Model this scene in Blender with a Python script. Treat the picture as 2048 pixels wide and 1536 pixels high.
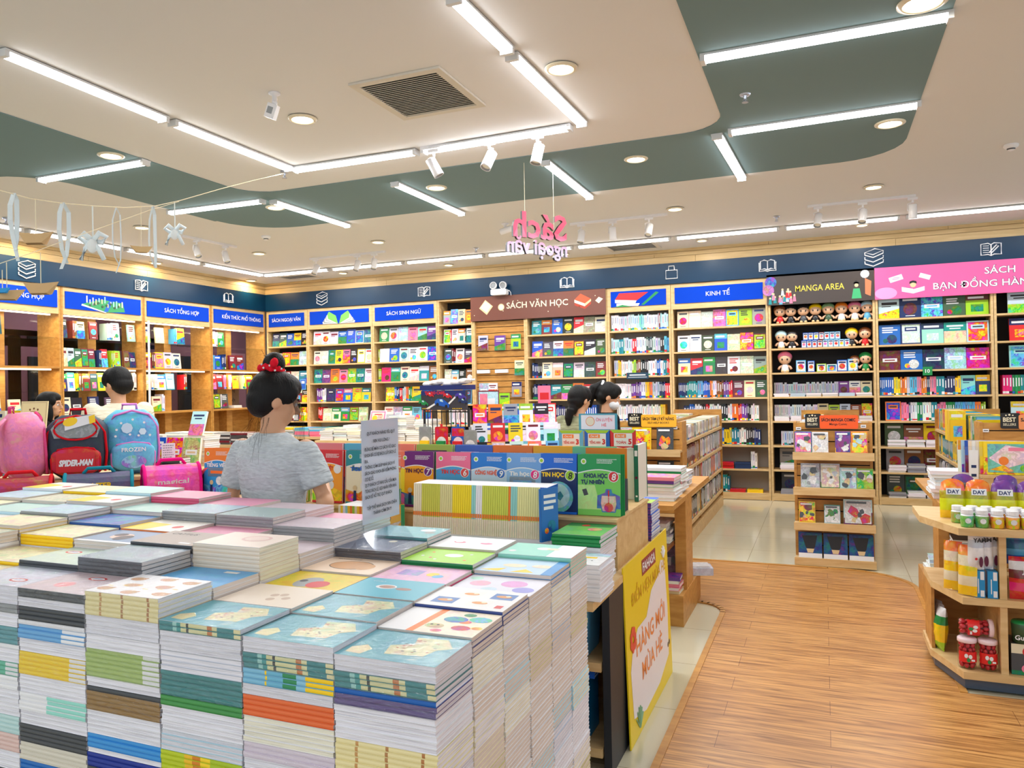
import bpy, math, random
from mathutils import Matrix, Vector, Euler
PI = math.pi
for o in list(bpy.data.objects): bpy.data.objects.remove(o)
scn = bpy.context.scene
COL = scn.collection
# ---------------------------------------------------------------- camera (at eye height of the photographer)
YAW, PITCH, ROLL, FPX = -0.38915, 0.004068, -0.018285, 1519.6
def _axes():
    cy, sy, cp, sp, cr, sr = math.cos(YAW), math.sin(YAW), math.cos(PITCH), math.sin(PITCH), math.cos(ROLL), math.sin(ROLL)
    f = Vector((sy*cp, cy*cp, sp)); r = Vector((cy, -sy, 0)); u = r.cross(f)
    return r*cr+u*sr, u*cr-r*sr, f
RT, UP, FW = _axes()
CAM = Vector((0, 0, 1.5))
cam = bpy.data.cameras.new('camera'); camo = bpy.data.objects.new('camera', cam); COL.objects.link(camo)
cam.sensor_width = 36; cam.lens = FPX/2048*36; cam.clip_start = .05; cam.clip_end = 60
camo.matrix_world = Matrix(((RT.x, UP.x, -FW.x, CAM.x), (RT.y, UP.y, -FW.y, CAM.y), (RT.z, UP.z, -FW.z, CAM.z), (0, 0, 0, 1)))
scn.camera = camo
def at(px, py, **k):                      # point of a known plane (x=, y= or z=) seen at a pixel of the photograph
    d = FW + RT*((px-1024)/FPX) - UP*((py-768)/FPX)
    a, v = list(k.items())[0]; i = 'xyz'.index(a)
    return CAM + d*((v-CAM[i])/d[i])
# ---------------------------------------------------------------- world, exposure
w = bpy.data.worlds.new('world'); scn.world = w; w.use_nodes = True
bg = w.node_tree.nodes['Background']; bg.inputs[0].default_value = (.84, .93, 1, 1); bg.inputs[1].default_value = 0.95
scn.view_settings.view_transform = 'Standard'; scn.view_settings.look = 'None'
scn.view_settings.gamma = 1; scn.view_settings.use_curve_mapping = False
scn.view_settings.exposure = 0.28
TUBE_W, DOWN_W, TUBE_E, SHELF_W = 11.0, 4.0, 9.0, 3.5       # watts per tube lamp / downlight, emission of the diffusers
H_CEIL = 3.287; Y_BACK = 10.15; X_LEFT = -8.574
# ---------------------------------------------------------------- colours
def s2l(v): v /= 255; return v/12.92 if v <= .04045 else ((v+.055)/1.055)**2.4
PAL = dict(w=(236,236,240), i=(236,226,196), e=(222,196,150), k=(26,26,30), d=(70,74,80), x=(150,154,158), s=(196,202,216),
  n=(22,44,98), b=(20,92,196), c=(96,178,226), t=(20,138,148), g=(22,140,72), l=(160,206,40), y=(252,208,20), o=(244,128,34),
  r=(212,30,40), m=(118,26,44), p=(240,128,160), h=(232,20,130), v=(112,62,150), u=(128,72,38), q=(150,214,206), f=(58,86,60), a=(190,226,240))
NAMES = dict(w='white', i='cream', e='tan', k='black', d='dark grey', x='grey', s='silver-grey', n='navy', b='blue', c='sky blue', t='teal',
  g='green', l='lime green', y='yellow', o='orange', r='red', m='maroon', p='pink', h='magenta', v='purple', u='brown', q='mint', f='forest green', a='pale blue')
def C(k, a=0.0, j=0):
    rgb = PAL[k] if isinstance(k, str) else k
    if j: rgb = [min(255, max(0, v+random.uniform(-j, j))) for v in rgb]
    return (s2l(rgb[0]), s2l(rgb[1]), s2l(rgb[2]), a)
# ---------------------------------------------------------------- materials
MT = {}
def newmat(n):
    m = bpy.data.materials.new(n); m.use_nodes = True; nt = m.node_tree; MT[n] = m
    return m, nt, nt.nodes['Principled BSDF']
def N(nt, t, **k):
    n = nt.nodes.new('ShaderNode'+t)
    for a, v in k.items():
        if a.startswith('i_'): n.inputs[int(a[2:])].default_value = v
        else: setattr(n, a, v)
    return n
def colmat(n, rough=.4, art=False, metal=0, coat=0, bump=0, spec=.5):
    m, nt, b = newmat(n); L = nt.links.new
    at_ = N(nt, 'Attribute', attribute_name='Col'); out = at_.outputs['Color']
    if art:
        tc = N(nt, 'TexCoord'); oi = N(nt, 'ObjectInfo')
        add = N(nt, 'VectorMath', operation='ADD'); L(tc.outputs['Object'], add.inputs[0]); L(oi.outputs['Random'], add.inputs[1])
        no = N(nt, 'TexNoise'); no.inputs['Scale'].default_value = 34; no.inputs['Detail'].default_value = 3; no.inputs['Distortion'].default_value = 1.2
        L(add.outputs[0], no.inputs['Vector'])
        ra = N(nt, 'ValToRGB'); ra.color_ramp.elements[0].position = .44; ra.color_ramp.elements[1].position = .50
        L(no.outputs['Fac'], ra.inputs[0])
        n2 = N(nt, 'TexNoise'); n2.inputs['Scale'].default_value = 15; n2.inputs['Detail'].default_value = 1
        L(add.outputs[0], n2.inputs['Vector'])
        hs = N(nt, 'HueSaturation'); L(out, hs.inputs['Color'])
        mr = N(nt, 'MapRange'); mr.inputs[1].default_value = .3; mr.inputs[2].default_value = .7; mr.inputs[3].default_value = .3; mr.inputs[4].default_value = .7
        L(n2.outputs['Fac'], mr.inputs[0]); L(mr.outputs[0], hs.inputs['Hue'])
        hs.inputs['Saturation'].default_value = 1.1; hs.inputs['Value'].default_value = .75
        mx = N(nt, 'MixRGB'); mu = N(nt, 'Math', operation='MULTIPLY'); L(ra.outputs[0], mu.inputs[0]); L(at_.outputs['Alpha'], mu.inputs[1])
        L(mu.outputs[0], mx.inputs[0]); L(out, mx.inputs[1]); L(hs.outputs[0], mx.inputs[2]); out = mx.outputs[0]
        mp = N(nt, 'Mapping'); mp.inputs['Scale'].default_value = (9, 9, 900); L(add.outputs[0], mp.inputs[0])      # page edges (alpha below zero)
        n3 = N(nt, 'TexNoise'); n3.inputs['Scale'].default_value = 1; n3.inputs['Detail'].default_value = 2; L(mp.outputs[0], n3.inputs['Vector'])
        r3 = N(nt, 'ValToRGB'); r3.color_ramp.elements[0].position = .36; r3.color_ramp.elements[1].position = .5; r3.color_ramp.elements[0].color = (.62, .62, .66, 1); L(n3.outputs['Fac'], r3.inputs[0])
        ng = N(nt, 'Math', operation='MULTIPLY'); ng.inputs[1].default_value = -1; L(at_.outputs['Alpha'], ng.inputs[0])
        m3 = N(nt, 'MixRGB', blend_type='MULTIPLY'); L(ng.outputs[0], m3.inputs[0]); L(out, m3.inputs[1]); L(r3.outputs[0], m3.inputs[2]); out = m3.outputs[0]
    L(out, b.inputs['Base Color']); b.inputs['Roughness'].default_value = rough; b.inputs['Metallic'].default_value = metal
    b.inputs['Specular IOR Level'].default_value = spec
    if coat: b.inputs['Coat Weight'].default_value = coat; b.inputs['Coat Roughness'].default_value = .12
    if bump:
        tc2 = N(nt, 'TexCoord'); nb = N(nt, 'TexNoise'); nb.inputs['Scale'].default_value = bump; nb.inputs['Detail'].default_value = 4
        L(tc2.outputs['Object'], nb.inputs['Vector']); bp = N(nt, 'Bump'); bp.inputs['Strength'].default_value = .5; bp.inputs['Distance'].default_value = .004
        L(nb.outputs['Fac'], bp.inputs['Height']); L(bp.outputs[0], b.inputs['Normal'])
    return m
colmat('print', .38, art=True); colmat('wrapped_print', .3, art=True, coat=.6, bump=26); colmat('plastic', .28); colmat('matte', .85, spec=.2)
colmat('metal', .3, metal=.9); colmat('fabric', .9, bump=60, spec=.15); colmat('bag_fabric', .6, art=True, bump=50); colmat('hair_shine', .38, bump=90)
def woodmat(n, c1, c2, scale, rough, rot=False, obj=True):
    m, nt, b = newmat(n); L = nt.links.new
    tc = N(nt, 'TexCoord'); mp = N(nt, 'Mapping'); mp.inputs['Scale'].default_value = scale
    L(tc.outputs['Object' if obj else 'Generated'], mp.inputs[0])
    no = N(nt, 'TexNoise'); no.inputs['Scale'].default_value = 3; no.inputs['Detail'].default_value = 6; no.inputs['Distortion'].default_value = .6
    L(mp.outputs[0], no.inputs['Vector']); ra = N(nt, 'ValToRGB')
    ra.color_ramp.elements[0].position = .3; ra.color_ramp.elements[1].position = .7
    ra.color_ramp.elements[0].color = C(c1)[:3]+(1,); ra.color_ramp.elements[1].color = C(c2)[:3]+(1,)
    L(no.outputs['Fac'], ra.inputs[0]); L(ra.outputs[0], b.inputs['Base Color']); b.inputs['Roughness'].default_value = rough
    return m
woodmat('oak', (206,168,112), (226,194,142), (1.5, 6, 9), .45)
woodmat('amber', (176,120,52), (204,150,76), (2, 6, 9), .4)
woodmat('walnut', (108,62,34), (140,84,46), (2, 6, 2), .4)
woodmat('plank', (190,158,104), (214,186,134), (.6, .6, 7), .45)
def simple(n, c, rough=.6, metal=0, emit=0, spec=.5):
    m, nt, b = newmat(n); b.inputs['Base Color'].default_value = C(c)[:3]+(1,); b.inputs['Roughness'].default_value = rough
    b.inputs['Metallic'].default_value = metal; b.inputs['Specular IOR Level'].default_value = spec
    if emit: b.inputs['Emission Color'].default_value = C(c)[:3]+(1,); b.inputs['Emission Strength'].default_value = emit
    return m
simple('ceiling_white', (224,223,222), .9, spec=.1); simple('ceiling_green', (118,142,146), .8, spec=.15); simple('navy_panel', (2,46,76), .34, spec=.3)
simple('tube_glow', (250,252,255), emit=TUBE_E); simple('warm_glow', (255,244,214), emit=TUBE_E); simple('shelf_glow', (255,240,205), emit=4.0)
simple('white_metal', (222,224,226), .4); simple('dark_void', (22,20,24), .8); simple('black_panel', (34,38,46), .5); simple('grey_back', (176,168,158), .8)
simple('maroon_wall', (96,54,70), .7); simple('steel', (150,150,152), .3, metal=.8)
def glassmat(n, tint, rough, fac, bump=0):
    m, nt, b = newmat(n); L = nt.links.new; nt.nodes.remove(b); o = nt.nodes['Material Output']
    t = N(nt, 'BsdfTransparent'); t.inputs[0].default_value = tint; g = N(nt, 'BsdfGlossy'); g.inputs['Roughness'].default_value = rough
    mx = N(nt, 'MixShader'); mx.inputs[0].default_value = fac
    if not bump: lw = N(nt, 'LayerWeight'); lw.inputs[0].default_value = .5; pw = N(nt, 'Math', operation='POWER'); pw.inputs[1].default_value = 4; ml = N(nt, 'Math', operation='MULTIPLY_ADD'); ml.inputs[1].default_value = .5; ml.inputs[2].default_value = fac; L(lw.outputs['Facing'], pw.inputs[0]); L(pw.outputs[0], ml.inputs[0]); L(ml.outputs[0], mx.inputs[0])
    L(t.outputs[0], mx.inputs[1]); L(g.outputs[0], mx.inputs[2]); L(mx.outputs[0], o.inputs[0])
    if bump:
        tc = N(nt, 'TexCoord'); mp = N(nt, 'Mapping'); mp.inputs['Scale'].default_value = (1, 1, 3); L(tc.outputs['Object'], mp.inputs[0])
        nb = N(nt, 'TexNoise'); nb.inputs['Scale'].default_value = bump; nb.inputs['Detail'].default_value = 4; nb.inputs['Distortion'].default_value = 2
        L(mp.outputs[0], nb.inputs['Vector']); bp = N(nt, 'Bump'); bp.inputs['Strength'].default_value = .9; bp.inputs['Distance'].default_value = .006
        L(nb.outputs['Fac'], bp.inputs['Height']); L(bp.outputs[0], g.inputs['Normal'])
    return m
glassmat('clear_glass', (.93, .96, .95, 1), .03, .02); glassmat('acrylic', (.95, .96, .99, 1), .05, .06); glassmat('shrink_film', (.99, .99, 1, 1), .12, .13, 22)
def skinmat():
    m, nt, b = newmat('skin'); b.inputs['Base Color'].default_value = C((206,156,122))[:3]+(1,); b.inputs['Roughness'].default_value = .55
    b.inputs['Subsurface Weight'].default_value = .12; b.inputs['Subsurface Radius'].default_value = (.02, .008, .004)
skinmat()
def hairmat():
    m, nt, b = newmat('hair'); L = nt.links.new; b.inputs['Base Color'].default_value = (.004, .0035, .004, 1); b.inputs['Roughness'].default_value = .5; b.inputs['Specular IOR Level'].default_value = .22
    tc = N(nt, 'TexCoord'); mp = N(nt, 'Mapping'); mp.inputs['Scale'].default_value = (60, 60, 6); nb = N(nt, 'TexNoise'); nb.inputs['Scale'].default_value = 3; nb.inputs['Detail'].default_value = 3
    L(tc.outputs['Object'], mp.inputs[0]); L(mp.outputs[0], nb.inputs['Vector']); bp = N(nt, 'Bump'); bp.inputs['Strength'].default_value = .6; bp.inputs['Distance'].default_value = .004
    L(nb.outputs['Fac'], bp.inputs['Height']); L(bp.outputs[0], b.inputs['Normal'])
hairmat()
def clothmat(n, c1, c2, sc):
    m, nt, b = newmat(n); L = nt.links.new
    tc = N(nt, 'TexCoord'); mp = N(nt, 'Mapping'); mp.inputs['Scale'].default_value = (1, 1, 3.2); L(tc.outputs['Object'], mp.inputs[0])
    no = N(nt, 'TexNoise'); no.inputs['Scale'].default_value = sc; no.inputs['Detail'].default_value = 5; L(mp.outputs[0], no.inputs['Vector'])
    ra = N(nt, 'ValToRGB'); ra.color_ramp.elements[0].position = .35; ra.color_ramp.elements[1].position = .65
    ra.color_ramp.elements[0].color = C(c1)[:3]+(1,); ra.color_ramp.elements[1].color = C(c2)[:3]+(1,); L(no.outputs['Fac'], ra.inputs[0]); L(ra.outputs[0], b.inputs['Base Color'])
    b.inputs['Roughness'].default_value = .95; b.inputs['Specular IOR Level'].default_value = .1
    n2 = N(nt, 'TexNoise'); n2.inputs['Scale'].default_value = 6; n2.inputs['Detail'].default_value = 2; n2.inputs['Distortion'].default_value = 1.5; L(mp.outputs[0], n2.inputs['Vector'])
    bp = N(nt, 'Bump'); bp.inputs['Strength'].default_value = .6; bp.inputs['Distance'].default_value = .03; L(n2.outputs['Fac'], bp.inputs['Height']); L(bp.outputs[0], b.inputs['Normal'])
clothmat('grey_jersey', (178,185,190), (196,203,208), 45); clothmat('cream_cloth', (214,206,184), (224,216,196), 20); clothmat('black_cloth', (22,22,24), (34,34,36), 20)
clothmat('olive_cloth', (132,134,104), (146,148,118), 20); clothmat('denim', (40,50,70), (54,64,86), 60)
def floormats():
    m, nt, b = newmat('floor_tile'); L = nt.links.new
    tc = N(nt, 'TexCoord'); mp = N(nt, 'Mapping'); mp.inputs['Location'].default_value = (.02, -.52, 0); L(tc.outputs['Object'], mp.inputs[0])
    br = N(nt, 'TexBrick'); br.offset = 0; br.inputs['Scale'].default_value = 1; br.inputs['Brick Width'].default_value = .6; br.inputs['Row Height'].default_value = .6
    br.inputs['Mortar Size'].default_value = .0022; br.inputs['Mortar Smooth'].default_value = .3
    br.inputs['Color1'].default_value = C((204,196,170))[:3]+(1,); br.inputs['Color2'].default_value = C((200,193,168))[:3]+(1,); br.inputs['Mortar'].default_value = C((150,140,112))[:3]+(1,)
    L(mp.outputs[0], br.inputs['Vector']); L(br.outputs['Color'], b.inputs['Base Color']); b.inputs['Roughness'].default_value = .12
    m, nt, b = newmat('laminate'); L = nt.links.new
    tc = N(nt, 'TexCoord'); br = N(nt, 'TexBrick'); br.offset = .37; br.inputs['Scale'].default_value = 1; br.inputs['Brick Width'].default_value = 1.2; br.inputs['Row Height'].default_value = .16
    br.inputs['Mortar Size'].default_value = .0011; br.inputs['Mortar'].default_value = C((120,66,30))[:3]+(1,)
    br.inputs['Color1'].default_value = C((204,146,82))[:3]+(1,); br.inputs['Color2'].default_value = C((216,160,94))[:3]+(1,); L(tc.outputs['Object'], br.inputs['Vector'])
    mp = N(nt, 'Mapping'); mp.inputs['Scale'].default_value = (1.6, 26, 1); L(tc.outputs['Object'], mp.inputs[0])
    no = N(nt, 'TexNoise'); no.inputs['Scale'].default_value = 2.2; no.inputs['Detail'].default_value = 7; no.inputs['Distortion'].default_value = .8; L(mp.outputs[0], no.inputs['Vector'])
    ra = N(nt, 'ValToRGB'); ra.color_ramp.elements[0].position = .32; ra.color_ramp.elements[1].position = .62
    ra.color_ramp.elements[0].color = (.44, .36, .29, 1); ra.color_ramp.elements[1].color = (1, 1, 1, 1); L(no.outputs['Fac'], ra.inputs[0])
    mx = N(nt, 'MixRGB', blend_type='MULTIPLY'); mx.inputs[0].default_value = 1; L(br.outputs['Color'], mx.inputs[1]); L(ra.outputs[0], mx.inputs[2]); L(mx.outputs[0], b.inputs['Base Color'])
    b.inputs['Roughness'].default_value = .3
floormats()
# ---------------------------------------------------------------- mesh builder
def T_(x=0, y=0, z=0): return Matrix.Translation((x, y, z))
def R_(a, ax='Z'): return Matrix.Rotation(a, 4, ax)
TXT = {}
def textgeo(s, bold=0.0):
    key = (s, bold)
    if key not in TXT:
        cu = bpy.data.curves.new('t', 'FONT'); cu.body = s; cu.size = 1; cu.resolution_u = 2; cu.offset = bold; cu.align_x = 'LEFT'; cu.fill_mode = 'FRONT'
        o = bpy.data.objects.new('t', cu); me = o.to_mesh()
        vs = [(v.co.x, v.co.y) for v in me.vertices]; fs = [tuple(p.vertices) for p in me.polygons]
        o.to_mesh_clear(); bpy.data.objects.remove(o); bpy.data.curves.remove(cu)
        xs = [v[0] for v in vs] or [0]
        TXT[key] = (vs, fs, min(xs), max(xs))
    return TXT[key]
class MB:
    def __init__(s): s.v = []; s.f = []; s.c = []; s.tf = Matrix()
    def add(s, pts, faces, col):
        b = len(s.v); s.v += [s.tf @ Vector(p) for p in pts]
        for i, f in enumerate(faces): s.f.append([b+k for k in f]); s.c.append(col[i] if isinstance(col, list) else col)
        return s
    def poly(s, pts, col): return s.add(pts, [list(range(len(pts)))], col)
    def box(s, x0, y0, z0, x1, y1, z1, col=(1, 1, 1, 0), front=None, top=None, left=None, right=None):
        p = [(x0, y0, z0), (x1, y0, z0), (x1, y1, z0), (x0, y1, z0), (x0, y0, z1), (x1, y0, z1), (x1, y1, z1), (x0, y1, z1)]
        return s.add(p, [[0, 3, 2, 1], [4, 5, 6, 7], [0, 1, 5, 4], [1, 2, 6, 5], [2, 3, 7, 6], [3, 0, 4, 7]], [col, top or col, front or col, right or col, col, left or col])
    def prism(s, pts, z0, z1, col, top=None):           # outline in xy, counter-clockwise
        n = len(pts); v = [(x, y, z0) for x, y in pts]+[(x, y, z1) for x, y in pts]
        f = [list(range(n))[::-1], list(range(n, 2*n))]+[[i, (i+1) % n, n+(i+1) % n, n+i] for i in range(n)]
        return s.add(v, f, [col, top or col]+[col]*n)
    def tube(s, path, r, col, n=6, closed=False, flat=1.0):
        path = [Vector(p) for p in path]; m = len(path); vs = []; rs = r if isinstance(r, (list, tuple)) else [r]*m
        for i, p in enumerate(path):
            a = path[(i+1) % m] if (closed or i < m-1) else p; b = path[i-1] if (closed or i > 0) else p
            d = (a-b).normalized(); h = Vector((0, 0, 1)) if abs(d.z) < .9 else Vector((1, 0, 0)); x = d.cross(h).normalized(); y = x.cross(d)
            vs += [p+x*rs[i]*math.cos(2*PI*k/n)+y*rs[i]*flat*math.sin(2*PI*k/n) for k in range(n)]
        f = []
        for i in range(m if closed else m-1):
            for k in range(n): f.append([i*n+k, i*n+(k+1) % n, ((i+1) % m)*n+(k+1) % n, ((i+1) % m)*n+k])
        if not closed: f += [list(range(n))[::-1], [(m-1)*n+k for k in range(n)]]
        return s.add(vs, f, col)
    def lathe(s, prof, col, n=16, at=(0, 0, 0)):         # prof: (radius, z); col may be a list per ring
        vs = [(at[0]+r*math.cos(2*PI*k/n), at[1]+r*math.sin(2*PI*k/n), at[2]+z) for r, z in prof for k in range(n)]; f = []; cc = []
        for i in range(len(prof)-1):
            for k in range(n): f.append([i*n+k, i*n+(k+1) % n, (i+1)*n+(k+1) % n, (i+1)*n+k]); cc.append(col[i] if isinstance(col, list) else col)
        f += [list(range(n))[::-1], [(len(prof)-1)*n+k for k in range(n)]]; cc += [cc[0], cc[-1]]
        return s.add(vs, f, cc)
    def ball(s, c, r, col, n=12, m=8):
        rr = r if isinstance(r, (list, tuple)) else (r, r, r); vs = []; f = []
        for i in range(m+1):
            t = PI*i/m
            vs += [(c[0]+rr[0]*math.sin(t)*math.cos(2*PI*k/n), c[1]+rr[1]*math.sin(t)*math.sin(2*PI*k/n), c[2]-rr[2]*math.cos(t)) for k in range(n)]
        for i in range(m):
            for k in range(n): f.append([i*n+k, i*n+(k+1) % n, (i+1)*n+(k+1) % n, (i+1)*n+k])
        return s.add(vs, f, col)
    def loft(s, rings, col, caps=True):
        n = len(rings[0]); vs = [p for r in rings for p in r]; f = []
        for i in range(len(rings)-1):
            for k in range(n): f.append([i*n+k, i*n+(k+1) % n, (i+1)*n+(k+1) % n, (i+1)*n+k])
        if caps: f += [list(range(n))[::-1], [(len(rings)-1)*n+k for k in range(n)]]
        return s.add(vs, f, col)
    # flat artwork on a plane facing -y at depth y: rectangles, discs, polygons, writing
    def rect(s, x0, z0, x1, z1, col, y=0.0): return s.poly([(x0, y, z0), (x1, y, z0), (x1, y, z1), (x0, y, z1)], col)
    def disc(s, x, z, r, col, y=0.0, n=18, rz=None): return s.poly([(x+r*math.cos(2*PI*k/n), y, z+(rz or r)*math.sin(2*PI*k/n)) for k in range(n)], col)
    def shape(s, pts, col, y=0.0): return s.poly([(x, y, z) for x, z in pts], col)
    def text(s, t, x, z, h, col, y=0.0, w=None, bold=0.0, align='c', maxw=None, slant=0.0, ext=0.0):
        vs, fs, a, b = textgeo(t, bold); k = h/.7; kx = k
        if w: kx = w/max(b-a, 1e-6)
        if maxw and (b-a)*kx > maxw: kx = maxw/(b-a)
        ox = x-(a+b)/2*kx if align == 'c' else (x-a*kx if align == 'l' else x-b*kx)
        s.add([(ox+p[0]*kx+p[1]*k*slant, y, z+p[1]*k) for p in vs], fs, col)
        if ext:
            s.add([(ox+p[0]*kx+p[1]*k*slant, y+ext, z+p[1]*k) for p in vs], [f[::-1] for f in fs], col)
            cnt = {}
            for f in fs:
                for i in range(len(f)): e = (f[i], f[(i+1) % len(f)]); cnt[e] = cnt.get(e, 0)+1
            sd = [e for e in cnt if (e[1], e[0]) not in cnt]; m = len(vs)
            s.add([(ox+p[0]*kx+p[1]*k*slant, y+q, z+p[1]*k) for q in (0, ext) for p in vs], [[e[1], e[0], e[0]+m, e[1]+m] for e in sd], C('k'))
        return s
    def lines(s, x0, z1, x1, n, h, gap, col, y=0.0, rnd=None):   # rows of small print too small to read
        for i in range(n):
            q = (rnd or random).uniform(.0, .25)*(x1-x0)
            z = z1-i*(h+gap); x = x0
            while x < x1-q-.002:
                wd = random.uniform(.8, 2.6)*h; s.rect(x, z-h, min(x+wd, x1-q), z, col, y); x += wd+h*.6
        return s
    def build(s, name, mat='print', parent=None, smooth=False, loc=None, rz=0.0, label=None, cat=None, group=None, kind=None, rot=None):
        me = bpy.data.meshes.new(name); me.from_pydata([tuple(v) for v in s.v], [], s.f)
        ca = me.color_attributes.new('Col', 'FLOAT_COLOR', 'CORNER'); buf = []
        for p, c in zip(me.polygons, s.c): buf += list(c)*p.loop_total
        ca.data.foreach_set('color', buf)
        if smooth: me.polygons.foreach_set('use_smooth', [True]*len(me.polygons))
        me.materials.append(MT[mat]); me.update()
        return link(name, me, parent, loc, rz, label, cat, group, kind, rot)
def build_parts(m, name, mat, t, gap=.03):         # printed pictures that lie apart become parts of their own
    B = []
    for f in m.f:
        P = [m.v[i] for i in f]; B.append([min(p.x for p in P), min(p.z for p in P), max(p.x for p in P), max(p.z for p in P)])
    g = list(range(len(B)))
    def root(i):
        while g[i] != i: g[i] = g[g[i]]; i = g[i]
        return i
    for i in range(len(B)):
        for j in range(i):
            a, b = B[i], B[j]
            if a[0]-gap < b[2] and b[0]-gap < a[2] and a[1]-gap < b[3] and b[1]-gap < a[3]: g[root(i)] = root(j)
    for r in sorted(set(root(i) for i in range(len(B)))):
        q = MB()
        for i, f in enumerate(m.f):
            if root(i) == r: q.add([m.v[k] for k in f], [list(range(len(f)))], m.c[i])
        q.build(name, mat, t)
def link(name, me, parent=None, loc=None, rz=0.0, label=None, cat=None, group=None, kind=None, rot=None):
    o = bpy.data.objects.new(name, me); COL.objects.link(o)
    if loc is not None: o.location = loc
    o.rotation_euler = rot if rot else (0, 0, rz)
    if parent: o.parent = parent
    if label: o['label'] = label
    if cat: o['category'] = cat
    if group: o['group'] = group
    if kind: o['kind'] = kind
    return o
def thing(name, label, cat, loc=(0, 0, 0), rz=0.0, group=None, rot=None): return link(name, None, None, loc, rz, label, cat, group, None, rot)
def copy_tree(src, loc, rz=0.0, label=None, group=None, rot=None):
    r = src.copy(); COL.objects.link(r); r.location = loc; r.rotation_euler = rot if rot else (0, 0, rz)
    if label: r['label'] = label
    if group: r['group'] = group
    for ch in list(src.children):
        d = ch.copy(); COL.objects.link(d); d.parent = r
        for g in list(ch.children): e = g.copy(); COL.objects.link(e); e.parent = d
    return r
def arc(cx, cy, r, a0, a1, n=8): return [(cx+r*math.cos(math.radians(a0+(a1-a0)*i/n)), cy+r*math.sin(math.radians(a0+(a1-a0)*i/n))) for i in range(n+1)]
def rrect(x0, z0, x1, z1, r, n=5): return arc(x1-r, z0+r, r, -90, 0, n)+arc(x1-r, z1-r, r, 0, 90, n)+arc(x0+r, z1-r, r, 90, 180, n)+arc(x0+r, z0+r, r, 180, 270, n)
ORD = ['first', 'second', 'third', 'fourth', 'fifth', 'sixth', 'seventh', 'eighth', 'ninth', 'tenth', 'eleventh', 'twelfth', 'thirteenth', 'fourteenth', 'fifteenth',
  'sixteenth', 'seventeenth', 'eighteenth', 'nineteenth', 'twentieth', '21st', '22nd', '23rd', '24th', '25th', '26th', '27th', '28th', '29th', '30th', '31st', '32nd', '33rd', '34th', '35th', '36th', '37th', '38th', '39th', '40th', '41st', '42nd', '43rd', '44th', '45th', '46th', '47th', '48th', '49th', '50th']
W_ = C((240, 240, 240)); WHITE = C('w'); K_ = C('k')
def struct(mb, name, mat): return mb.build(name, mat, kind='structure')
# ================================================================ the room
random.seed(7)
m = MB(); m.box(-14, -4, -.12, 7, 17, 0, W_); struct(m, 'floor', 'floor_tile')
mat_edge = [(-.62, -3.5)] + [(-.62, 5.1)] + arc(-.84, 5.1, .22, 0, 90, 7)[1:] + [(-2.6, 5.38), (-2.6, 6.56), (0, 6.56)] + arc(.12, 6.1, .455, 90, 0, 9)[1:] + [(.575, 4.16), (3.4, 4.16), (3.4, -3.5)]
m = MB(); m.prism(mat_edge[::-1], .0005, .006, W_); struct(m, 'floor_laminate', 'laminate')
m = MB(); pts = mat_edge[:-2]                      # raised oak edging round the laminate
for a, b in zip(pts[:-1], pts[1:]):
    d = Vector((b[0]-a[0], b[1]-a[1])).normalized(); n = Vector((-d.y, d.x))*.032
    m.prism([(a[0]-d.x*.004, a[1]-d.y*.004), (b[0]+d.x*.004, b[1]+d.y*.004), (b[0]+n.x+d.x*.004, b[1]+n.y+d.y*.004), (a[0]+n.x-d.x*.004, a[1]+n.y-d.y*.004)][::1], .0006, .011, W_)
struct(m, 'trim_1', 'amber')
m = MB(); m.box(-14, -4, H_CEIL, 7, 17, H_CEIL+.1, W_); struct(m, 'ceiling', 'ceiling_white')
g = [(-9.0, 3.0), (-9.0, 4.08), (-6.6, 4.08)]+arc(-6.35, 4.6, .52, -60, 0, 6)+[(-5.83, 6.15)]+arc(-5.2, 6.15, .6, 180, 90, 6)+[(0, 6.75)]+arc(.15, 6.3, .45, 90, 0, 6)+[(.62, 1.2), (-.6, 1.2)]+arc(-.9, 5.18, .3, 0, 90, 6)+[(-4.4, 5.48)]+arc(-4.45, 5.18, .3, 90, 180, 5)+[(-4.75, 3.0)]
g[1:3] = [(-9.0, 4.05), (-6.4, 4.05)]
m = MB(); m.prism(g[::-1], H_CEIL-.006, H_CEIL-.0005, W_); struct(m, 'trim_2', 'ceiling_green')
m = MB(); m.box(-9.2, 10.46, 0, 7, 10.6, H_CEIL, W_); struct(m, 'wall_back', 'grey_back')
def planks(name, horiz):                           # oak boards under the ceiling, three courses with fine joints
    m = MB()
    for i, (z0, z1) in enumerate(((3.105, 3.19), (3.194, 3.245), (3.249, H_CEIL))):
        q = -.9*i; lim = 7 if horiz else 10.15
        a0 = X_LEFT if horiz else -4
        while a0 < lim:
            a1 = min(a0+2.35+q*.2, lim)
            if horiz: m.box(a0+.0015, 10.13, z0, a1-.0015, 10.46, z1, W_)
            else: m.box(-9.0, a0+.0015, z0, X_LEFT+.02, a1-.0015, z1, W_)
            a0 = a1
    struct(m, name, 'plank')
planks('trim_3', True); planks('trim_4', False)
m = MB(); m.box(X_LEFT, 10.12, 2.83, 7, 10.455, 3.105, W_); struct(m, 'trim_5', 'navy_panel')
m = MB(); m.box(-9.0, -4, 2.83, X_LEFT+.03, 10.12, 3.105, W_); struct(m, 'trim_6', 'navy_panel')
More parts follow.
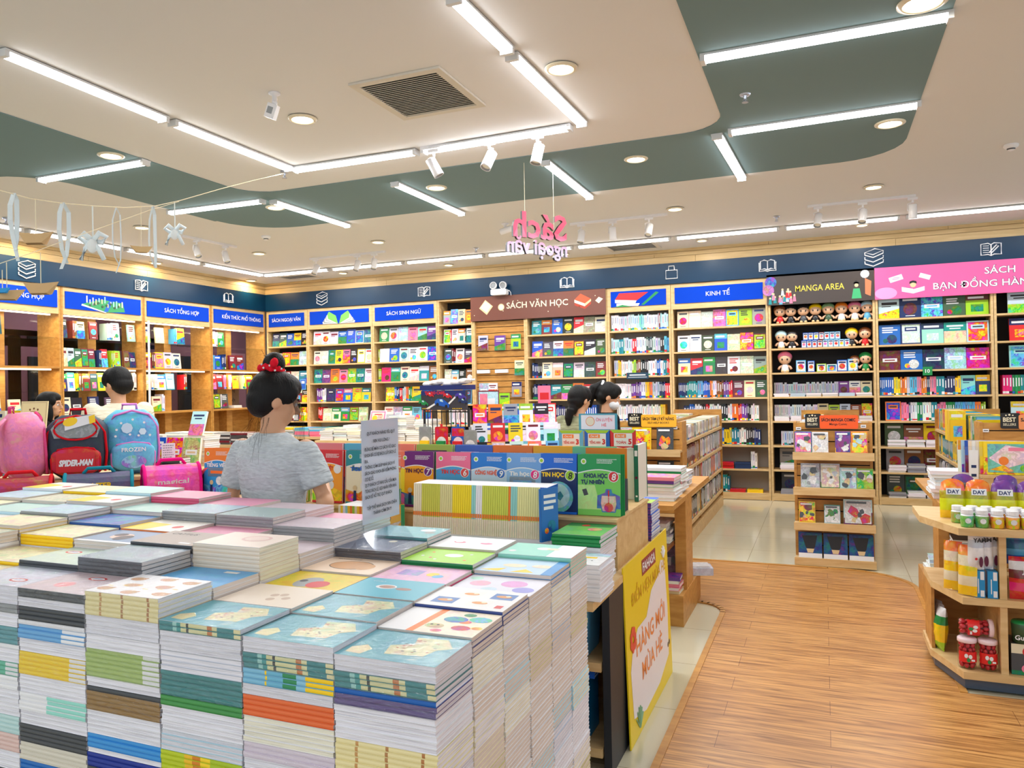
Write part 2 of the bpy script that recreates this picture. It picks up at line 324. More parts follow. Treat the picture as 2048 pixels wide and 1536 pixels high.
# glass shopfront behind the left shelves and the dark mall corridor beyond it
m = MB(); m.box(-9.06, -4, 0, -9.05, 10.46, 2.83, W_); struct(m, 'window_1', 'clear_glass')
m = MB(); m.box(-11.3, -4, 0, -11.2, 17, H_CEIL, W_); m.box(-11.2, 16.9, 0, -9.2, 17, H_CEIL, W_); m.box(-9.2, 10.6, 0, -9.1, 17, H_CEIL, W_); struct(m, 'wall_left', 'maroon_wall')
m = MB()
for i, (y0, y1, z0, z1, c) in enumerate([(4.2, 6.1, 0, 1.9, 'd'), (6.5, 7.2, 1.3, 2.2, (120, 132, 152)), (7.9, 9.3, 0, 2.1, 'k'), (9.6, 10.4, 0, 2.3, (110, 70, 84)), (10.8, 11.7, 0, 2.2, 'k'), (12.0, 12.6, .4, 2.3, (150, 104, 116)), (12.8, 14.2, 0, 2.4, (60, 40, 52)), (11.2, 11.5, 1.0, 1.6, (170, 170, 190)), (4.0, 10.4, 2.25, 2.5, (150, 120, 130)), (8.1, 8.5, .7, 1.2, (60, 110, 200)), (7.6, 7.8, .5, 2.4, (180, 180, 190))]):
    m.box(-11.2, y0, z0, -11.17-.004*i, y1, z1, C(c))
m.build('shopfront_panel', 'matte', kind='structure')
CORR = [(-10.2, 5.2), (-10.2, 8.2), (-10.2, 11.5), (-10.2, 14.5)]
# ---------------------------------------------------------------- white line icons on the navy band
def icon(kind):
    m = MB(); r = .0085
    def st(pts, closed=False): m.tube([(x, 0, z) for x, z in pts], r, WHITE, 5, closed, .8)
    if kind == 'stack':
        for k, z in enumerate((.055, .0, -.05)):
            if k == 0: st([(-.10, z+.01), (.01, z+.05), (.10, z+.025), (-.01, z-.02)], True)
            st([(-.10, z+.01), (-.10, z-.02), (-.01, z-.055), (.10, z-.01), (.10, z+.02)])
    elif kind == 'open':
        for s in (-1, 1): st([(0, -.06), (s*.04, -.045), (s*.085, -.055), (s*.085, .05), (s*.04, .065), (0, .05), (0, -.06)])
        st([(-.1, .035), (-.1, -.075), (-.03, -.07), (0, -.08), (.03, -.07), (.1, -.075), (.1, .035)])
    elif kind == 'edit':
        st([(-.1, .06), (-.1, -.065), (-.03, -.06), (0, -.075), (.03, -.06), (.1, -.065), (.1, .06), (.03, .068), (0, .05), (-.03, .068)], True)
        st([(0, .05), (0, -.07)])
        for i in range(4): m.tube([(-.08, 0, .04-i*.025), (-.02, 0, .038-i*.025)], .004, WHITE, 4)
        st([(-.02, -.04), (.055, .045), (.075, .03), (.0, -.05)], True)
    else:
        st([(-.075, .03), (-.075, -.08), (.075, -.08), (.075, .03)], True); st([(-.04, .03), (-.035, .085), (.035, .085), (.04, .03)])
    return m
for px, py, k in [(644, 597, 'stack'), (848, 583, 'edit'), (1134, 564, 'open'), (1343, 545, 'bag'), (1535, 530, 'open'), (1748, 515, 'stack'), (1982, 498, 'edit')]:
    p = at(px, py, y=10.112)
    icon(k).build('wall_icon', 'print', loc=p, label={'stack': 'white outline of stacked books', 'edit': 'white book-with-pencil outline', 'open': 'white open-book outline', 'bag': 'white outline of a shopping bag'}[k]+', navy band above '+
      {644: 'the open-book picture header', 848: 'the SÁCH SINH NGỮ header', 1134: 'the SÁCH VĂN HỌC sign', 1343: 'the gap beside KINH TẾ', 1535: 'the MANGA AREA sign, left end', 1748: 'the pink sign, left end', 1982: 'the pink sign, right part'}[px], cat='icon', group='white icons on the navy band')
for px, py, k in [(54, 539, 'stack'), (283, 571, 'edit'), (457, 595, 'open')]:
    icon(k).build('wall_icon', 'print', loc=at(px, py, x=X_LEFT+.038), rz=PI/2, label={54: 'white stacked-books outline on left wall navy band', 283: 'white book-and-pencil outline on left wall navy band', 457: 'white open-book outline on left wall navy band'}[px], cat='icon', group='white icons on the navy band')
# ================================================================ ceiling fixtures
ZC = H_CEIL
def lamp(name, kind, loc, energy, sx, sy=0, rz=0, col=(1, 1, 1), parent=None):
    l = bpy.data.lights.new(name, 'AREA'); l.energy = energy; l.color = col
    if kind == 'disk': l.shape = 'DISK'; l.size = sx
    else: l.shape = 'RECTANGLE'; l.size = sx; l.size_y = sy
    o = bpy.data.objects.new(name, l); COL.objects.link(o); o.location = loc; o.rotation_euler = (0, 0, rz)
    if parent: o.parent = parent
    return o
def tube(p, q, label, group, k=1.0):
    p = Vector(p[:2]); q = Vector(q[:2]); L = (q-p).length; c = (p+q)/2; a = math.atan2(q.y-p.y, q.x-p.x)
    t = thing('linear_light', label, 'ceiling light', (c.x, c.y, ZC-.006), a, group)
    m = MB(); m.box(-L/2, -.04, -.012, L/2, .04, 0, WHITE); m.build('housing', 'white_metal', t)
    for s in (-1, 1): m = MB(); m.box(s*(L/2-.0125)-.0125, -.036, -.04, s*(L/2-.0125)+.0125, .036, -.0121, WHITE); m.build('end_cap', 'white_metal', t)
    m = MB(); pr = [(.034*math.cos(PI*i/8), -.0125-.028*math.sin(PI*i/8)) for i in range(9)]
    m.loft([[(x, y, z) for y, z in pr] for x in (-L/2+.0255, L/2-.0255)], W_); m.build('diffuser', 'tube_glow', t)
    lamp('tube_lamp', 'rect', (0, 0, -.044), TUBE_W*k*L/1.2, L-.06, .06, 0, (.93, .97, 1), t)
GC = 'linear lights in the white ceiling field'; GG = 'linear lights across the green ceiling bands'; GP = 'linear lights along the walls'
def tl(a, b, label, grp): tube(at(*a, z=ZC), at(*b, z=ZC), label, grp)
tl((0, 95), (330, 233), 'long linear light at upper left, nearest of the left row', GC)
tl((343, 238), (580, 333), 'linear light of the left row ending at the hanging string', GC)
tl((586, 335), (835, 298), 'linear light just left of the near spotlight track', GC)
tl((845, 297), (1143, 248), 'linear light directly behind the near spotlight track', GC)
tl((1165, 243), (1022, 103), 'linear light pointing away beside the big downlight', GC)
tl((1016, 94), (905, -14), 'linear light cut off by the top edge, centre', GC)
tl((80, 355), (293, 318), 'short linear light across the left green band near a downlight', GG)
tl((338, 421), (527, 397), 'linear light across the green band corner, at left', GG)
tl((545, 398), (697, 448), 'linear light across the green band corner, behind the garland', GG)
tl((788, 362), (925, 424), 'linear light across the middle of the green band', GG)
tl((1090, 319), (1180, 391), 'linear light in green band beside the hanging pink word', GG)
tl((1433, 265), (1484, 353), 'short linear light at the right green corner pointing inward', GG)
tl((1457, 259), (1842, 202), 'linear light across the right green strip, farther one', GG)
tl((1401, 111), (1906, 22), 'linear light across the right green strip, nearest one', GG)
YP = at(1000, 500, z=ZC).y
cnt = 0; x = at(527, 548, z=ZC).x; yb = at(527, 548, z=ZC).y
while x < 3.0:
    tube((x+.02, yb), (x+1.2, yb), 'linear light along the back wall, %s from the corner' % ORD[cnt], GP); x += 1.24; cnt += 1
y = yb-.05; cnt = 0
while y > 3.0:
    tube((at(527, 548, z=ZC).x, y), (at(527, 548, z=ZC).x, y-1.18), 'linear light along the left wall, %s from the corner' % ORD[cnt], GP); y -= 1.24; cnt += 1
for i, (x, y) in enumerate([(-3.6, .4), (-1.5, -.8), (1.9, .6), (3.9, 2.2), (3.9, 5.0), (-5.5, .6), (.6, -1.8), (-2.6, -2.2), (2.4, 7.2)][:8]):   # the same rows go on behind the camera and to its right
    tube((x-.6, y), (x+.6, y), 'linear light behind the viewpoint in the white ceiling', 'linear lights outside the view')
DL = [(1122, 137, .075, 'large downlight right of the centre linear light'), (1845, 5, .09, 'downlight cut by the top right edge'), (605, 238, .075, 'downlight beside the small white wall camera'), (222, 311, .075, 'downlight in the left green band above a short linear light'),
 (1780, 247, .08, 'downlight near the right end of the green strip'), (1272, 318, .075, 'downlight in the green band right of the hanging word'), (873, 375, .075, 'downlight in the middle of the green band'), (551, 415, .075, 'downlight between the two linear lights at the green corner'),
 (1747, 374, .07, 'downlight in white ceiling at right, before the far track'), (1350, 418, .07, 'downlight above the middle spotlight track'), (1022, 457, .07, 'downlight behind the small bullet camera'), (756, 484, .07, 'downlight over the open-book header'),
 (518, 507, .07, 'downlight near the back left corner'), (1724, 450, .06, 'downlight close to the right end of the back wall'), (1404, 481, .06, 'downlight beside the back air vent'), (1128, 508, .06, 'downlight below the hanging pink word'), (897, 530, .06, 'downlight by the back wall above SÁCH SINH NGỮ'),
 (686, 546, .06, 'downlight by the back wall above the picture header'), (284, 455, .07, 'downlight behind the hanging ribbons'), (66, 478, .07, 'downlight washing the left plank wall, nearest'), (312, 526, .07, 'downlight washing the left plank wall, middle'), (502, 561, .07, 'downlight washing the left plank wall, by the corner')]
for px, py, r, lb in DL:
    p = at(px, py, z=ZC-.008)
    t = thing('downlight', lb, 'downlight', (p.x, p.y, ZC-.006), 0, 'round recessed downlights')
    m = MB(); n = 28
    m.lathe([(r*1.25, 0), (r*1.25, -.006), (r*1.0, -.014), (r*.93, -.012), (r*.9, -.001), (r*1.2, .0)], C((226, 216, 190)), n); m.build('ring', 'plastic', t, True)
    m = MB(); m.lathe([(r*.9, -.001), (r*.9, -.005)], W_, n); m.build('diffuser', 'warm_glow', t)
    lamp('downlight_lamp', 'disk', (0, 0, -.016), DOWN_W*(1.6 if 'washing' in lb else 1), r*1.7, col=(1, .93, .82) if 'washing' not in lb else (1, .72, .38), parent=t)
for i, (x, y) in enumerate(CORR):                  # fill lights added to brighten the corridor behind the glass
    t = thing('corridor_fill_light', 'added square fill light in the dark corridor behind the left shelves, %s from front' % ORD[i], 'ceiling light', (x, y, ZC-.001), 0, 'added corridor fill lights'); m = MB(); m.box(-.3, -.3, -.02, .3, .3, 0, W_); m.build('diffuser', 'tube_glow', t); lamp('corridor_fill_lamp', 'rect', (0, 0, -.025), 26, .55, .55, 0, (1, .97, .95), t)
# spotlights on tracks
def spot(p, az, tilt, lb, s=1.0, dark=False):
    t = thing('track_spotlight', lb, 'spotlight', p, 0, 'white spotlights on ceiling tracks'); t.scale = (.85, .85, .85)
    m = MB(); m.box(-.05, -.016, -.028, .05, .016, 0, WHITE); m.tube([(0, 0, -.02), (0, 0, -.06)], .012, WHITE, 8); m.build('adapter', 'plastic', t)
    m = MB(); d = Vector((math.cos(az), math.sin(az), 0)); e = Vector((-d.y, d.x, 0))
    m.tube([Vector((0, 0, -.055)), e*.05+Vector((0, 0, -.07)), e*.052+Vector((0, 0, -.15))], .010, WHITE, 6, False, .6); m.build('bracket', 'plastic', t)
    m = MB(); m.tf = T_(0, 0, -.15) @ R_(az) @ R_(tilt, 'Y')
    m.lathe([(.03, .075), (.043, .07), (.045, -.07), (.047, -.09), (.041, -.09), (.032, -.06)], [C('w')]*4+[C('x')]*2, 18); hd = m.build('lamp_head', 'plastic', t, True)
    m = MB(); m.tf = T_(0, 0, -.15) @ R_(az) @ R_(tilt, 'Y'); m.lathe([(.040, -.072), (.040, -.068)], C('d' if dark else (250, 246, 230)), 16); m.build('lens', 'plastic', hd)
def track(a, b, lb, spots, drop=0.0):
    p = at(*a, z=ZC-.03); q = at(*b, z=ZC-.03); L = (q-p).length; c = (p+q)/2; an = math.atan2(q.y-p.y, q.x-p.x)
    m = MB(); m.box(-L/2, -.018, -.025, L/2, .018, 0, WHITE); m.build('lighting_track', 'plastic', None, loc=(c.x, c.y, ZC), rz=an, label=lb, cat='track', group='spotlight tracks')
    for i, (f, az, ti, s) in enumerate(spots):
        z = p.lerp(q, f); spot((z.x, z.y, ZC-.026), az, ti, s)
track((842, 303), (1112, 266), 'near spotlight track under the centre linear light', [(.1, 3.6, .5, 'square-looking white spotlight at left end of the near track'), (.52, 4.2, -.5, 'middle white spotlight on the near track, facing forward'), (.87, 3.9, -.25, 'white spotlight at right end of the near track')])
track((1140, 452), (1334, 432), 'middle spotlight track beside the hanging pink word', [(.12, 1.2, .3, 'left spotlight on the middle track'), (.45, 1.6, -.2, 'centre spotlight on the middle track'), (.82, 1.4, .5, 'right spotlight on the middle track')])
track((1615, 417), (1832, 395), 'far right spotlight track in front of the wall lights', [(.1, 1.3, .5, 'left spotlight on the far right track'), (.52, 1.2, .4, 'centre spotlight on the far right track'), (.97, 1.5, -.2, 'right spotlight on the far right track')])
track((620, 521), (770, 506), 'spotlight track above the picture header shelves', [(.08, 1.3, .5, 'left spotlight above the picture header'), (.64, 1.2, .4, 'centre spotlight above the picture header'), (.86, 1.5, .3, 'right spotlight above the picture header')])
track((360, 474), (472, 497), 'spotlight track near the left wall behind the garland', [(.28, 2.9, .5, 'spotlight near left wall, closer to the garland'), (.8, 3.0, .4, 'spotlight near left wall, closer to the corner')])
# vents
def vent(cs, lb, n):
    P = [at(*c, z=ZC-.004) for c in cs]; x0 = min(p.x for p in P); x1 = max(p.x for p in P); y0 = min(p.y for p in P); y1 = max(p.y for p in P)
    t = thing('air_vent', lb, 'vent', ((x0+x1)/2, (y0+y1)/2, ZC-.001), 0, 'ceiling air vents'); a = (x1-x0)/2; b = (y1-y0)/2; f = .045
    m = MB()
    for q in ((-a, -b, a, -b+f), (-a, b-f, a, b), (-a, -b+f, -a+f, b-f), (a-f, -b+f, a, b-f)): m.box(q[0], q[1], -.014, q[2], q[3], 0, C((214, 208, 196)))
    m.build('frame', 'matte', t)
    m = MB(); m.box(-a+f, -b+f, -.002, a-f, b-f, -.0005, C((120, 120, 116))); m.build('duct', 'matte', t)
    m = MB()
    for i in range(n):
        y = -b+f+(i+.5)*(2*b-2*f)/n; h = (2*b-2*f)/n*.36; m.add([(-a+f, y-h, -.012), (a-f, y-h, -.012), (a-f, y+h, -.006), (-a+f, y+h, -.006), (-a+f, y-h, -.010), (a-f, y-h, -.010), (a-f, y+h, -.004), (-a+f, y+h, -.004)], [[3, 2, 1, 0], [4, 5, 6, 7], [0, 1, 5, 4], [2, 3, 7, 6]], C((214, 210, 200)))
    m.build('louvres', 'matte', t)
vent([(708, 170), (878, 132), (966, 205), (808, 238)], 'large square louvred vent in the white ceiling', 22)
vent([(1205, 492), (1290, 484), (1322, 494), (1230, 503)], 'louvred air vent close to the back wall', 8)
vent([(556, 553), (612, 547), (640, 552), (580, 559)], 'small vent near the back left corner', 6)
# sprinklers, smoke detectors, cameras
for px, py, lb in [(569, 345, 'sprinkler where the garland string is tied'), (1490, 190, 'sprinkler in the right green strip'), (952, 497, 'sprinkler left of the hanging pink word, by the wall lights'), (1553, 434, 'sprinkler before the far right track'), (12, 437, 'sprinkler at the left edge over the ribbons')]:
    p = at(px, py, z=ZC-.01); m = MB(); m.lathe([(.034, 0), (.03, -.008), (.012, -.01), (.008, -.03), (.004, -.034), (.004, -.046), (.02, -.048), (.02, -.051)], C('s'), 14)
    for s in (-1, 1): m.tube([(s*.009, 0, -.028), (s*.012, 0, -.04), (s*.002, 0, -.047)], .002, C('s'), 5)
    m.build('sprinkler', 'metal', loc=(p.x, p.y, ZC-.006), label=lb, cat='sprinkler', group='ceiling sprinklers')
for px, py, lb in [(2022, 292, 'smoke detector at right on the white ceiling'), (532, 474, 'smoke detector at the rounded green corner')]:
    p = at(px, py, z=ZC-.01); m = MB(); m.lathe([(.05, 0), (.052, -.012), (.045, -.022), (.03, -.03), (.026, -.04), (.012, -.048)], [C('w')]*3+[C('d')]+[C('w')], 20)
    m.build('smoke_detector', 'plastic', loc=(p.x, p.y, ZC), label=lb, cat='smoke detector', group='smoke detectors')
p = at(549, 186, z=ZC); t = thing('wall_camera', 'small white boxy camera hanging from the ceiling', 'camera', (p.x, p.y, ZC))
m = MB(); m.lathe([(.035, 0), (.035, -.008), (.014, -.016), (.014, -.05)], WHITE, 16); m.build('mount', 'plastic', t, True)
m = MB(); m.ball((0, 0, -.06), .017, WHITE); m.build('ball_joint', 'plastic', t, True)
m = MB(); m.tf = T_(-.02, 0, -.105) @ R_(.4, 'Y') @ R_(.3); m.box(-.03, -.024, -.045, .03, .024, .04, WHITE); m.box(-.022, -.0245, -.02, .012, -.024, .02, C('x')); m.build('body', 'plastic', t)
p = at(1010, 447, z=ZC); t = thing('bullet_camera', 'white bullet camera with black lens beside a downlight', 'camera', (p.x, p.y, ZC))
m = MB(); m.lathe([(.04, 0), (.036, -.012), (.016, -.02), (.014, -.05)], WHITE, 14); m.build('mount', 'plastic', t, True)
m = MB(); m.tf = T_(.03, 0, -.07) @ R_(1.35, 'Y'); m.lathe([(.02, -.09), (.033, -.085), (.035, .08), (.036, .1)], WHITE, 16); m.build('body', 'plastic', t, True)
m = MB(); m.tf = T_(.03, 0, -.07) @ R_(1.35, 'Y'); m.lathe([(.034, .1005), (.032, .108), (.02, .108)], K_, 16); m.build('lens', 'plastic', t)
# emergency light on the back wall
p = at(998, 583, y=10.05); t = thing('emergency_light', 'white twin-head emergency light above the SÁCH VĂN HỌC sign', 'emergency light', p)
m = MB(); m.tf = R_(PI/2, 'X'); m.prism(rrect(-.12, -.05, .12, .035, .02), -.07, .03, WHITE); m.build('body', 'plastic', t)
m = MB(); m.rect(-.05, -.035, .05, -.01, C('s'), -.031); m.build('label_plate', 'plastic', t)
for s in (-1, 1):
    m = MB(); m.tf = T_(s*.075, -.02, .085) @ R_(PI/2+.2*s, 'X'); m.lathe([(.03, -.03), (.052, -.01), (.055, .02), (.045, .025), (.04, .01), (.018, .012)], [WHITE]*3+[C('x')]*2, 18); h = m.build('lamp_head', 'plastic', t, True)
m = MB(); m.tube([(.12, 0, -.01), (.15, .02, .01), (.165, .04, -.02), (.165, .05, -.06)], .005, WHITE, 6); m.build('cable', 'plastic', t)
# ================================================================ books
random.seed(21)
def book_mb(w, h, t, k, art=.5, seed=None):        # stands face-out: cover at y=0 facing -y, spine at the left, centred on x
    rn = random.Random(seed if seed is not None else random.random())
    c = C(k, 0, 12) if isinstance(k, str) else C(k); m = MB(); b = .0012
    m.box(-w/2+b, b, .002, w/2-.003, t-b, h-.002, C((232, 228, 218)))
    m.box(-w/2, 0, 0, w/2, b, h, c); m.box(-w/2, t-b, 0, w/2, t, h, c); m.box(-w/2-.0004, 0, 0, -w/2+b, t, h, c)
    dark = sum(c[:3]) < .9; ink = C('w') if dark else C(rn.choice(['k', 'n', 'm', 'd', 'r'])); al = rn.choice('woyrcbgtpmnli')
    y = -.0006; s = rn.randrange(7); X = w/2
    def arty(kk, a=.9): q = C(kk, a, 20); return q
    if s == 0: m.rect(-X, h*.0, X, h*rn.uniform(.4, .6), arty(al), y); m.rect(-X*.75, h*.78, X*.75, h*.86, ink, y); m.rect(-X*.5, h*.67, X*.5, h*.72, ink, y)
    elif s == 1: m.disc(0, h*.42, w*.33, arty(al), y, 16); m.rect(-X*.7, h*.8, X*.7, h*.9, ink, y); m.rect(-X*.45, h*.08, X*.45, h*.11, ink, y)
    elif s == 2: m.rect(-X, h*.7, X, h, arty(al, .3), y); m.rect(-X*.8, h*.78, X*.6, h*.88, C('w'), y*2); m.rect(-X*.55, h*.15, X*.55, h*.5, arty(rn.choice('woycgpt')), y)
    elif s == 3: m.rect(-X*.86, h*.06, X*.86, h*.94, arty(al), y); m.rect(-X*.6, h*.62, X*.6, h*.82, c, y*2); m.rect(-X*.45, h*.69, X*.45, h*.76, ink, y*3)
    elif s == 4: m.shape([(-X, 0), (X, 0), (X, h*.5), (-X, h*.25)], arty(al), y); m.rect(-X*.7, h*.7, X*.8, h*.84, ink, y); m.rect(-X*.7, h*.6, X*.2, h*.64, ink, y)
    elif s == 5:
        for i in range(3): m.rect(-X*.7, h*(.82-.11*i), X*rn.uniform(.2, .75), h*(.88-.11*i), ink, y)
        m.disc(X*.2, h*.28, w*.24, arty(al), y, 14); m.disc(-X*.4, h*.2, w*.12, arty(rn.choice('royg')), y*2, 12)
    else: m.rect(-X, 0, X, h, arty(k if isinstance(k, str) else al, 1), y); m.rect(-X*.7, h*.42, X*.7, h*.6, ink if dark else C('w'), y*2); m.rect(-X*.5, h*.48, X*.5, h*.54, c, y*3)
    return m
SP = {}
def spine_me(t, h, d, k):
    t = round(t*500)/500; h = round(h*50)/50; key = (t, h, d, k, random.randrange(3))
    if key not in SP:
        m = MB(); c = C(k, 0, 14); b = .0012
        m.box(-t/2+b, .004, .003, t/2-b, d-.003, h-.004, C((226, 222, 212)))
        m.box(-t/2, .001, 0, -t/2+b, d, h, c); m.box(t/2-b, .001, 0, t/2, d, h, c); m.box(-t/2, 0, 0, t/2, .004, h, c)
        ink = C('w') if sum(c[:3]) < 1.1 else C(random.choice('nkrtb'))
        z0 = h*random.uniform(.35, .5); q = .2 if sum(c[:3]) < 1.1 else .11; m.rect(-t*q, z0, t*q, h*.85, ink, -.0005); m.rect(-t*.5, h*.04, t*.5, h*random.uniform(.1, .2), C(random.choice('wroycbtgk')), -.0005)
        o = m.build('tmp'); SP[key] = o.data; bpy.data.objects.remove(o)
    return SP[key], t
FLAT = {}
def flat_me(w, d, t, k, open_front):
    key = (round(w, 2), round(d, 2), round(t, 3), k, open_front)
    if key not in FLAT:
        m = MB(); c = C(k, 0, 10); b = .0014; pg = C((230, 228, 226))
        m.box(-w/2+.002, .003 if open_front else b, b, w/2-.003, d-b, t-b, pg)
        m.box(-w/2, 0, 0, w/2, d, b, c); m.box(-w/2, 0, t-b, w/2, d, t, c, top=C(k, .8, 10)); m.box(-w/2, d-b, 0, w/2, d, t, c) if open_front else m.box(-w/2, -.0004, 0, w/2, b, t, c)
        o = m.build('tmp'); FLAT[key] = o.data; bpy.data.objects.remove(o)
    return FLAT[key]
LOOSE = []                                      # (mesh, matrix) of shelved books too many and too small to stand as things of their own
def loose(me, M): LOOSE.append((me, M))
def parse(spec):
    out = []
    for tok in spec.split():
        if '*' in tok: k, n = tok.split('*'); out += [('S', k)]*int(n)
        elif '=' in tok: k, n = tok.split('='); out.append(('P', k, int(n)))
        elif tok == '_': out.append(('G',))
        else: out.append(('F', tok))
    return out
def row(o, rz, x0, x1, z, spec, where, grp, hb=.205, fw=.145, dy=.05, dep=.15, shelf='', tilt=.1, hs=None, gap=.075, ts=(.014, .03), stretch=True, solo=True):
    """fill one shelf from left to right: letters are face-out books, k*n spines, k=n a flat pile, _ a gap"""
    items = parse(spec); W = []
    for it in items: W.append(fw*random.uniform(.94, 1.04)+.004 if it[0] == 'F' else (random.uniform(*ts)+.0008 if it[0] == 'S' else (fw*1.25 if it[0] == 'P' else gap)))
    f = (x1-x0)/sum(W)
    if not stretch: f = min(f, 1)
    elif f > 1: fG = f; f = min(f, 1.12)
    x = x0+((x1-x0)-sum(W)*f)*(.5 if stretch else 0); cs, sn = math.cos(rz), math.sin(rz); idx = 0
    def P(u, v): return (o[0]+u*cs-v*sn, o[1]+u*sn+v*cs, z)
    for it, wd in zip(items, W):
        wd *= f
        if it[0] != 'G': idx += 1
        lb = '%s, %s' % (ORD[min(idx-1, len(ORD)-1)]+' from left', (shelf+' shelf, ' if shelf else '')+where)
        if it[0] == 'F':
            h = hb*random.uniform(.94, 1.05); t = random.uniform(.015, .028)
            mb = book_mb(wd-.004, h, t, it[1]); q = P(x+wd/2, dy)
            if not solo:
                o_ = mb.build('tmp'); loose(o_.data, T_(q[0], q[1], z+.0015) @ R_(rz) @ R_(-tilt, 'X')); bpy.data.objects.remove(o_); x += wd; continue
            mb.build('book', 'print', loc=(q[0], q[1], z+.0015), rot=(-tilt, 0, rz), label='%s book, %s' % (NAMES[it[1]], lb), cat='book', group='face-out books on '+grp)
        elif it[0] == 'S':
            me, t = spine_me(wd-.001, (hs or hb)*random.uniform(.93, 1.03), dep, it[1]); q = P(x+wd/2, dy+random.uniform(-.006, .006))
            loose(me, T_(*q) @ R_(rz))
        elif it[0] == 'P':
            zz = 0
            for j in range(it[2]):
                t = .02; q = P(x+wd/2+random.uniform(-.006, .006), dy-.02+random.uniform(-.006, .006))
                loose(flat_me(wd-.014, dep, t, it[1], random.random() < .3), T_(q[0], q[1], z+zz) @ R_(rz)); zz += t+.0005
        x += wd
# ---------------------------------------------------------------- bookcases of the back wall
SH = [2.24, 1.925, 1.62, 1.315, 1.01, .70, .395, .09]
def header_art(t, x0, x1, kind):
    m = MB(); y = -.0125; cx = (x0+x1)/2
    if kind == 'openbook':
        for i, c in enumerate([(200, 204, 206), (150, 160, 160), (222, 224, 226), (170, 178, 178), (236, 238, 240), (120, 200, 90)]):
            for s in (-1, 1):
                o = .018*i; m.shape([(cx+s*.01, 2.56), (cx+s*(.30-.02*i), 2.565+o*.9), (cx+s*(.31-.02*i), 2.60+o*1.3), (cx+s*.18, 2.625+o*1.5), (cx+s*.05, 2.60+o)][::s], C(c), y-.0006*i)
    elif kind == 'redbooks':
        m.shape([(x0+.06, 2.62), (x0+.34, 2.60), (x0+.36, 2.645), (x0+.06, 2.665)], WHITE, y); m.shape([(x0+.06, 2.665), (x0+.36, 2.64), (x0+.52, 2.745), (x0+.12, 2.75)], C('r'), y-.0005)
        m.shape([(x0+.08, 2.575), (x0+.38, 2.565), (x0+.40, 2.60), (x0+.08, 2.61)], WHITE, y-.0005); m.shape([(x0+.05, 2.565), (x0+.3, 2.56), (x0+.16, 2.59)], C('g'), y-.001)
        m.shape([(x0+.42, 2.58), (x0+.46, 2.575), (x0+.66, 2.73), (x0+.62, 2.745)], C('g'), y-.0005)
    elif kind == 'city':
        m.shape([(cx-.33, 2.64), (cx+.02, 2.56), (cx+.3, 2.585), (cx+.27, 2.70), (cx-.05, 2.72)], C((52, 150, 92)), y); m.shape([(cx-.33, 2.64), (cx+.02, 2.56), (cx+.0, 2.552), (cx-.34, 2.62)], WHITE, y-.0005)
        m.shape([(cx-.02, 2.565), (cx+.04, 2.57), (cx+.12, 2.71), (cx+.06, 2.71)], C('b'), y-.0005)
        for i in range(13):
            bx = cx-.27+.043*i; z = 2.62+.06*random.random(); m.rect(bx, z, bx+.018, z+random.uniform(.04, .1), C(random.choice(['w', 'i', 'e', 'q', 's'])), y-.001-.0003*i)
        for i in range(8): m.disc(cx-.22+.06*i, 2.63+.02*(i % 3), .016, C('f'), y-.006, 10)
    if m.v: m.build('header_picture', 'print', t)
def bookcase(x0, x1, shelves, name, label, header=None, top=2.826, hz=2.51, back='grey_back', y=Y_BACK, dep=.30, base=.09, rz=0, o=None):
    t = thing('bookcase', label, 'bookcase', o or (x0, y, 0), rz, 'tall oak bookcases along the walls'); W = x1-x0
    for a in (0, W-.026): m = MB(); m.box(a, 0, 0, a+.026, dep, top, W_); m.build('side_panel', 'oak', t)
    m = MB(); m.box(.027, dep-.012, 0, W-.027, dep, top, W_); m.build('back_panel', back, t)
    for z in shelves:
        if z == base: m = MB(); m.box(.0265, 0, z-.085, W-.0265, dep-.013, z, W_); m.build('base', 'oak', t)
        else: m = MB(); m.box(.0265, .002, z-.022, W-.0265, dep-.013, z, W_); m.build('shelf', 'oak', t)
    m = MB(); m.box(.0265, .0, top-.022, W-.0265, dep-.013, top, W_); m.build('top_board', 'oak', t)
    if header:
        m = MB(); m.box(.0265, 0, hz-.02, W-.0265, .018, top-.0225, W_); hb_ = m.build('header_board', 'oak', t)
        m = MB(); m.box(.055, -.012, 2.565, W-.055, -.0005, 2.775, C((0, 62, 190))); m.build('header_panel', 'matte', hb_)
        if header[0] == '@': header_art(hb_, .055, W-.055, header[1:])
        else: m = MB(); m.text(header, W/2+.0, 2.645, .056, WHITE, -.0135, bold=.004, maxw=W*.7); m.build('lettering', 'print', hb_)
    return t
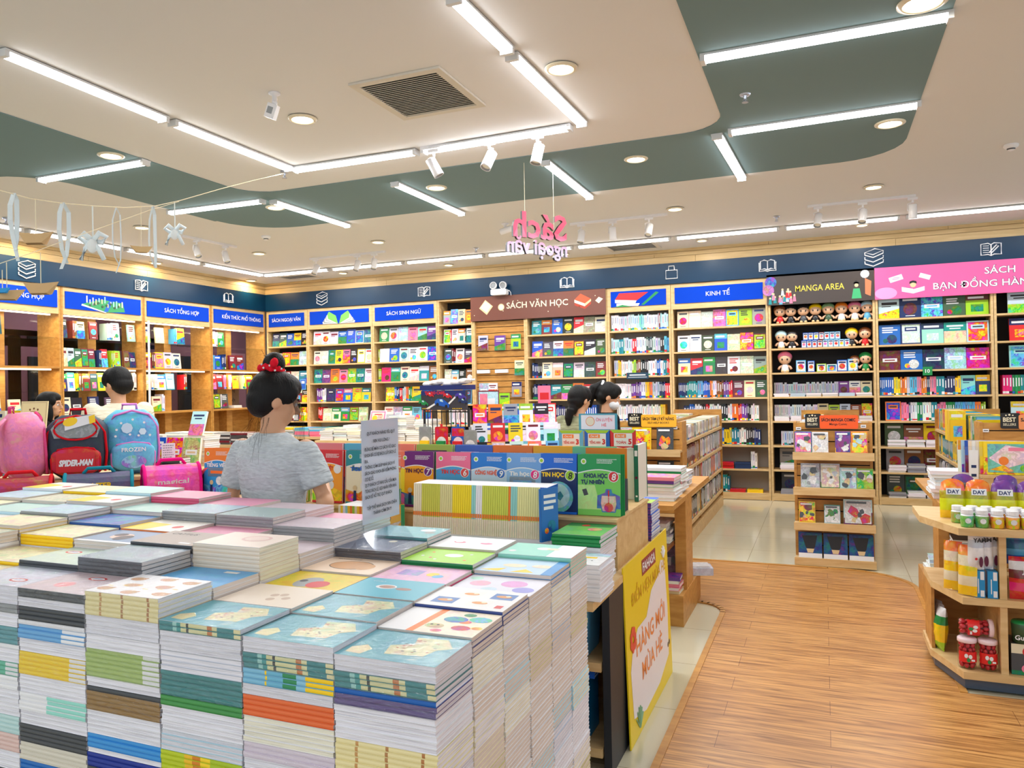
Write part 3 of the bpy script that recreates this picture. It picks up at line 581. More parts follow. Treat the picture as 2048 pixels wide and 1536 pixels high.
BK = [  # name, x0, x1, header, label, rows
 ('SÁCH NGOẠI VĂN bookcase', -8.555, -7.735, 'SÁCH NGOẠI VĂN', 'corner oak bookcase under the blue SÁCH NGOẠI VĂN header', 'dark_void', ['n d b y k', 'i r o a', 'k m i t', 't n v m k', 'k w n y', 'w*12 y*6']),
 ('open-book-picture bookcase', -7.73, -6.505, '@openbook', 'oak bookcase under the blue header showing an open book', 'grey_back', ['w w s b b s t', 'i w t y p k y a', 't v o p l t w', 'v*5 w*3 k b b l y', 'r*3 i i g u i', 't*10 w w', 'g*9 b*8 y*8', 'w=5 s=4 w=5 i=5 c=5']),
 ('SÁCH SINH NGỮ bookcase', -6.50, -5.36, 'SÁCH SINH NGỮ', 'oak bookcase under the blue SÁCH SINH NGỮ header', 'grey_back', ['g s a p q v', 'l*1 w b s w w b', 'l*2 h g i w t u', 'y b*2 n*2 r*2 s*2 o*2 g*2 y b', 'w s w c o', 'y*10 n*9 w*9', 'w*12 r*9 g*9', 't*12 s*12 v*12']),
 ('narrow headerless bookcase', -5.355, -4.77, None, 'narrow oak bookcase without header left of the slatted panel', 'dark_void', None),
 ('SÁCH VĂN HỌC bookcase', -3.935, -2.735, None, 'oak bookcase under the right part of the brown SÁCH VĂN HỌC sign', 'grey_back', ['t m b k r x i', 'b d w o m k f', 'n*3 k*2 i e n s d m', 'k*1 n*9 t g o r m', 'n*14 k*10 b*8', 'w*30']),
 ('red-book-picture bookcase', -2.73, -1.865, '@redbooks', 'oak bookcase under the blue header showing red and green books', 'grey_back', ['w*5 s*5 a*5 q*3 w*6 s*3 m*1 a*4', 'a*4 t*2 s*5 r*2 w*5 d*3 s*4 k*2 c*2', 's*2 y*2 w*6 l*2 u*3 k*4 w*4 b*2 w*2 t*2 r*2', 'w w*4 v*6 w*2 y*2 o*2 s*4 n*4 r*3', 'w*24 y*3', 'w*26']),
 ('KINH TẾ bookcase', -1.86, -.638, 'KINH TẾ', 'oak bookcase under the blue KINH TẾ header', 'grey_back', ['i i s p c l x', 'w w f b i o m', 'i r g d w i x', 'n*6 t*6 c*3 b*5 o*2 w*2 u*4 v*3 r*2 m i f', 'n*3 b*3 w*4 k*2 r*2 w*6 k*3 w*2 o*3 r*2 v*3 k*2 w*4', 'w*5 n*2 o*2 g*5 w*4 b*3 y*3 t*3 w*3 k*4 n*3', 'v*14 r=4 n=4 w*3', 'u*4 o*3 r*3 k*6 n*4 t*3 r=2 y=2']),
 ('MANGA AREA bookcase', -.633, .590, None, 'oak bookcase with black back under the MANGA AREA sign', 'dark_void', None),
 ('pink-sign bookcase', .595, 1.815, None, 'oak bookcase under the left part of the pink sign', 'dark_void', None),
 ('right-edge bookcase', 1.82, 3.04, None, 'oak bookcase cut by the right edge under the pink sign', 'dark_void', None)]
for name, x0, x1, hd, lb, back, rows in BK:
    nar = name.startswith('narrow'); sh = [2.459, 2.17, 1.874, 1.566, 1.26, .95, .64, .33, .09] if nar else SH
    bookcase(x0, x1, sh, name, lb, hd, back=back)
    if nar: rows = ['x c e o', 'w r*1 w i d*1 w', 'd m*2 w d', 'i s k u', 'w y c', 'w*12', 'n*12']
    if name[:5] in ('MANGA', 'pink-', 'right'): continue
    for i, sp in enumerate(rows):
        dk = dict(hb=.215, fw=.13 if nar else .148)
        row((0, Y_BACK), 0, x0+(.07 if i < 4 and 'w*5' not in sp else .03), x1-.03, sh[i], sp, name, 'the '+name, shelf=ORD[i], solo=i < 4, **dk)
# slatted wall panel with books on it, and its sign
def slat(t, x0, x1, z0, z1, pitch, y=0.0, mat='amber'):
    z = z0; n = 0; m = MB()
    while z < z1-.01: m.box(x0, y, z, x1, y+.014, min(z+pitch-.009, z1), W_); z += pitch
    m.build('slat_panel', mat, t); m = MB(); m.box(x0, y+.0145, z0, x1, y+.024, z1, W_); m.build('back_panel', 'dark_void', t)
t = thing('slatted_panel', 'slatted oak wall panel under the brown sign, left of its bookcase', 'slatwall', (0, Y_BACK, 0)); slat(t, -4.74, -3.965, .1, 2.47, .088, .05)
for x in (-4.767, -3.963): m = MB(); m.box(x, 0, 0, x+.026, .3, 2.47, W_); m.build('side_panel', 'oak', t)
for x, z, k, n in [(-4.62, 2.05, 's', 'upper left'), (-4.35, 2.04, 'v', 'upper middle'), (-4.1, 2.05, 'l', 'upper right'), (-4.05, 1.67, 'i', 'second row right'), (-4.62, 1.35, 's', 'lower left, showing a dark portrait'), (-4.48, 1.35, 'w', 'lower left, mostly blank'), (-4.10, 1.36, 'x', 'lower right, showing a portrait'), (-3.99+.0, 1.36, 's', 'lower right end'), (-4.3, 1.2, 'l', 'lowest middle, green framed')]:
    if n == 'lower right end': continue
    book_mb(.15 if 'middle' not in n else .17, .215, .02, k).build('book', 'print', loc=(x, Y_BACK+.018, z), rot=(-.03, 0, 0), label='book hanging on the slatted panel, '+n, cat='book', group='books on the slatted panel')
    m = MB(); m.box(-.07, -.03, -.004, .07, .048, 0, W_); m.box(-.07, -.034, -.004, .07, -.031, .035, W_); m.build('book_ledge', 'acrylic', loc=(x, Y_BACK+.0, z-.001), label='clear ledge holding the book at %s of the slatted panel' % n.split(',')[0], cat='ledge', group='clear ledges on the slatted panel')
for x, z, n in [(-4.62, 1.71, 'left'), (-4.33, 1.71, 'middle')]:
    m = MB(); m.box(-.1, 0, 0, .1, .04, .05, C('w')); m.build('price_card', 'print', loc=(x, Y_BACK+.005, z), label='blank white card on an empty ledge of the slatted panel, '+n, cat='card', group='cards on the slatted panel')
# signs over the bookcases
def sign(x0, x1, z0, z1, y, c, lb, name='sign', rz=0, th=.02): t = thing(name, lb, 'sign', (x0, y, 0), rz); m = MB(); m.box(0, 0, z0, x1-x0, th, z1, c); m.build('sign_panel', 'plastic', t); return t
t = sign(-4.79, -2.745, 2.475, 2.83, Y_BACK-.024, C((112, 66, 54)), 'brown SÁCH VĂN HỌC sign with drawn books')
m = MB(); m.text('SÁCH VĂN HỌC', 1.04, 2.635, .085, C('i'), -.001, w=.93, bold=.012); m.build('lettering', 'print', t)
m = MB(); y = -.001
m.shape([(.14, 2.66), (.26, 2.56), (.36, 2.68), (.24, 2.78)], C('e'), y); m.shape([(.16, 2.67), (.26, 2.59), (.34, 2.69), (.24, 2.76)], C('i'), y*1.5); m.disc(.49, 2.66, .05, C('e'), y); m.disc(.49, 2.66, .038, C('i'), y*1.5)
m.shape([(1.6, 2.70), (1.75, 2.64), (1.84, 2.70), (1.69, 2.78)], C((214, 84, 50)), y); m.shape([(1.6, 2.70), (1.75, 2.64), (1.75, 2.60), (1.6, 2.66)], C('i'), y); m.shape([(1.75, 2.64), (1.84, 2.70), (1.84, 2.67), (1.75, 2.60)], C('e'), y)
m.shape([(1.6, 2.655), (1.75, 2.595), (1.84, 2.665), (1.84, 2.63), (1.75, 2.565), (1.6, 2.62)], C((170, 60, 40)), y); m.shape([(1.9, 2.67), (1.95, 2.63), (2.01, 2.69), (1.95, 2.72)], C('i'), y)
for i in range(9): m.disc(.06+.23*i % 1.95, 2.56+.045*((i*3) % 5), .007, C('i'), y, 6)
build_parts(m, 'drawing', 'print', t)
t = sign(-.645, .585, 2.47, 2.855, Y_BACK-.03, C((64, 54, 50)), 'dark MANGA AREA sign with small painted figures')
m = MB(); m.text('MANGA AREA', .62, 2.625, .075, C((226, 206, 70)), -.001, w=.56, bold=.004); m.build('lettering', 'print', t)
m = MB(); y = -.001
m.disc(.05, 2.76, .07, C((70, 110, 190), .9), y); m.disc(.02, 2.66, .07, C((190, 120, 180), .9), y*1.3)
for i in range(16):
    bx = .03+.33*random.random(); z = 2.49+.12*random.random(); c = C(random.choice(['p', 'c', 'r', 's', 'e', 'v', 't'])); m.shape([(bx-.02, z-.015), (bx+.02, z-.015), (bx+.012, z+.05), (bx-.012, z+.05)], c, y*(1.5+.2*i)); m.disc(bx, z+.062, .014, C('e'), y*(1.6+.2*i), 8)
m.shape([(.98, 2.5), (1.09, 2.5), (1.07, 2.62), (1.0, 2.62)], C((60, 170, 110)), y); m.disc(1.035, 2.66, .022, C('e'), y, 10); m.shape([(1.0, 2.68), (1.03, 2.72), (1.07, 2.68), (1.06, 2.70), (1.01, 2.70)], K_, y*1.5)
m.shape([(1.13, 2.55), (1.19, 2.52), (1.2, 2.7), (1.13, 2.74)], C((214, 120, 80)), y); m.disc(1.13, 2.79, .05, C('s'), y*1.5, 12); build_parts(m, 'drawing', 'print', t)
t = sign(.59, 4.3, 2.47, 2.85, Y_BACK-.032, C((244, 96, 156)), 'long pink sign reading SÁCH BẠN ĐỒNG HÀNH, cut by right edge')
m = MB(); m.text('SÁCH', 1.29, 2.70, .075, C((130, 60, 110)), -.0008, w=.30, bold=.05); m.text('SÁCH', 1.29, 2.70, .075, WHITE, -.0016, w=.30, bold=.01)
m.text('BẠN ĐỒNG HÀNH CỦA BÉ', .62, 2.555, .075, C((130, 60, 110)), -.0008, w=1.5, bold=.05, align='l'); m.text('BẠN ĐỒNG HÀNH CỦA BÉ', .62, 2.555, .075, WHITE, -.0016, w=1.5, bold=.01, align='l'); build_parts(m, 'lettering', 'print', t, .02)
m = MB(); m.disc(.12, 2.54, .12, C((250, 150, 200)), -.0006, 24, .07); m.shape([(.29, 2.60), (.41, 2.57), (.53, 2.60), (.53, 2.55), (.41, 2.52), (.29, 2.55)], C((200, 220, 250)), -.0012); m.shape([(.29, 2.605), (.41, 2.575), (.41, 2.54), (.29, 2.57)], WHITE, -.0016)
m.disc(.41, 2.625, .032, C('e'), -.0018); m.shape([(.37, 2.635), (.375, 2.665), (.41, 2.675), (.445, 2.665), (.45, 2.635), (.41, 2.65)], K_, -.0024)
m.shape([(.17, 2.66), (.31, 2.70), (.29, 2.76), (.15, 2.72)], C((240, 226, 240)), -.001); m.shape([(.47, 2.71), (.58, 2.67), (.6, 2.72), (.49, 2.76)], C((240, 226, 240)), -.001)
for q in ((.19, 2.7), (.20, 2.715)): m.rect(q[0], q[1], q[0]+.07, q[1]+.006, C((150, 90, 150)), -.0014)
build_parts(m, 'drawing', 'print', t)
# large picture books of the children's bookcases
for nm, x0, rows in [('pink-sign bookcase', .595, ['a n c f l', 'b n q t a', 'm b n a h', 'b*7 y*3 o*3 w*2 c*3 p*2 o*3 n*2 p*3 t*3 n*4 y*2 q n', 'o p*3 n*1 w*3 g*2 w*3 t*2 p*3 g*4 c*8 o*2 l*2']), ('right-edge bookcase', 1.82, ['a c g y', 'r w y o', 'q i l g', 'h*3 g*3 t*2 o*3 u*3 h*4 b*5 g*6 p*5 t*6', 'a q c l'])]:
    for i, sp in enumerate(rows):
        row((0, Y_BACK), 0, x0+.035, x0+1.185, SH[i], sp, nm, 'the '+nm, shelf=ORD[i], hb=.245 if i < 3 else .222, fw=.205 if i < 3 or nm[0] == 'r' else .15, tilt=.08)
for nm, x0 in (('pink-sign bookcase', .595), ('right-edge bookcase', 1.82), ('MANGA AREA bookcase', -.633)):
    for i, (z, pile, face) in enumerate([(.70, 'w=4 w=4 w=4 i=4 w=4', 'f u y y g'), (.395, 'w=4 x=5 w=4 w=5 i=4', 'x u m t x'), (.09, 'x=3 w=4 w=4 d=4 w=4', 'd f x d x')]):
        if nm[0] != 'M' or i > 0:
            row((0, Y_BACK), 0, x0+.04, x0+1.18, z, pile, nm, 'the lower shelves of '+nm, shelf=ORD[5+i], hb=.2, dep=.13, dy=.03)
            row((0, Y_BACK), 0, x0+.05, x0+1.17, z, face, nm+', behind the piles', 'the lower shelves of '+nm, shelf=ORD[5+i], hb=.26, fw=.18, dy=.19, tilt=.05, solo=False)
row((0, Y_BACK), 0, -.59, .55, 1.315, 'w=2 s=2 w=2 w=2 s=2 w=2', 'MANGA AREA bookcase', 'the MANGA AREA bookcase', shelf='fourth', dep=.12, dy=.03)
row((0, Y_BACK), 0, -.59, .55, 1.315, 's*34 v w i', 'MANGA AREA bookcase, behind the piles', 'the MANGA AREA bookcase', shelf='fourth', hb=.175, fw=.125, dep=.1, dy=.165, tilt=.03)
row((0, Y_BACK), 0, -.59, .55, 1.01, 'w=3 w=3 w=3 i=3 w=3 w=3', 'MANGA AREA bookcase', 'the MANGA AREA bookcase', shelf='fifth', dep=.12, dy=.03)
row((0, Y_BACK), 0, -.59, .55, 1.01, 'w*24 e l s u y', 'MANGA AREA bookcase, behind the piles', 'the MANGA AREA bookcase', shelf='fifth', hb=.2, fw=.125, dep=.1, dy=.165, tilt=.03)
row((0, Y_BACK), 0, -.59, .55, .70, 's*20 p=5 s*12', 'MANGA AREA bookcase', 'the MANGA AREA bookcase', shelf='sixth', dep=.12, dy=.05, hb=.18)
# round-headed figures and small boxes on the manga shelves
def doll(x, z, k, hair, body, lb, s=1.0, hat=None):
    t = thing('toy_figure', lb, 'figure', (x, Y_BACK+.11, z), 0, 'round-headed toy figures on the manga shelves')
    m = MB(); m.lathe([(.028*s, .0), (.036*s, .02*s), (.03*s, .06*s), (.02*s, .075*s)], C(body), 12)
    for q in (-1, 1): m.ball((q*.02*s, -.02*s, .012*s), (.016*s, .026*s, .013*s), C(k), 8, 6)
    m.build('body', 'plastic', t, True)
    for q in (-1, 1): m = MB(); m.tube([(q*.022*s, 0, .065*s), (q*.045*s, -.012*s, .05*s), (q*.055*s, -.02*s, .03*s)], [.010*s, .010*s, .011*s], C((226, 180, 146)), 7); m.build('arm', 'plastic', t, True)
    m = MB(); m.ball((0, 0, .125*s), (.056*s, .05*s, .052*s), C((232, 188, 154)), 14, 10); m.build('head', 'plastic', t, True)
    m = MB()
    for q in (-1, 1): m.ball((q*.022*s, -.046*s, .118*s), (.007*s, .005*s, .01*s), K_, 8, 6)
    m.build('eyes', 'plastic', t, True)
    m = MB(); m.ball((0, .012*s, .142*s), (.063*s, .056*s, .052*s), C(hair), 14, 10)
    if hat: m.lathe([(.085*s, .155*s), (.086*s, .16*s), (.05*s, .165*s), (.045*s, .19*s), (.02*s, .205*s)], C(hat), 16)
    m.build('hat' if hat else 'hair', 'plastic', t, True)
for i, a in enumerate([(-.5, 'e', 'u', 'r'), (-.37, 'd', 'k', 'k'), (-.22, 'e', 'k', 'd'), (-.08, 'e', 'y', 'k'), (.07, 'e', (130, 170, 120), 'f'), (.22, 'e', 'o', 'w'), (.37, 'e', 'p', 'w'), (.51, 'e', 'a', 'c')]):
    doll(a[0], 2.241, a[1], a[2], a[3], '%s-haired toy figure, %s from left on top manga shelf' % (['brown', 'black', 'dark', 'yellow', 'green', 'orange', 'pink', 'pale blue'][i], ORD[i]), 1.25)
for i, a in enumerate([(-.49, 'e', 'a', 'w'), (-.36, 'w', 'k', 'k'), (.33, 'e', 'y', 'k'), (.48, 'e', 'u', 'r')]):
    doll(a[0], 1.926, a[1], a[2], a[3], '%s-haired toy figure on second manga shelf, %s' % (['pale blue', 'black', 'yellow', 'brown'][i], ['left end', 'beside the left end one', 'right of the small boxes', 'right end']), 1.2) if False else doll(a[0], 1.926, a[1], a[2], a[3], '%s-haired toy figure on second manga shelf, %s' % (['pale blue', 'black', 'yellow', 'brown'][i], ['at left end', 'second from left', 'right of the small boxes', 'at right end'][i]), 1.2)
for i, a in enumerate([(-.45, 'e', 'p', 'w', 1.4), (.36, 'u', 'u', 'e', 1.0), (.48, 'e', 'g', 'g', 1.2)]):
    doll(a[0], 1.621, a[1], a[2], a[3], '%s toy figure on third manga shelf' % ['large pink-haired', 'small brown', 'green-dressed'][i], a[4])
def carton(x, y, z, w, h, d, k, lb, grp):
    t = thing('box', lb, 'box', (x, y, z), 0, grp); m = MB(); m.box(-w/2, 0, 0, w/2, d, h, C(k)); m.build('carton', 'print', t)
    m = MB(); m.rect(-w*.42, h*.08, w*.42, h*.92, C('w' if k != 'w' else 'c', .9), -.0006); m.disc(0, h*.45, min(w, h)*.3, C(random.choice('royp'), .8), -.0012, 12); m.rect(-w*.35, h*.72, w*.35, h*.86, C('n'), -.0018); m.build('label_print', 'print', t)
for j, (z0, n, x0) in enumerate([(1.926, 9, -.22), (2.022, 7, -.2)]):
    for i in range(n): carton(x0+.062*i, Y_BACK+.08, z0, .058, .093, .06, 'b' if i < 3 else ('m' if i < 4 else 'c'), 'small picture box, %s from left in the %s row on second manga shelf' % (ORD[i], ['lower', 'upper'][j]), 'small boxes on the manga shelves')
for i, (w, h, k) in enumerate([(.13, .15, 'c'), (.08, .14, 'b'), (.11, .1, 'l'), (.12, .09, 'w'), (.12, .14, 'b'), (.11, .15, 'c')]):
    carton(-.26+.119*i, Y_BACK+.07, 1.621, min(w, .115), h, .08, k, 'toy box on third manga shelf, %s from left' % ORD[i], 'small boxes on the manga shelves')
m = MB(); m.box(-.05, 0, 0, .05, .002, .1, C('g')); m.text('10', 0, .03, .042, WHITE, -.001, bold=.02); m.build('shelf_tag', 'print', loc=(at(1855, 735, y=10.14).x, 10.143, 1.55), label='green tag reading 10 on the pink-sign bookcase', cat='tag')
m = MB(); m.box(-.15, 0, 0, .15, .002, .085, C((24, 64, 90))); m.rect(-.11, .045, .11, .06, WHITE, -.001); m.rect(-.13, .02, .13, .026, WHITE, -.001); m.build('shelf_tag', 'print', loc=(at(1275, 755, y=10.14).x, 10.143, 1.58), label='dark blue tag on shelf edge of the red-book-picture bookcase', cat='tag')
m = MB(); m.box(-.055, 0, 0, .055, .002, .17, C('c')); m.rect(-.045, .01, .045, .16, C('b'), -.001); m.rect(-.03, .1, .03, .14, WHITE, -.002); m.build('shelf_tag', 'print', loc=(-7.83, 10.143, 1.52), label='blue poster tag hanging from the corner bookcase shelf', cat='tag')
# ================================================================ left wall shelving with glass shelves
LB = [(5.30, 6.475, 'SÁCH TỔNG HỢP', 'left-edge glass-shelf bookcase under the blue SÁCH TỔNG HỢP header', 'left-edge display case'), (6.48, 7.69, '@city', 'glass-shelf bookcase under the blue header picturing a park', 'park-picture display case'),
      (7.695, 8.925, 'SÁCH TỔNG HỢP', 'glass-shelf bookcase under the second blue SÁCH TỔNG HỢP header', 'case right of white pole'), (8.93, 10.13, 'KIẾN THỨC PHỔ THÔNG', 'glass-shelf bookcase under the blue KIẾN THỨC PHỔ THÔNG header', 'left wall case nearest corner')]
LROWS = [[(2.21, '_ _ n d _ _ _'), (1.855, 'p g d _ _'), (1.55, 'e e e*3 _ _'), (1.25, 'i k i _ i')],
 [(2.21, 'k _ u*3 e _ m _ _ s*4 a _ _ q'), (1.855, 'd*1 i a f m m _ n*2 r _ l*3 l _ u n'), (1.55, 'n w y*2 u*3 m f y _ _ a*2 r _ i w*2'), (1.25, 'i k _ n _ d _ _')],
 [(2.21, 'e _ i _ _ c*2 y _ _'), (1.855, 's*1 m u*2 y s i _ _'), (1.55, 'e i*4 a t _ _ r*1 u*1'), (1.25, '_ _ i w*2 _')],
 [(2.21, 'w w*1 g _ _ _'), (1.855, '_ c*1 b n*3 _ m m'), (1.55, 'r m p*2 o*2 w*2 r*1 o _ i*1 l*1 y*1 m'), (1.25, '_ f w*1 d _ w=2')]]
for (y0, y1, hd, lb, nm), rows in zip(LB, LROWS):
    t = thing('display_case', lb, 'bookcase', (X_LEFT, y0, 0), PI/2, 'glass-shelf cases along the left wall'); W = y1-y0
    for a, d0, d1 in ((0, 0, .38), (W-.026, 0, .38)): m = MB(); m.box(a, d0, 0, a+.026, d1, 2.826, W_); m.build('side_panel', 'amber', t)
    m = MB(); m.box(W*.5-.09, .2, .1, W*.5+.03, .38, 2.5, W_); m.build('rear_post', 'amber', t)
    m = MB(); m.box(.0265, 0, 2.49, W-.0265, .02, 2.826, W_); hb_ = m.build('header_board', 'oak', t)
    m = MB(); m.box(.05, -.012, 2.565, W-.05, -.0005, 2.775, C((0, 62, 190))); m.build('header_panel', 'matte', hb_)
    if hd[0] == '@': header_art(hb_, .05, W-.05, 'city')
    else: m = MB(); m.text(hd, W/2+.05, 2.645, .056, WHITE, -.0135, bold=.004, maxw=W*.72); m.build('lettering', 'print', hb_)
    for z in (2.204, 1.55): m = MB(); m.box(.028, .02, z-.008, W-.028, .36, z, W_); m.build('glass_shelf', 'clear_glass', t)
    for z in (1.85, 1.245, .62, .09): m = MB(); m.box(.0265, 0, z-.024, W-.0265, .375, z, W_); m.build('shelf', 'amber', t)
    m = MB(); m.box(.027, .36, .0, W-.027, .379, 1.22, W_); m.build('back_panel', 'amber', t)
    for z in (2.485, 1.823):
        m = MB(); m.box(.06, .02, z-.018, W-.12, .045, z-.002, W_); m.build('shelf_light_strip', 'shelf_glow', t)
        lamp('shelf_lamp', 'rect', (W/2, .05, z-.022), SHELF_W, W-.2, .03, 0, (1, .86, .62), t)
    for i, (z, sp) in enumerate(rows): row((X_LEFT, y0), PI/2, .04, W-.05, z, sp, nm, 'the '+nm, shelf=['top glass', 'upper wooden', 'lower glass', 'lower wooden'][i], hb=.225, fw=.15, dep=.14, dy=.09, stretch=False, gap=.085, tilt=.1, ts=(.02, .034))
    row((X_LEFT, y0), PI/2, .06, W-.06, .62, 'w*5 n*6 r=5 m*6 l=3 t*5 w=6', nm, 'the '+nm, shelf='waist-high', hb=.2, dep=.16, dy=.05)
m = MB(); m.box(0, 0, 0, .42, .004, 1.25, C((120, 104, 92))); 
for i, s in enumerate(['CHI', 'BÁN', 'sử dụng', 'sơn một', 'hay sơn', 'dưỡng', 'bóng một']): m.text(s, .21, 1.08-.16*i, .05, C('k'), -.001, maxw=.34, bold=.01)
m.build('poster', 'print', loc=(-9.0, 9.55, .75), rz=PI/2, label='brown text poster behind the KIẾN THỨC PHỔ THÔNG case', cat='poster')
m = MB(); m.box(0, 0, 0, .32, .004, 1.7, C('k')); m.text('COC', .16, .35, .2, C('s'), -.001, bold=.02, maxw=.3); m.build('poster', 'print', loc=(-9.0, 7.95, .3), rz=PI/2, label='black poster with big pale letters behind the left wall case', cat='poster')
m = MB(); m.tube([(0, 0, .0), (0, 0, 2.5)], .014, WHITE, 8); m.build('white_pole', 'plastic', loc=(X_LEFT+.06, 7.72, 0), label='thin white pole between the two left wall cases', cat='pole')
# ================================================================ display islands with slatted end caps
random.seed(33)
def cover_thing(name, x, y, z, w, h, t, k, label, cat, grp, rz=0, tilt=.1, art=.5, cover=None, mat='print', seed=None):
    mb = book_mb(w, h, t, k, seed=seed)
    if cover: cover(mb, w, h)
    return mb.build(name, mat, loc=(x, y, z+.001), rot=(-tilt, 0, rz), label=label, cat=cat, group=grp)
def island(x0, x1, y0, y1, lb, lz=(.915, .63, .345, .06), side_z=(.97, .72, .46, .20)):
    t = thing('display_island', lb, 'display shelf', (x0, y0, 0), 0, 'double-sided oak display islands'); W = x1-x0; L = y1-y0
    slat(t, .02, W-.02, .06, 1.16, .095, .13)
    for a in (0, W-.022): m = MB(); m.box(a, .125, 0, a+.022, .36, 1.165, W_); m.build('end_side_panel', 'amber', t)
    for z in lz:
        m = MB(); m.box(.0, .0, z-.018, W, .124, z, W_); m.box(-.005, -.016, z-.05, W+.005, -.0005, z+.012, W_); m.build('ledge', 'oak', t)
    m = MB(); m.box(.02, .05, 0, W-.02, .12, .04, W_); m.build('plinth', 'walnut', t)
    m = MB(); m.box(W/2-.012, .37, .06, W/2+.012, L, 1.12, W_); m.build('spine_panel', 'amber', t)
    for z in side_z:
        for s, a, b in ((0, 0, W/2-.013), (1, W/2+.013, W)): m = MB(); m.box(a, .37, z-.025, b, L-.021, z, W_); m.build('shelf', 'oak', t)
    for yy in (.361+(L-.4)*.36, ):
        m = MB(); m.box(.02, yy, .0, W-.02, yy+.02, 1.0, W_); m.build('divider', 'amber', t)
    m = MB(); m.box(0, L-.02, 0, W, L, 1.18, W_); m.build('far_end_panel', 'amber', t)
    m = MB(); m.box(0, .37, 0, W, L-.021, .12, W_); m.build('base', 'oak', t)
    return t
island(-1.75, -1.17, 6.68, 9.65, 'oak display island with yellow-orange best sellers sign and book-filled right side')
island(-.24, .355, 6.62, 9.2, 'oak display island standing alone behind the laminate, with orange sign')
island(1.1, 1.70, 6.62, 9.3, 'oak display island at right behind the snack stand')
def bestsign(x, y, z0, w, k, l1, l2, ink, lb):
    t = thing('display_sign', lb, 'sign', (x, y, 0)); h = .105
    m = MB(); m.tf = R_(PI/2, 'X'); m.prism(rrect(0, z0, w*.28+.012, z0+h+.012, .014), 0, .004, C((24, 24, 26))); m.build('black_badge', 'print', t)
    m = MB(); m.tf = R_(PI/2, 'X'); m.prism(rrect(w*.28, z0-.006, w, z0+h, .014), .0045, .008, C(k)); m.build('colour_panel', 'print', t)
    m = MB(); c = C('i'); m.text('BEST', w*.14, z0+.052, .032, c, -.0052, w=w*.2, bold=.03); m.text('SELLERS', w*.14, z0+.022, .018, c, -.0052, w=w*.2, bold=.01)
    for q in (-1, 0, 1): m.disc(w*.14+q*.022, z0+.1+.004*(q == 0), .0055+.002*(q == 0), c, -.0052, 8)
    m.text(l1, w*.63, z0+.055, .024, C(ink), -.0092, w=w*.64, bold=.03); m.text(l2, w*.63, z0+.024, .017, C(ink), -.0092, maxw=w*.5, bold=.008); build_parts(m, 'lettering', 'print', t, .012)
bestsign(-.148, 6.742, 1.118, .40, (244, 92, 32), 'SÁCH MANGA COMIC', 'Manga Comic', 'k', 'black and orange SÁCH MANGA COMIC best sellers sign')
bestsign(-1.655, 6.802, 1.125, .44, (250, 180, 48), 'SÁCH TÂM LÝ KỸ NĂNG', 'SELF-HELP BOOKS', 'k', 'black and yellow-orange SÁCH TÂM LÝ KỸ NĂNG best sellers sign')
bestsign(1.235, 6.742, 1.118, .42, (240, 150, 90), 'SÁCH THIẾU NHI', 'KIDS BOOKS', 'k', 'black BEST SELLERS sign at right edge behind the picture boards')
for x, z in [(-.20, 1.10), (.29, 1.12), (-1.23, 1.10), (1.14, 1.09)]:
    m = MB(); m.box(-.02, 0, 0, .02, .002, .024, WHITE); m.rect(-.014, .009, .014, .015, C('d'), -.0006); m.build('price_tag', 'print', loc=(x, {-.2: 6.742, .29: 6.742, -1.23: 6.802, 1.14: 6.742}[x], z), label='small white tag on the slats, %s' % {-.2: 'left of the orange sign', .29: 'right of the orange sign', -1.23: 'right of the SÁCH TÂM LÝ sign', 1.14: 'left of the right-edge sign'}[x], cat='tag', group='small white tags on slats')
# comics on the alone-standing island's end cap
E0 = 6.625+.03
def cv_wrap(k2, kd): 
    def f(m, w, h):
        rr = random.Random(k2+kd); m.rect(-w*.46, h*.05, w*.46, h*.95, C(k2, 1), -.003)
        for i in range(7):
            x = rr.uniform(-.34, .34)*w; z = rr.uniform(.15, .8)*h; s = rr.uniform(.08, .24)*w; n = rr.randint(5, 9); a0 = rr.uniform(0, 3)
            m.shape([(max(-w*.46, min(w*.46, x+s*rr.uniform(.6, 1.3)*math.cos(a0+2*PI*q/n))), max(h*.05, min(h*.95, z+s*rr.uniform(.6, 1.4)*math.sin(a0+2*PI*q/n)))) for q in range(n)], C(rr.choice([kd, kd, k2, 'w', 'd', 'e']), .7), -.0034-.0003*i)
        m.rect(-w*.4, h*.84, w*.3, h*.92, C('w' if k2 != 'w' else 'd'), -.006)
    return f
EC = [(.915, [(-.165, .13, .175, 'b', 'p', 'w', 'comic book with blue, red and white creature cover, top tier left'), (-.035, .122, .172, 'w', 'w', 's', 'comic book with white sketchy cover, top tier second'), (.135, .115, .178, 'v', 'v', 's', 'purple comic book with a pale round emblem, top tier third'), (.255, .12, .178, 'o', 'y', 'a', 'orange and yellow crowded comic book, top tier right')]),
 (.63, [(-.115, .145, .2, 's', 's', 'x', 'comic book in shiny silver wrap, second tier left'), (.035, .145, .2, 's', 'i', 's', 'comic book in pale shiny wrap, second tier middle'), (.17, .125, .17, 'a', 'a', 'w', 'pale blue wrapped comic book, second tier third'), (.29, .125, .165, 'l', 'l', 'i', 'lime green wrapped comic book, second tier right')]),
 (.345, [(-.145, .125, .17, 'y', 'y', 'm', 'yellow-orange comic book, third tier left'), (.045, .12, .15, 'a', 'w', 'g', 'small pale wrapped comic book, third tier middle'), (.235, .21, .2, 'a', 'w', 'r', 'large pale blue comic book, third tier right')])]
for z, L in EC:
    for x, w, h, k, k2, kd, lb in L: cover_thing('comic_book', x, E0+.02, z+.001, w, h, .02, k, lb, 'comic book', 'comics on the end cap under the orange sign', tilt=.12, cover=cv_wrap(k2, kd), mat='wrapped_print')
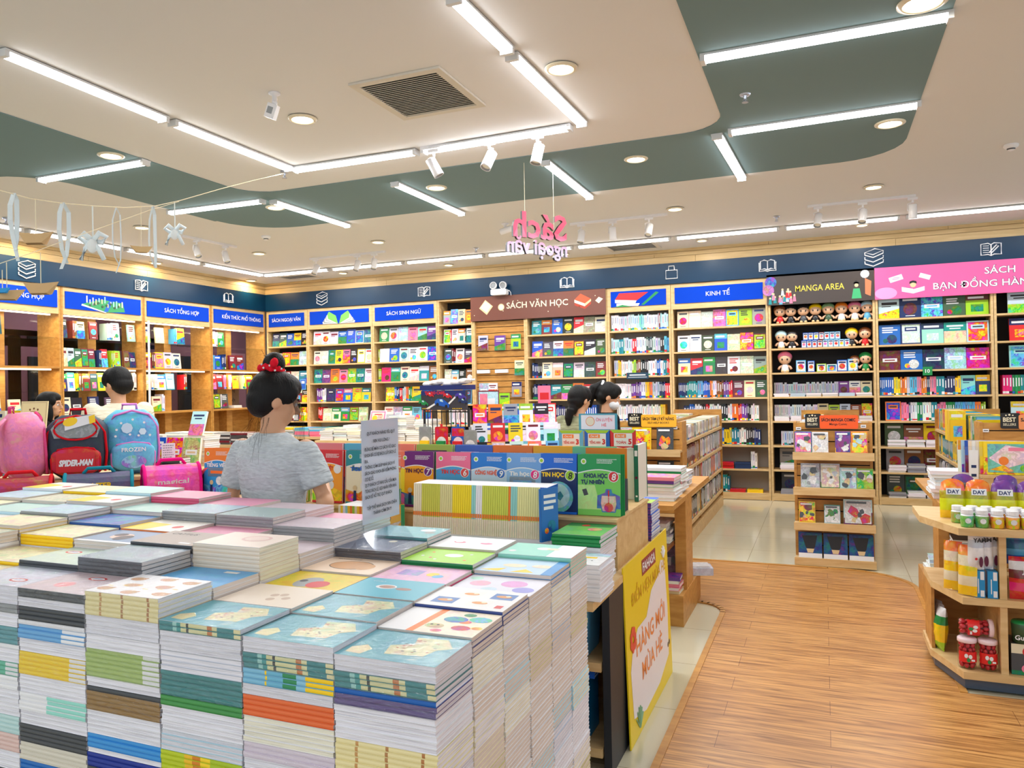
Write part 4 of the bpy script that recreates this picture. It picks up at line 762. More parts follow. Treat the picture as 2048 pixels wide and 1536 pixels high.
for i, x in enumerate((-.125, .065, .255)):
    for j in range(3):
        def cvb(m, w, h):
            m.rect(-w/2, 0, w/2, h*.2, C('w'), -.002); m.rect(-w*.5, h*.2, w*.5, h, C((18, 74, 140), .7), -.002); m.shape([(-w*.35, h*.9), (w*.3, h*.92), (w*.2, h*.45), (0, h*.25), (-w*.2, h*.45)], C('k'), -.0026); m.shape([(-.03, h*.38), (.03, h*.38), (.02, h*.22), (-.02, h*.22)], C('e'), -.003)
        cover_thing('comic_book', x, E0+.022*j-.01, .062, .178, .2, .02, 'b', 'dark blue comic book, bottom tier %s, %s of its row front to back' % (['left', 'middle', 'right'][i], ORD[j]), 'comic book', 'blue comics on the bottom tier', tilt=.14, cover=cvb)
# books on the other end cap and on the island's right side
E1 = 6.68+.05
for x, z, w, h, k, k2, kd, lb in [(-1.52, .915, .17, .2, 'y', 'y', 'r', 'yellow book on the end cap under SÁCH TÂM LÝ KỸ NĂNG, left'), (-1.31, .915, .145, .2, 'd', 'd', 'o', 'black book with grapefruit cover on the end cap, right'), (-1.62, .63, .14, .2, 'w', 'p', 'r', 'white and red book on the second tier, far left'), (-1.31, .63, .145, .19, 'k', 'k', 'y', 'dark book with blue and yellow cover, second tier right'), (-1.66, .915, .1, .2, 'a', 'p', 'w', 'pale book half hidden at the left of the upper tier')]:
    cover_thing('book', x, E1, z+.001, w, h, .02, k, lb, 'book', 'books on the SÁCH TÂM LÝ end cap', cover=cv_wrap(k2, kd))
def looserow(o, rz, x0, x1, z, cols, h, dep=.14, ts=(.014, .03), dy=.02):
    x = x0; cs, sn = math.cos(rz), math.sin(rz); i = 0; ks = list(cols)
    while x < x1-.01:
        t = random.uniform(*ts)
        if random.random() < .35 or i == 0: k = random.choice(ks)
        me, t = spine_me(t, h*random.uniform(.9, 1.04), dep, k); i += 1
        u, v = x+t/2, dy; loose(me, T_(o[0]+u*cs-v*sn, o[1]+u*sn+v*cs, z) @ R_(rz)); x += t+.0006
def loosepile(x, y, z, n, ks, w=.2, d=.14, rz=0, t=.02, of=.4):
    for j in range(n):
        loose(flat_me(w, d, t, random.choice(ks), random.random() < of), T_(x+random.uniform(-.008, .008), y+random.uniform(-.008, .008), z) @ R_(rz+random.uniform(-.05, .05))); z += t+.0004
    return z
for (ya, yb), zz in [((7.06, 7.9), 0), ((7.98, 9.6), 1)]:
    for z, ks, h in [(.971, 'wwixe', .14), (.721, 'umue' if not zz else 'wwsxir', .2), (.461, 'uuw' if not zz else 'wsxwor', .22), (.201, 'uek' if not zz else 'wskx', .2), (.121, 'wdx', .05)]:
        if z > .15: looserow((-1.17, ya), PI/2, 0, yb-ya, z, ks, h, dep=.2)
for i in range(9): loosepile(-1.62+.0, 7.2+.27*i, .972, random.choice([6, 7, 8]), 'wwxi', .2, .24, 0)
for i in range(10):
    for z, xx in ((.972, -.1), (.972, .2), (.972, 1.25), (.972, 1.53)): loosepile(xx, 7.1+.22*i, z, random.choice([4, 6, 8]), 'wwrpyai', .2, .17)
for z, ks, h in [(.971, 'cgyyo', .22), (.721, 'gtfy', .2), (.461, 'wxd', .2), (.201, 'wpc', .2)]: looserow((1.1, 9.2), -PI/2, 0, 2.2, z, ks, h, dep=.2)
for i in range(2): cover_thing('picture_book_case', 1.04, 7.35+.14*i, .972, .12, .26, .13, 'y', 'thick yellow boxed book on right island, %s one' % ['nearer', 'farther'][i], 'book', 'yellow boxed books on the right island', tilt=0)
# ================================================================ step table with post (centre right) and its mirror at right
def posttable(x0, x1, px_, ya, yb, y0, y1, lb, topz=.79, mir=1):
    t = thing('display_table', lb, 'table', (0, 0, 0), 0, 'oak step tables with a low platform')
    m = MB(); m.box(x0, ya, 0, x1, yb, .19, W_); m.build('platform', 'amber', t)
    m = MB(); m.box(px_-.035, ya+.17, .1905, px_+.035, ya+.42, topz-.03, W_); m.build('post', 'amber', t)
    m = MB(); m.box(x0, y0, topz-.03, x1, y1, topz, W_); m.build('table_top', 'amber', t)
    m = MB(); a, b = (x0, px_-.04) if mir > 0 else (px_+.04, x1); m.box(a, ya-.1, .47, b, yb+.1, .495, W_); m.build('middle_shelf', 'walnut', t)
    for yy in (ya+.2, ): m = MB(); q = x0+.04 if mir > 0 else x1-.04; m.box(q-.03, yy, .1905, q+.03, yy+.2, topz-.031, W_); m.build('post', 'amber', t)
    return t
posttable(-1.9, -.825, -.865, 4.73, 5.43, 4.45, 5.95, 'oak step table with brown post beside the tiled tongue of floor')
posttable(.60, 1.75, .66, 5.05, 6.1, 4.95, 6.2, 'step table with dark brown post behind the snack stand', mir=-1)
def pile(name, x, y, z, n, w, d, ks, lb, cat, grp, t=.02, jit=.008, rz=0, of=.3):
    for j in range(n):
        k = ks[j % len(ks)] if len(ks) > 1 else ks
        link(name, flat_me(w, d, t, k, random.random() < of), None, (x+random.uniform(-jit, jit), y+random.uniform(-jit, jit), z), rz+random.uniform(-.06, .06)*(jit > .004), '%s, %s from the bottom' % (lb, ORD[j]), cat, grp); z += t+.0006
    return z
pile('magazine', -.98, 4.62, .791, 7, .27, .2, 'wwwwgvp', 'magazine in the pink-topped pile on the step table', 'magazine', 'magazines on the step table')
pile('magazine', -1.29, 4.62, .791, 6, .27, .2, 'wawwxw', 'magazine in the pile left of the pink-topped one', 'magazine', 'magazines on the step table')
pile('magazine', -.99, 4.95, .791, 8, .27, .2, 'wwwpwwgw', 'magazine in the rear pile behind the pink-topped one', 'magazine', 'magazines on the step table')
pile('magazine', -1.02, 4.8, .496, 6, .2, .26, 'wwwxww', 'magazine in the pile on the middle shelf behind the post', 'magazine', 'magazines on the step table shelf', jit=.02)
pile('magazine', -1.0, 5.3, .791, 5, .25, .2, 'wxwcw', 'magazine in the low rear pile of the left step table', 'magazine', 'magazines on the step table')
z = pile('magazine', -.95, 4.76, .191, 5, .2, .14, 'eppwv', 'magazine in the purple-topped pile on the low platform', 'magazine', 'magazines on the low platform')
for i in range(5): cover_thing('magazine', -1.02-.03*i*0, 4.98+.026*i, .191, .2, .29, .012, 'x' if i < 4 else 'w', 'grey magazine leaning on the platform, %s from the front' % ORD[i], 'magazine', 'grey leaning magazines', tilt=.25)
m = MB(); m.box(-.1, -.06, 0, .1, .08, .05, C((206, 212, 232), .5)); m.box(-.09, -.05, .05, .08, .07, .062, C('w', .6)); m.build('wrapped_parcel', 'wrapped_print', loc=(-.83, 5.33, .191), rz=.3, label='pale wrapped parcel at the platform corner behind the post', cat='parcel')
# right step table
for i, (x, y) in enumerate([(.72, 5.12), (.74, 5.36), (1.02, 5.16)]): pile('magazine', x, y, .791, 8-i, .26, .19, 'wwww', 'white magazine, right step table, %s pile' % ['corner', 'rear', 'inner'][i], 'magazine', 'white magazines on the right step table', jit=.014, of=.7)
pile('magazine', .80, 5.0, .496, 4, .27, .2, 'cwwk', 'magazine in the dark-topped pile below the white ones', 'magazine', 'magazines on the right middle shelf')
pile('magazine', .72, 5.65, .191, 6, .2, .22, 'wwwwwa', 'magazine in the pale blue topped pile on the right platform', 'magazine', 'magazines on the right platform')
pile('magazine', .70, 5.18, .191, 5, .22, .2, 'wwgwh', 'magazine in the pink-topped pile on the right platform', 'magazine', 'magazines on the right platform')
t = thing('wooden_box', 'pale wooden box carrying picture boards on the right step table', 'box', (.82, 4.96, .791)); m = MB(); m.box(0, 0, 0, .7, .3, .15, W_); m.build('box_body', 'oak', t); m = MB(); m.box(-.01, -.01, .1505, .71, .31, .165, W_); m.build('box_lid', 'oak', t)
for i in range(8):
    k = ['y', 'y', 'i', 'w', 'i', 'b', 'a', 'w'][i]
    def cvp(m, w, h):
        m.rect(-w*.42, h*.07, w*.42, h*.93, C((120, 200, 190), .6), -.002); m.shape([(-w*.4, h*.5), (-w*.05, h*.9), (w*.35, h*.8), (w*.3, h*.35), (-w*.05, h*.2)], C((250, 220, 230), .9), -.0026); m.shape([(-w*.38, h*.15), (-w*.1, h*.3), (w*.1, h*.12), (0, h*.08)], C('y', .6), -.003)
        m.rect(0, h*.72, w*.32, h*.82, C('p'), -.0032); m.disc(-w*.1, h*.42, w*.1, C('o'), -.0034); m.disc(w*.3, h*.2, w*.08, C('l', .8), -.0034)
    cover_thing('picture_board', .95-.016*i, 4.985+.015*i, .957, .24, .185, .01, k, 'yellow picture board standing in front of the row' if i == 0 else '%s-edged picture board, %s behind the front yellow one' % (NAMES[k], ORD[i-1]), 'picture board', 'picture boards on the wooden box', tilt=.04, cover=cvp if i == 0 else None)
def cvp2(m, w, h): m.rect(-w*.4, h*.1, w*.4, h*.9, C('p', .8), -.002); m.disc(0, h*.5, w*.2, C('w'), -.003)
cover_thing('picture_board', 1.22, 5.0, .957, .22, .25, .01, 'o', 'tall orange-edged picture board at the right edge', 'picture board', 'picture boards on the wooden box', tilt=.04, cover=cvp2)
t = thing('acrylic_stand', 'tall clear acrylic display stand left of the picture boards', 'stand', (.76, 5.0, .957-.165)); m = MB(); m.box(0, 0, 0, .045, .003, .30, C('w')); 
for i in range(4): m.rect(.01, .05+.05*i, .035, .066+.05*i, C('n', .6), -.001)
m.build('label_strip', 'print', t); m = MB(); m.box(-.02, .004, 0, .16, .16, .32, W_); m.build('clear_box', 'acrylic', t)
# ================================================================ snack stand at the right
SY = 4.2
t = thing('snack_stand', 'oak snack stand at the right edge with angled left side', 'display stand', (0, 0, 0))
outl = [(.60, SY), (1.7, SY), (1.7, SY+.62), (.50, SY+.62), (.50, SY+.3)]
def shp(d): return [(.60-d*.4, SY-d), (1.7, SY-d), (1.7, SY+.62), (.50-d, SY+.62), (.50-d, SY+.3-d*.4)]
m = MB(); m.prism(shp(-.01), .0115, .06, C((62, 78, 98))); m.build('plinth', 'plastic', t)
for z, d in ((.095, .01), (.45, .0), (.79, .05)): m = MB(); m.prism(shp(d), z-.034, z, W_); m.build('shelf_board', 'oak', t)
m = MB(); m.box(.755, SY+.01, .0955, .785, SY+.61, .4155, W_); m.build('divider', 'oak', t); m = MB(); m.box(.755, SY+.01, .4505, .785, SY+.61, .7555, W_); m.build('divider', 'oak', t)
m = MB(); m.box(.52, SY+.59, .0955, 1.69, SY+.605, .4155, W_); m.build('back_panel', 'amber', t)
m = MB(); m.prism([(.50, SY+.31), (.515, SY+.31), (.515, SY+.58), (.50, SY+.58)], .0955, .4155, W_); m.build('side_panel', 'amber', t)
for i in range(18):
    r, q = divmod(i, 6); x = .625+.062*q+(.0 if r % 2 == 0 else .02)-.012*r; y = SY-.0+.058*r; k = [(120, 190, 90), (110, 180, 90), (240, 150, 50), (240, 160, 60), (236, 140, 70), (230, 150, 60)][q]
    t = thing('candy_jar', 'small candy jar with white cap, %s from left in the %s row' % (ORD[q], ['front', 'middle', 'rear'][r]), 'jar', (x, y, .791), 0, 'candy jars on the snack stand tray')
    m = MB(); m.lathe([(.026, 0), (.0285, .005), (.0285, .054), (.023, .062)], [C(k, .8)]*2+[C('w')]*1, 16); jb = m.build('jar_body', 'wrapped_print', t, True)
    m = MB(); m.lathe([(.0245, .0625), (.0255, .0635), (.0255, .082), (.023, .084)], WHITE, 16); m.build('cap', 'plastic', jb)
    m = MB(); m.disc(0, .032, .013, C('w', .6), -.0294, 10); m.build('label_print', 'print', jb)
def pouch(name, x, y, z, w, h, cols, lb, grp, rz=0, tilt=.06, puff=.03, cat='snack bag', txt=None, extra=None, scal=False):
    t = thing(name, lb, cat, (x, y, z), rz, grp, rot=(-tilt, 0, rz)); m = MB(); nx, nz = 9, 11; V = []; rr = random.Random(int(x*997+z*31))
    for s in (-1, 1):
        for j in range(nz):
            v = j/(nz-1)
            for i in range(nx):
                u = i/(nx-1)*2-1; b = (1-u**4)*math.sin(PI*min(max(v, .0), 1))**.6; wob = rr.uniform(-.003, .003) if 0 < i < nx-1 else 0
                ww = w*(1 if not scal else (1-.16*max(0, v-.72)/.28*abs(u)))
                hh = h*v-(h*.1*u*u if (scal and v > .7) else 0)
                V.append((u*ww/2, s*puff*b+wob, hh))
    F = []; cc = []
    for s in (0, 1):
        for j in range(nz-1):
            for i in range(nx-1):
                a = s*nx*nz+j*nx+i; F.append([a, a+1, a+nx+1, a+nx] if s == 0 else [a, a+nx, a+nx+1, a+1]); cc.append(C(cols[min(int(j/(nz-1)*len(cols)), len(cols)-1)], .35 if j > 4 else .1))
    m.add(V, F, cc); m.build('pouch', 'wrapped_print', t, True)
    if txt:
        m = MB(); m.rect(-w*.28, h*.6, w*.28, h*.76, WHITE, -puff-.003); m.text(txt, 0, h*.63, h*.09, C('n'), -puff-.004, maxw=w*.5, bold=.03); m.build('brand_label', 'print', t)
    if extra: m = MB(); extra(m); m.build('printed_picture', 'print', t)
    return t
for i in range(5):
    k = 'o' if i < 2 else 'v'
    pouch('snack_pouch', .60+.112*i, SY+.24, .791, .118, .20, ['y', (220, 230, 10), (216, 226, 10), (180, 170, 20), k, k], 'yellow gummy pouch with %s top, %s from left' % ('orange' if i < 2 else 'purple', ORD[i]), 'yellow gummy pouches behind the jars', txt='DAY', scal=True, tilt=.1)
for i in range(3): pouch('snack_pouch', .66+.19*i, SY+.34, .791, .118, .215, ['y', 'y', 'd', 'd', 'v'], 'dark-topped pouch in the rear row, %s from left' % ORD[i], 'rear pouches behind the jars', scal=True)
def yam(m):
    m.disc(.008, .045, .009, C((90, 20, 60)), -.033, 12, .026); m.disc(-.014, .06, .006, C('r'), -.033); m.text('YAM', 0, .14, .02, K_, -.033, bold=.03)
for i, (x, rz) in enumerate([(.66, .3), (.70, -.1), (.735, .2)]): pouch('snack_bag', x, SY+.02+.03*i, .583, .075, .185, ['w', 'w', 'w', 's', 'w'], 'white bag with purple yams hanging in the left bay, %s' % ['left', 'middle', 'right'][i], 'hanging yam bags', rz=rz, tilt=-.05, extra=yam)
for i, (x, y) in enumerate([(.575, SY+.12), (.625, SY+.03)]): pouch('snack_bag', x, y, .455, .085, .24, ['y', 'i', 'y', 'i', 'o'], 'crumpled yellow bag leaning on the angled side, %s' % ['farther', 'nearer'][i], 'yellow bags on the left shelf', rz=-.5, tilt=.05)
for i, x in enumerate((.675, .728)):
    t = thing('snack_box', 'slim blue box under the yam bags, %s' % ['left', 'right'][i], 'box', (x, SY+.015, .451), 0, 'slim blue boxes'); m = MB(); m.box(-.021, 0, 0, .021, .09, .128, C((24, 140, 200))); m.build('carton', 'print', t)
    m = MB(); m.rect(.002, .085, .018, .125, WHITE, -.0006); m.rect(.002, .005, .018, .035, WHITE, -.0006); m.rect(-.008, .02, -.004, .09, WHITE, -.0006); m.build('label_print', 'print', t)
def jarbig(x, y, z, lb, lying=False):
    t = thing('fruit_jar', lb, 'jar', (x, y, z), 0, 'big clear jars of red berries', rot=(0, PI/2, 0) if lying else None); t.scale = (.66, .66, .86)
    m = MB(); m.lathe([(.055, 0), (.062, .01), (.062, .13), (.056, .145)], W_, 20); m.build('clear_wall', 'clear_glass', t, True)
    m = MB(); m.lathe([(.060, .146), (.064, .148), (.064, .166), (.058, .17)], C((240, 214, 220)), 20); m.build('lid', 'plastic', t, True)
    m = MB(); rr = random.Random(3)
    for j in range(5):
        for q in range(7): a = q*2*PI/7+j*.5; m.ball((.04*math.cos(a), .04*math.sin(a), .02+.028*j), .0155, C((196, 30, 44)), 8, 6)
        m.ball((0, 0, .02+.028*j), .016, C((190, 26, 40)), 8, 6)
    b = m.build('berries', 'plastic', t, True); b['kind'] = 'stuff'
    m = MB(); n = 8; R = .0632
    for q in range(n):
        a0 = -PI/2-1.1+2.2*q/n; a1 = -PI/2-1.1+2.2*(q+1)/n; m.poly([(R*math.cos(a0), R*math.sin(a0), .04), (R*math.cos(a1), R*math.sin(a1), .04), (R*math.cos(a1), R*math.sin(a1), .1), (R*math.cos(a0), R*math.sin(a0), .1)], C((226, 40, 40)))
    m.disc(-.015, .078, .012, WHITE, -R-.001); m.disc(.012, .074, .012, WHITE, -R-.001); m.disc(0, .055, .012, C('g'), -R-.0015); m.rect(.018, .05, .04, .06, WHITE, -R-.001); m.build('paper_label', 'print', t)
jarbig(.622, SY+.06, .0965, 'clear jar of red berries standing at bottom left'); jarbig(.692+.005, SY+.075-.0, .0965, 'clear jar of red berries standing beside the divider') if False else None
jarbig(.709, SY+.06, .0965, 'clear jar of red berries standing right beside the divider'); jarbig(.59, SY+.08, .290, 'clear jar of red berries lying on top', True)
for i in range(3): pouch('snack_bag', .535, SY+.3+.07*i, .0965, .08, .22, ['l', 'y', 'y', 'g', 'w'], 'yellow-green bag on the angled side, %s from front' % ORD[i], 'yellow-green bags at the angled side', rz=-1.2)
pouch('snack_bag', .90, SY+.04, .451, .2, .2, ['r', 'h', 'r', 'm', 'w', 'r'], 'big red bag in the right bay with brown sweets', 'bags in the right bay', extra=lambda m: (m.disc(.03, .07, .05, C('u', .9), -.034, 16), m.text('JELLY', 0, .13, .03, WHITE, -.034, bold=.02)))
pouch('snack_bag', .90, SY+.12, .60, .2, .15, ['b', 'c', (40, 110, 160), 'c'], 'pale blue bag at the top of the right bay', 'bags in the right bay')
t = thing('snack_tub', 'green gummy tub on the bottom shelf of the right bay', 'tub', (.85, SY+.06, .245), 0); m = MB(); m.lathe([(.04, 0), (.045, .09), (.04, .1)], [C('f'), C('g')], 18); m.build('tub_body', 'plastic', t, True); m = MB(); m.text('Gums', 0, .02, .022, WHITE, -.0465, bold=.02); m.build('lettering', 'print', t)
t = thing('snack_tub', 'silver-grey tub right of the green gummy tub', 'tub', (.95, SY+.06, .245), 0); m = MB(); m.lathe([(.042, 0), (.047, .11), (.05, .12)], [C('s'), C('x')], 18); m.build('tub_body', 'plastic', t, True)
t = thing('snack_box', 'fruit-printed box on the bottom shelf right of the divider', 'box', (.92, SY+.03, .0965), 0); m = MB(); m.box(-.12, 0, 0, .12, .14, .145, C('d')); m.build('carton', 'print', t)
m = MB(); m.rect(-.12, .1, .12, .145, C('i'), -.0006); m.disc(-.05, .11, .025, C('r'), -.0012); m.disc(.0, .115, .025, C('o'), -.0014); m.disc(.03, .06, .04, C('i'), -.0018, 20); m.disc(.03, .06, .012, C('r'), -.0022); m.disc(-.06, .03, .02, C('p'), -.002); m.rect(-.12, .0, -.04, .02, C('g', .8), -.0008); m.build('printed_picture', 'print', t)
# ================================================================ notebook island in the foreground
random.seed(5)
NT = .0116
PG = [C((232, 231, 240), -.8), C((222, 209, 200), -.5), C((236, 232, 214), -.7)]  # bluish front and pinkish side whites have the light's tint painted in
NB = {}
def nb_mesh(kind, cols, w=.248, d=.176, t=NT, page=0, cover=None, fine=False):
    """kind S: stapled/glued spine to the front, cols = list of (colour, from, to) along the spine; kind P: page edges to the front"""
    key = (kind, str(cols), w, d, t, page, id(cover) if cover else 0)
    if key in NB: return NB[key]
    m = MB(); b = .0007; pg = PG[page]; c0 = C(cols[0][0], 0) if cols else C('w')
    m.box(.0006, .0012 if kind == 'P' else .002, b, w-.0012, d-.0012, t-b, pg)
    m.box(0, 0, 0, w, d, b, c0); m.box(0, 0, t-b, w, d, t, c0 if not cover else C('w'))
    if kind == 'S':
        n = 5; V = []; F = []; cc = []
        for k, a, e in [(c, a, e) for c, a, e in cols]:
            q = len(V)
            for i in range(n): an = PI*i/(n-1); V += [(a*w, .0022-.0022*math.sin(an), t/2-(t/2)*math.cos(an)), (e*w, .0022-.0022*math.sin(an), t/2-(t/2)*math.cos(an))]
            for i in range(n-1): F.append([q+2*i, q+2*i+1, q+2*i+3, q+2*i+2]); cc.append(C(k, 0))
        m.add(V, F, cc)
    if cover:
        sub = MB(); cover(sub, w, d)
        for f, c in zip(sub.f, sub.c): m.add([(sub.v[i].x, sub.v[i].z, t+.0002-sub.v[i].y*.5) for i in f], [list(range(len(f)))], c)
    o = m.build('tmp'); NB[key] = o.data; bpy.data.objects.remove(o); return NB[key]
FILM = {}
def film(parent, w, d, h):
    key = (w, d, round(h, 3))
    if key not in FILM:
        m = MB(); m.box(-.0015, -.0015, -.0004, w+.0015, d+.0015, h+.0012, W_); o = m.build('tmp', 'shrink_film'); FILM[key] = o.data; bpy.data.objects.remove(o)
    return link('plastic_wrap', FILM[key], parent)
def pack(x, y, z, n, kind, cols, label, page=0, cover=None, rz=0, w=.248, d=.176, t=NT, wrap=False, group='packs of notebooks in the big stacks', jit=.0016):
    """n notebooks, z is the underside; returns the top"""
    p = thing('notebook_pack', label, 'notebooks', (x, y, z), rz, group); zz = 0
    for i in range(n):
        me = nb_mesh(kind, cols, w, d, t, page, cover if i == n-1 else None)
        link('notebook', me, p, (random.uniform(-jit, jit), random.uniform(-jit, jit), zz)); zz += t+.0002
    if wrap: film(p, w, d, zz)
    return z+zz+.0006
# cover art for the notebooks on top (x 0..w, z 0..d read as seen from the front)
def c_map(m, w, d):
    m.rect(0, 0, w, d, C((96, 178, 194), .12), -.0002); rr = random.Random(4); c = C((232, 226, 178), .55)
    m.shape([(w*.06, d*.12), (w*.22, d*.1), (w*.26, d*.3), (w*.16, d*.42), (w*.05, d*.3)], C((236, 226, 170), .25), -.0006)
    m.shape([(w*.42, d*.2), (w*.78, d*.26), (w*.82, d*.5), (w*.94, d*.62), (w*.8, d*.9), (w*.5, d*.86), (w*.56, d*.62), (w*.36, d*.5)], c, -.0006)
    for i in range(16): x = w*rr.uniform(.45, .85); z = d*rr.uniform(.3, .8); m.disc(x, z, .004, C(rr.choice([(190, 120, 80), (120, 140, 90), (200, 90, 70), 'd'])), -.001, 7, .0025)
    for i in range(7): x = w*rr.uniform(.08, .95); z = d*rr.uniform(.05, .95); m.shape([(x, z), (x+.018, z+.002), (x+.03, z+.008), (x+.012, z+.006)], C((226, 238, 232)), -.0008)
def c_bear(m, w, d):
    m.rect(0, 0, w, d, C('w', .0), -.0002)
    for i, (a, b) in enumerate([(.15, .75), (.5, .85), (.85, .8), (.3, .45), (.7, .5), (.12, .2), (.5, .14), (.88, .2)]):
        m.disc(w*a, d*b, w*.10, C((212, 160, 118), .25), -.0006, 16, w*.06); m.disc(w*(a+.08), d*(b+.06), w*.02, C((212, 160, 118)), -.0008, 8)
    for i in range(6): m.rect(w*(.05+.16*i), d*(.33+.06*(i % 3)), w*(.12+.16*i), d*(.35+.06*(i % 3)), C('y'), -.0007)
def c_cats(m, w, d):
    m.rect(0, 0, w, d, WHITE, -.0002)
    for i, (a, b) in enumerate([(.12, .15), (.52, .15), (.3, .55), (.68, .55)]):
        m.rect(w*a, d*b, w*(a+.26), d*(b+.3), C((70, 120, 190) if i in (0, 3) else (236, 236, 236)), -.0006); m.disc(w*(a+.13), d*(b+.15), w*.09, C((226, 150, 70)), -.001, 14, w*.045); m.disc(w*(a+.17), d*(b+.18), w*.03, C('i'), -.0014, 8)
    m.rect(w*.86, d*.12, w*.94, d*.26, C('r'), -.0008)
def c_cart(m, w, d):
    m.rect(0, 0, w*.32, d, C('w'), -.0002); m.rect(w*.32, 0, w, d, C((250, 236, 214), .3), -.0002); m.shape([(w*.3, 0), (w*.38, 0), (w*.42, d), (w*.34, d)], C('o'), -.0004)
    for a, b, r, k in [(.5, .3, .1, 'e'), (.62, .62, .13, 'b'), (.78, .3, .1, 'r'), (.86, .7, .12, 'c'), (.7, .85, .07, 'g'), (.93, .35, .06, 'y'), (.58, .12, .06, 'p'), (.74, .55, .07, 'o')]: m.disc(w*a, d*b, w*r, C(k, .9), -.0006-.0002*r*10, 12, w*r*.7)
    for a in (.46, .53): m.disc(w*a, d*.33, .004, K_, -.0016, 8)
def c_dots(m, w, d):
    m.rect(0, 0, w, d, C((226, 226, 240)), -.0002)
    for a, b, r, k in [(.25, .5, .16, (236, 170, 200)), (.65, .6, .2, (226, 160, 220)), (.84, .3, .16, (150, 150, 226)), (.45, .2, .12, (200, 220, 240)), (.12, .78, .1, (180, 230, 214))]: m.disc(max(0, w*a), d*b, w*r*.8, C(k, .2), -.0006, 16, min(d*.36, w*r*.7))
def c_bunny(m, w, d):
    m.rect(0, 0, w, d, C((190, 216, 240)), -.0002); m.shape([(w*.05, d*.1), (w*.3, d*.05), (w*.35, d*.3)], C('y'), -.0006); m.shape([(w*.45, d*.05), (w*.75, d*.1), (w*.6, d*.3)], C('y'), -.0006); m.disc(w*.4, d*.5, w*.16, C('i', .3), -.0008, 14, w*.09); m.disc(w*.75, d*.55, w*.14, C('i', .3), -.0008, 14, w*.08); m.rect(w*.86, 0, w, d, C((40, 140, 210)), -.001)
def c_mint(m, w, d): m.rect(0, 0, w*.66, d, C((140, 214, 196)), -.0002); m.rect(w*.66, 0, w, d, C('w'), -.0002); m.disc(w*.5, d*.6, w*.11, C('w'), -.0006, 16, w*.08); m.disc(w*.62, d*.6, w*.09, C('i'), -.0008, 16, w*.06); m.disc(w*.12, d*.3, w*.05, C('w', .5), -.0006)
def c_otter(m, w, d): m.rect(0, 0, w, d, C((96, 184, 206)), -.0002); m.disc(w*.42, d*.55, w*.13, C('w'), -.0005, 18, w*.085); m.disc(w*.43, d*.55, w*.1, C((186, 146, 130)), -.0008, 16, w*.06); m.disc(w*.66, d*.5, w*.1, C((170, 130, 120)), -.0006, 16, w*.05); m.text('LOVELY', w*.22, d*.8, .008, WHITE, -.0008)
def c_pinkx(m, w, d): m.rect(0, 0, w, d, C((240, 190, 220), .3), -.0002); m.rect(w*.2, d*.35, w*.5, d*.7, C((190, 150, 220), .6), -.0006); m.disc(w*.65, d*.5, w*.08, C('y'), -.0007); m.disc(w*.75, d*.4, w*.07, C('c'), -.0008)
def c_lime(m, w, d): m.rect(0, 0, w, d, C((160, 216, 50)), -.0002); m.disc(w*.55, d*.55, w*.13, C('w'), -.0006, 16, w*.09); [m.disc(w*a, d*b, .006, C(k), -.0008, 8) for a, b, k in [(.2, .7, 'o'), (.3, .3, 'r'), (.8, .25, 'o'), (.75, .7, 'w'), (.15, .4, 'w'), (.4, .2, 'w')]]
def c_wpink(m, w, d): m.rect(0, 0, w, d, C((238, 236, 240)), -.0002); m.disc(w*.3, d*.5, w*.09, C((220, 80, 120)), -.0006, 14, w*.05); m.disc(w*.28, d*.55, w*.06, C('w'), -.0008); m.disc(w*.7, d*.5, w*.09, C((230, 130, 170)), -.0006, 14, w*.05); m.disc(w*.66, d*.6, w*.05, C('w'), -.0008)
def c_capy(m, w, d): m.rect(0, 0, w, d, C((240, 214, 190)), -.0002); m.disc(w*.5, d*.5, w*.3, C((70, 50, 40)), -.0004, 22, d*.3); m.disc(w*.5, d*.5, w*.29, C((214, 160, 110)), -.0006, 22, d*.28); m.disc(w*.72, d*.45, w*.13, C((220, 168, 116)), -.0008, 14, d*.2); m.text('RELAXING HOME', w*.3, d*.86, .008, K_, -.001, maxw=w*.5)
def c_yell(m, w, d): m.rect(0, 0, w, d, C((226, 196, 20), .2), -.0002); m.disc(w*.45, d*.4, w*.16, C('x'), -.0006, 16, d*.3); m.disc(w*.62, d*.32, w*.14, C('r'), -.0008, 14, d*.2); m.disc(w*.36, d*.45, w*.05, K_, -.001)
def c_crm(m, w, d): m.rect(0, 0, w, d, C((232, 218, 204)), -.0002); [m.disc(w*a, d*b, w*.05, C((200, 176, 160)), -.0006, 12) for a, b in [(.5, .5), (.6, .55), (.7, .4), (.55, .3)]]
def plain(k, a=.15, extra=None):
    def f(m, w, d):
        m.rect(0, 0, w, d, C(k, a), -.0002)
        if extra: extra(m, w, d)
    return f
def oval(m, w, d, x=.3, z=.7): m.disc(w*x, d*z, w*.13, C('r'), -.0008, 20, d*.09); m.disc(w*x, d*z, w*.1, WHITE, -.001, 20, d*.06); m.text('STUDY', w*x, d*z-.003, .007, C('b'), -.0012, maxw=w*.16, bold=.02)
c_navy = plain((84, 98, 122), .1, lambda m, w, d: (m.disc(w*.55, d*.8, w*.06, C('i'), -.0008), m.rect(w*.3, d*.2, w*.4, d*.26, WHITE, -.0008)))
c_teal = plain((110, 190, 196), .1, lambda m, w, d: (m.disc(w*.75, d*.7, w*.12, WHITE, -.0008, 14, d*.12), m.disc(w*.85, d*.5, w*.08, C('x'), -.001, 14, d*.1)))
c_gl = plain((150, 172, 184), .5); c_sky = plain((90, 170, 226), .1, lambda m, w, d: (m.rect(w*.6, d*.8, w*.8, d*.9, WHITE, -.0008), m.shape([(w*.1, 0), (w*.7, 0), (w*.5, d*.3)], WHITE, -.0008)))
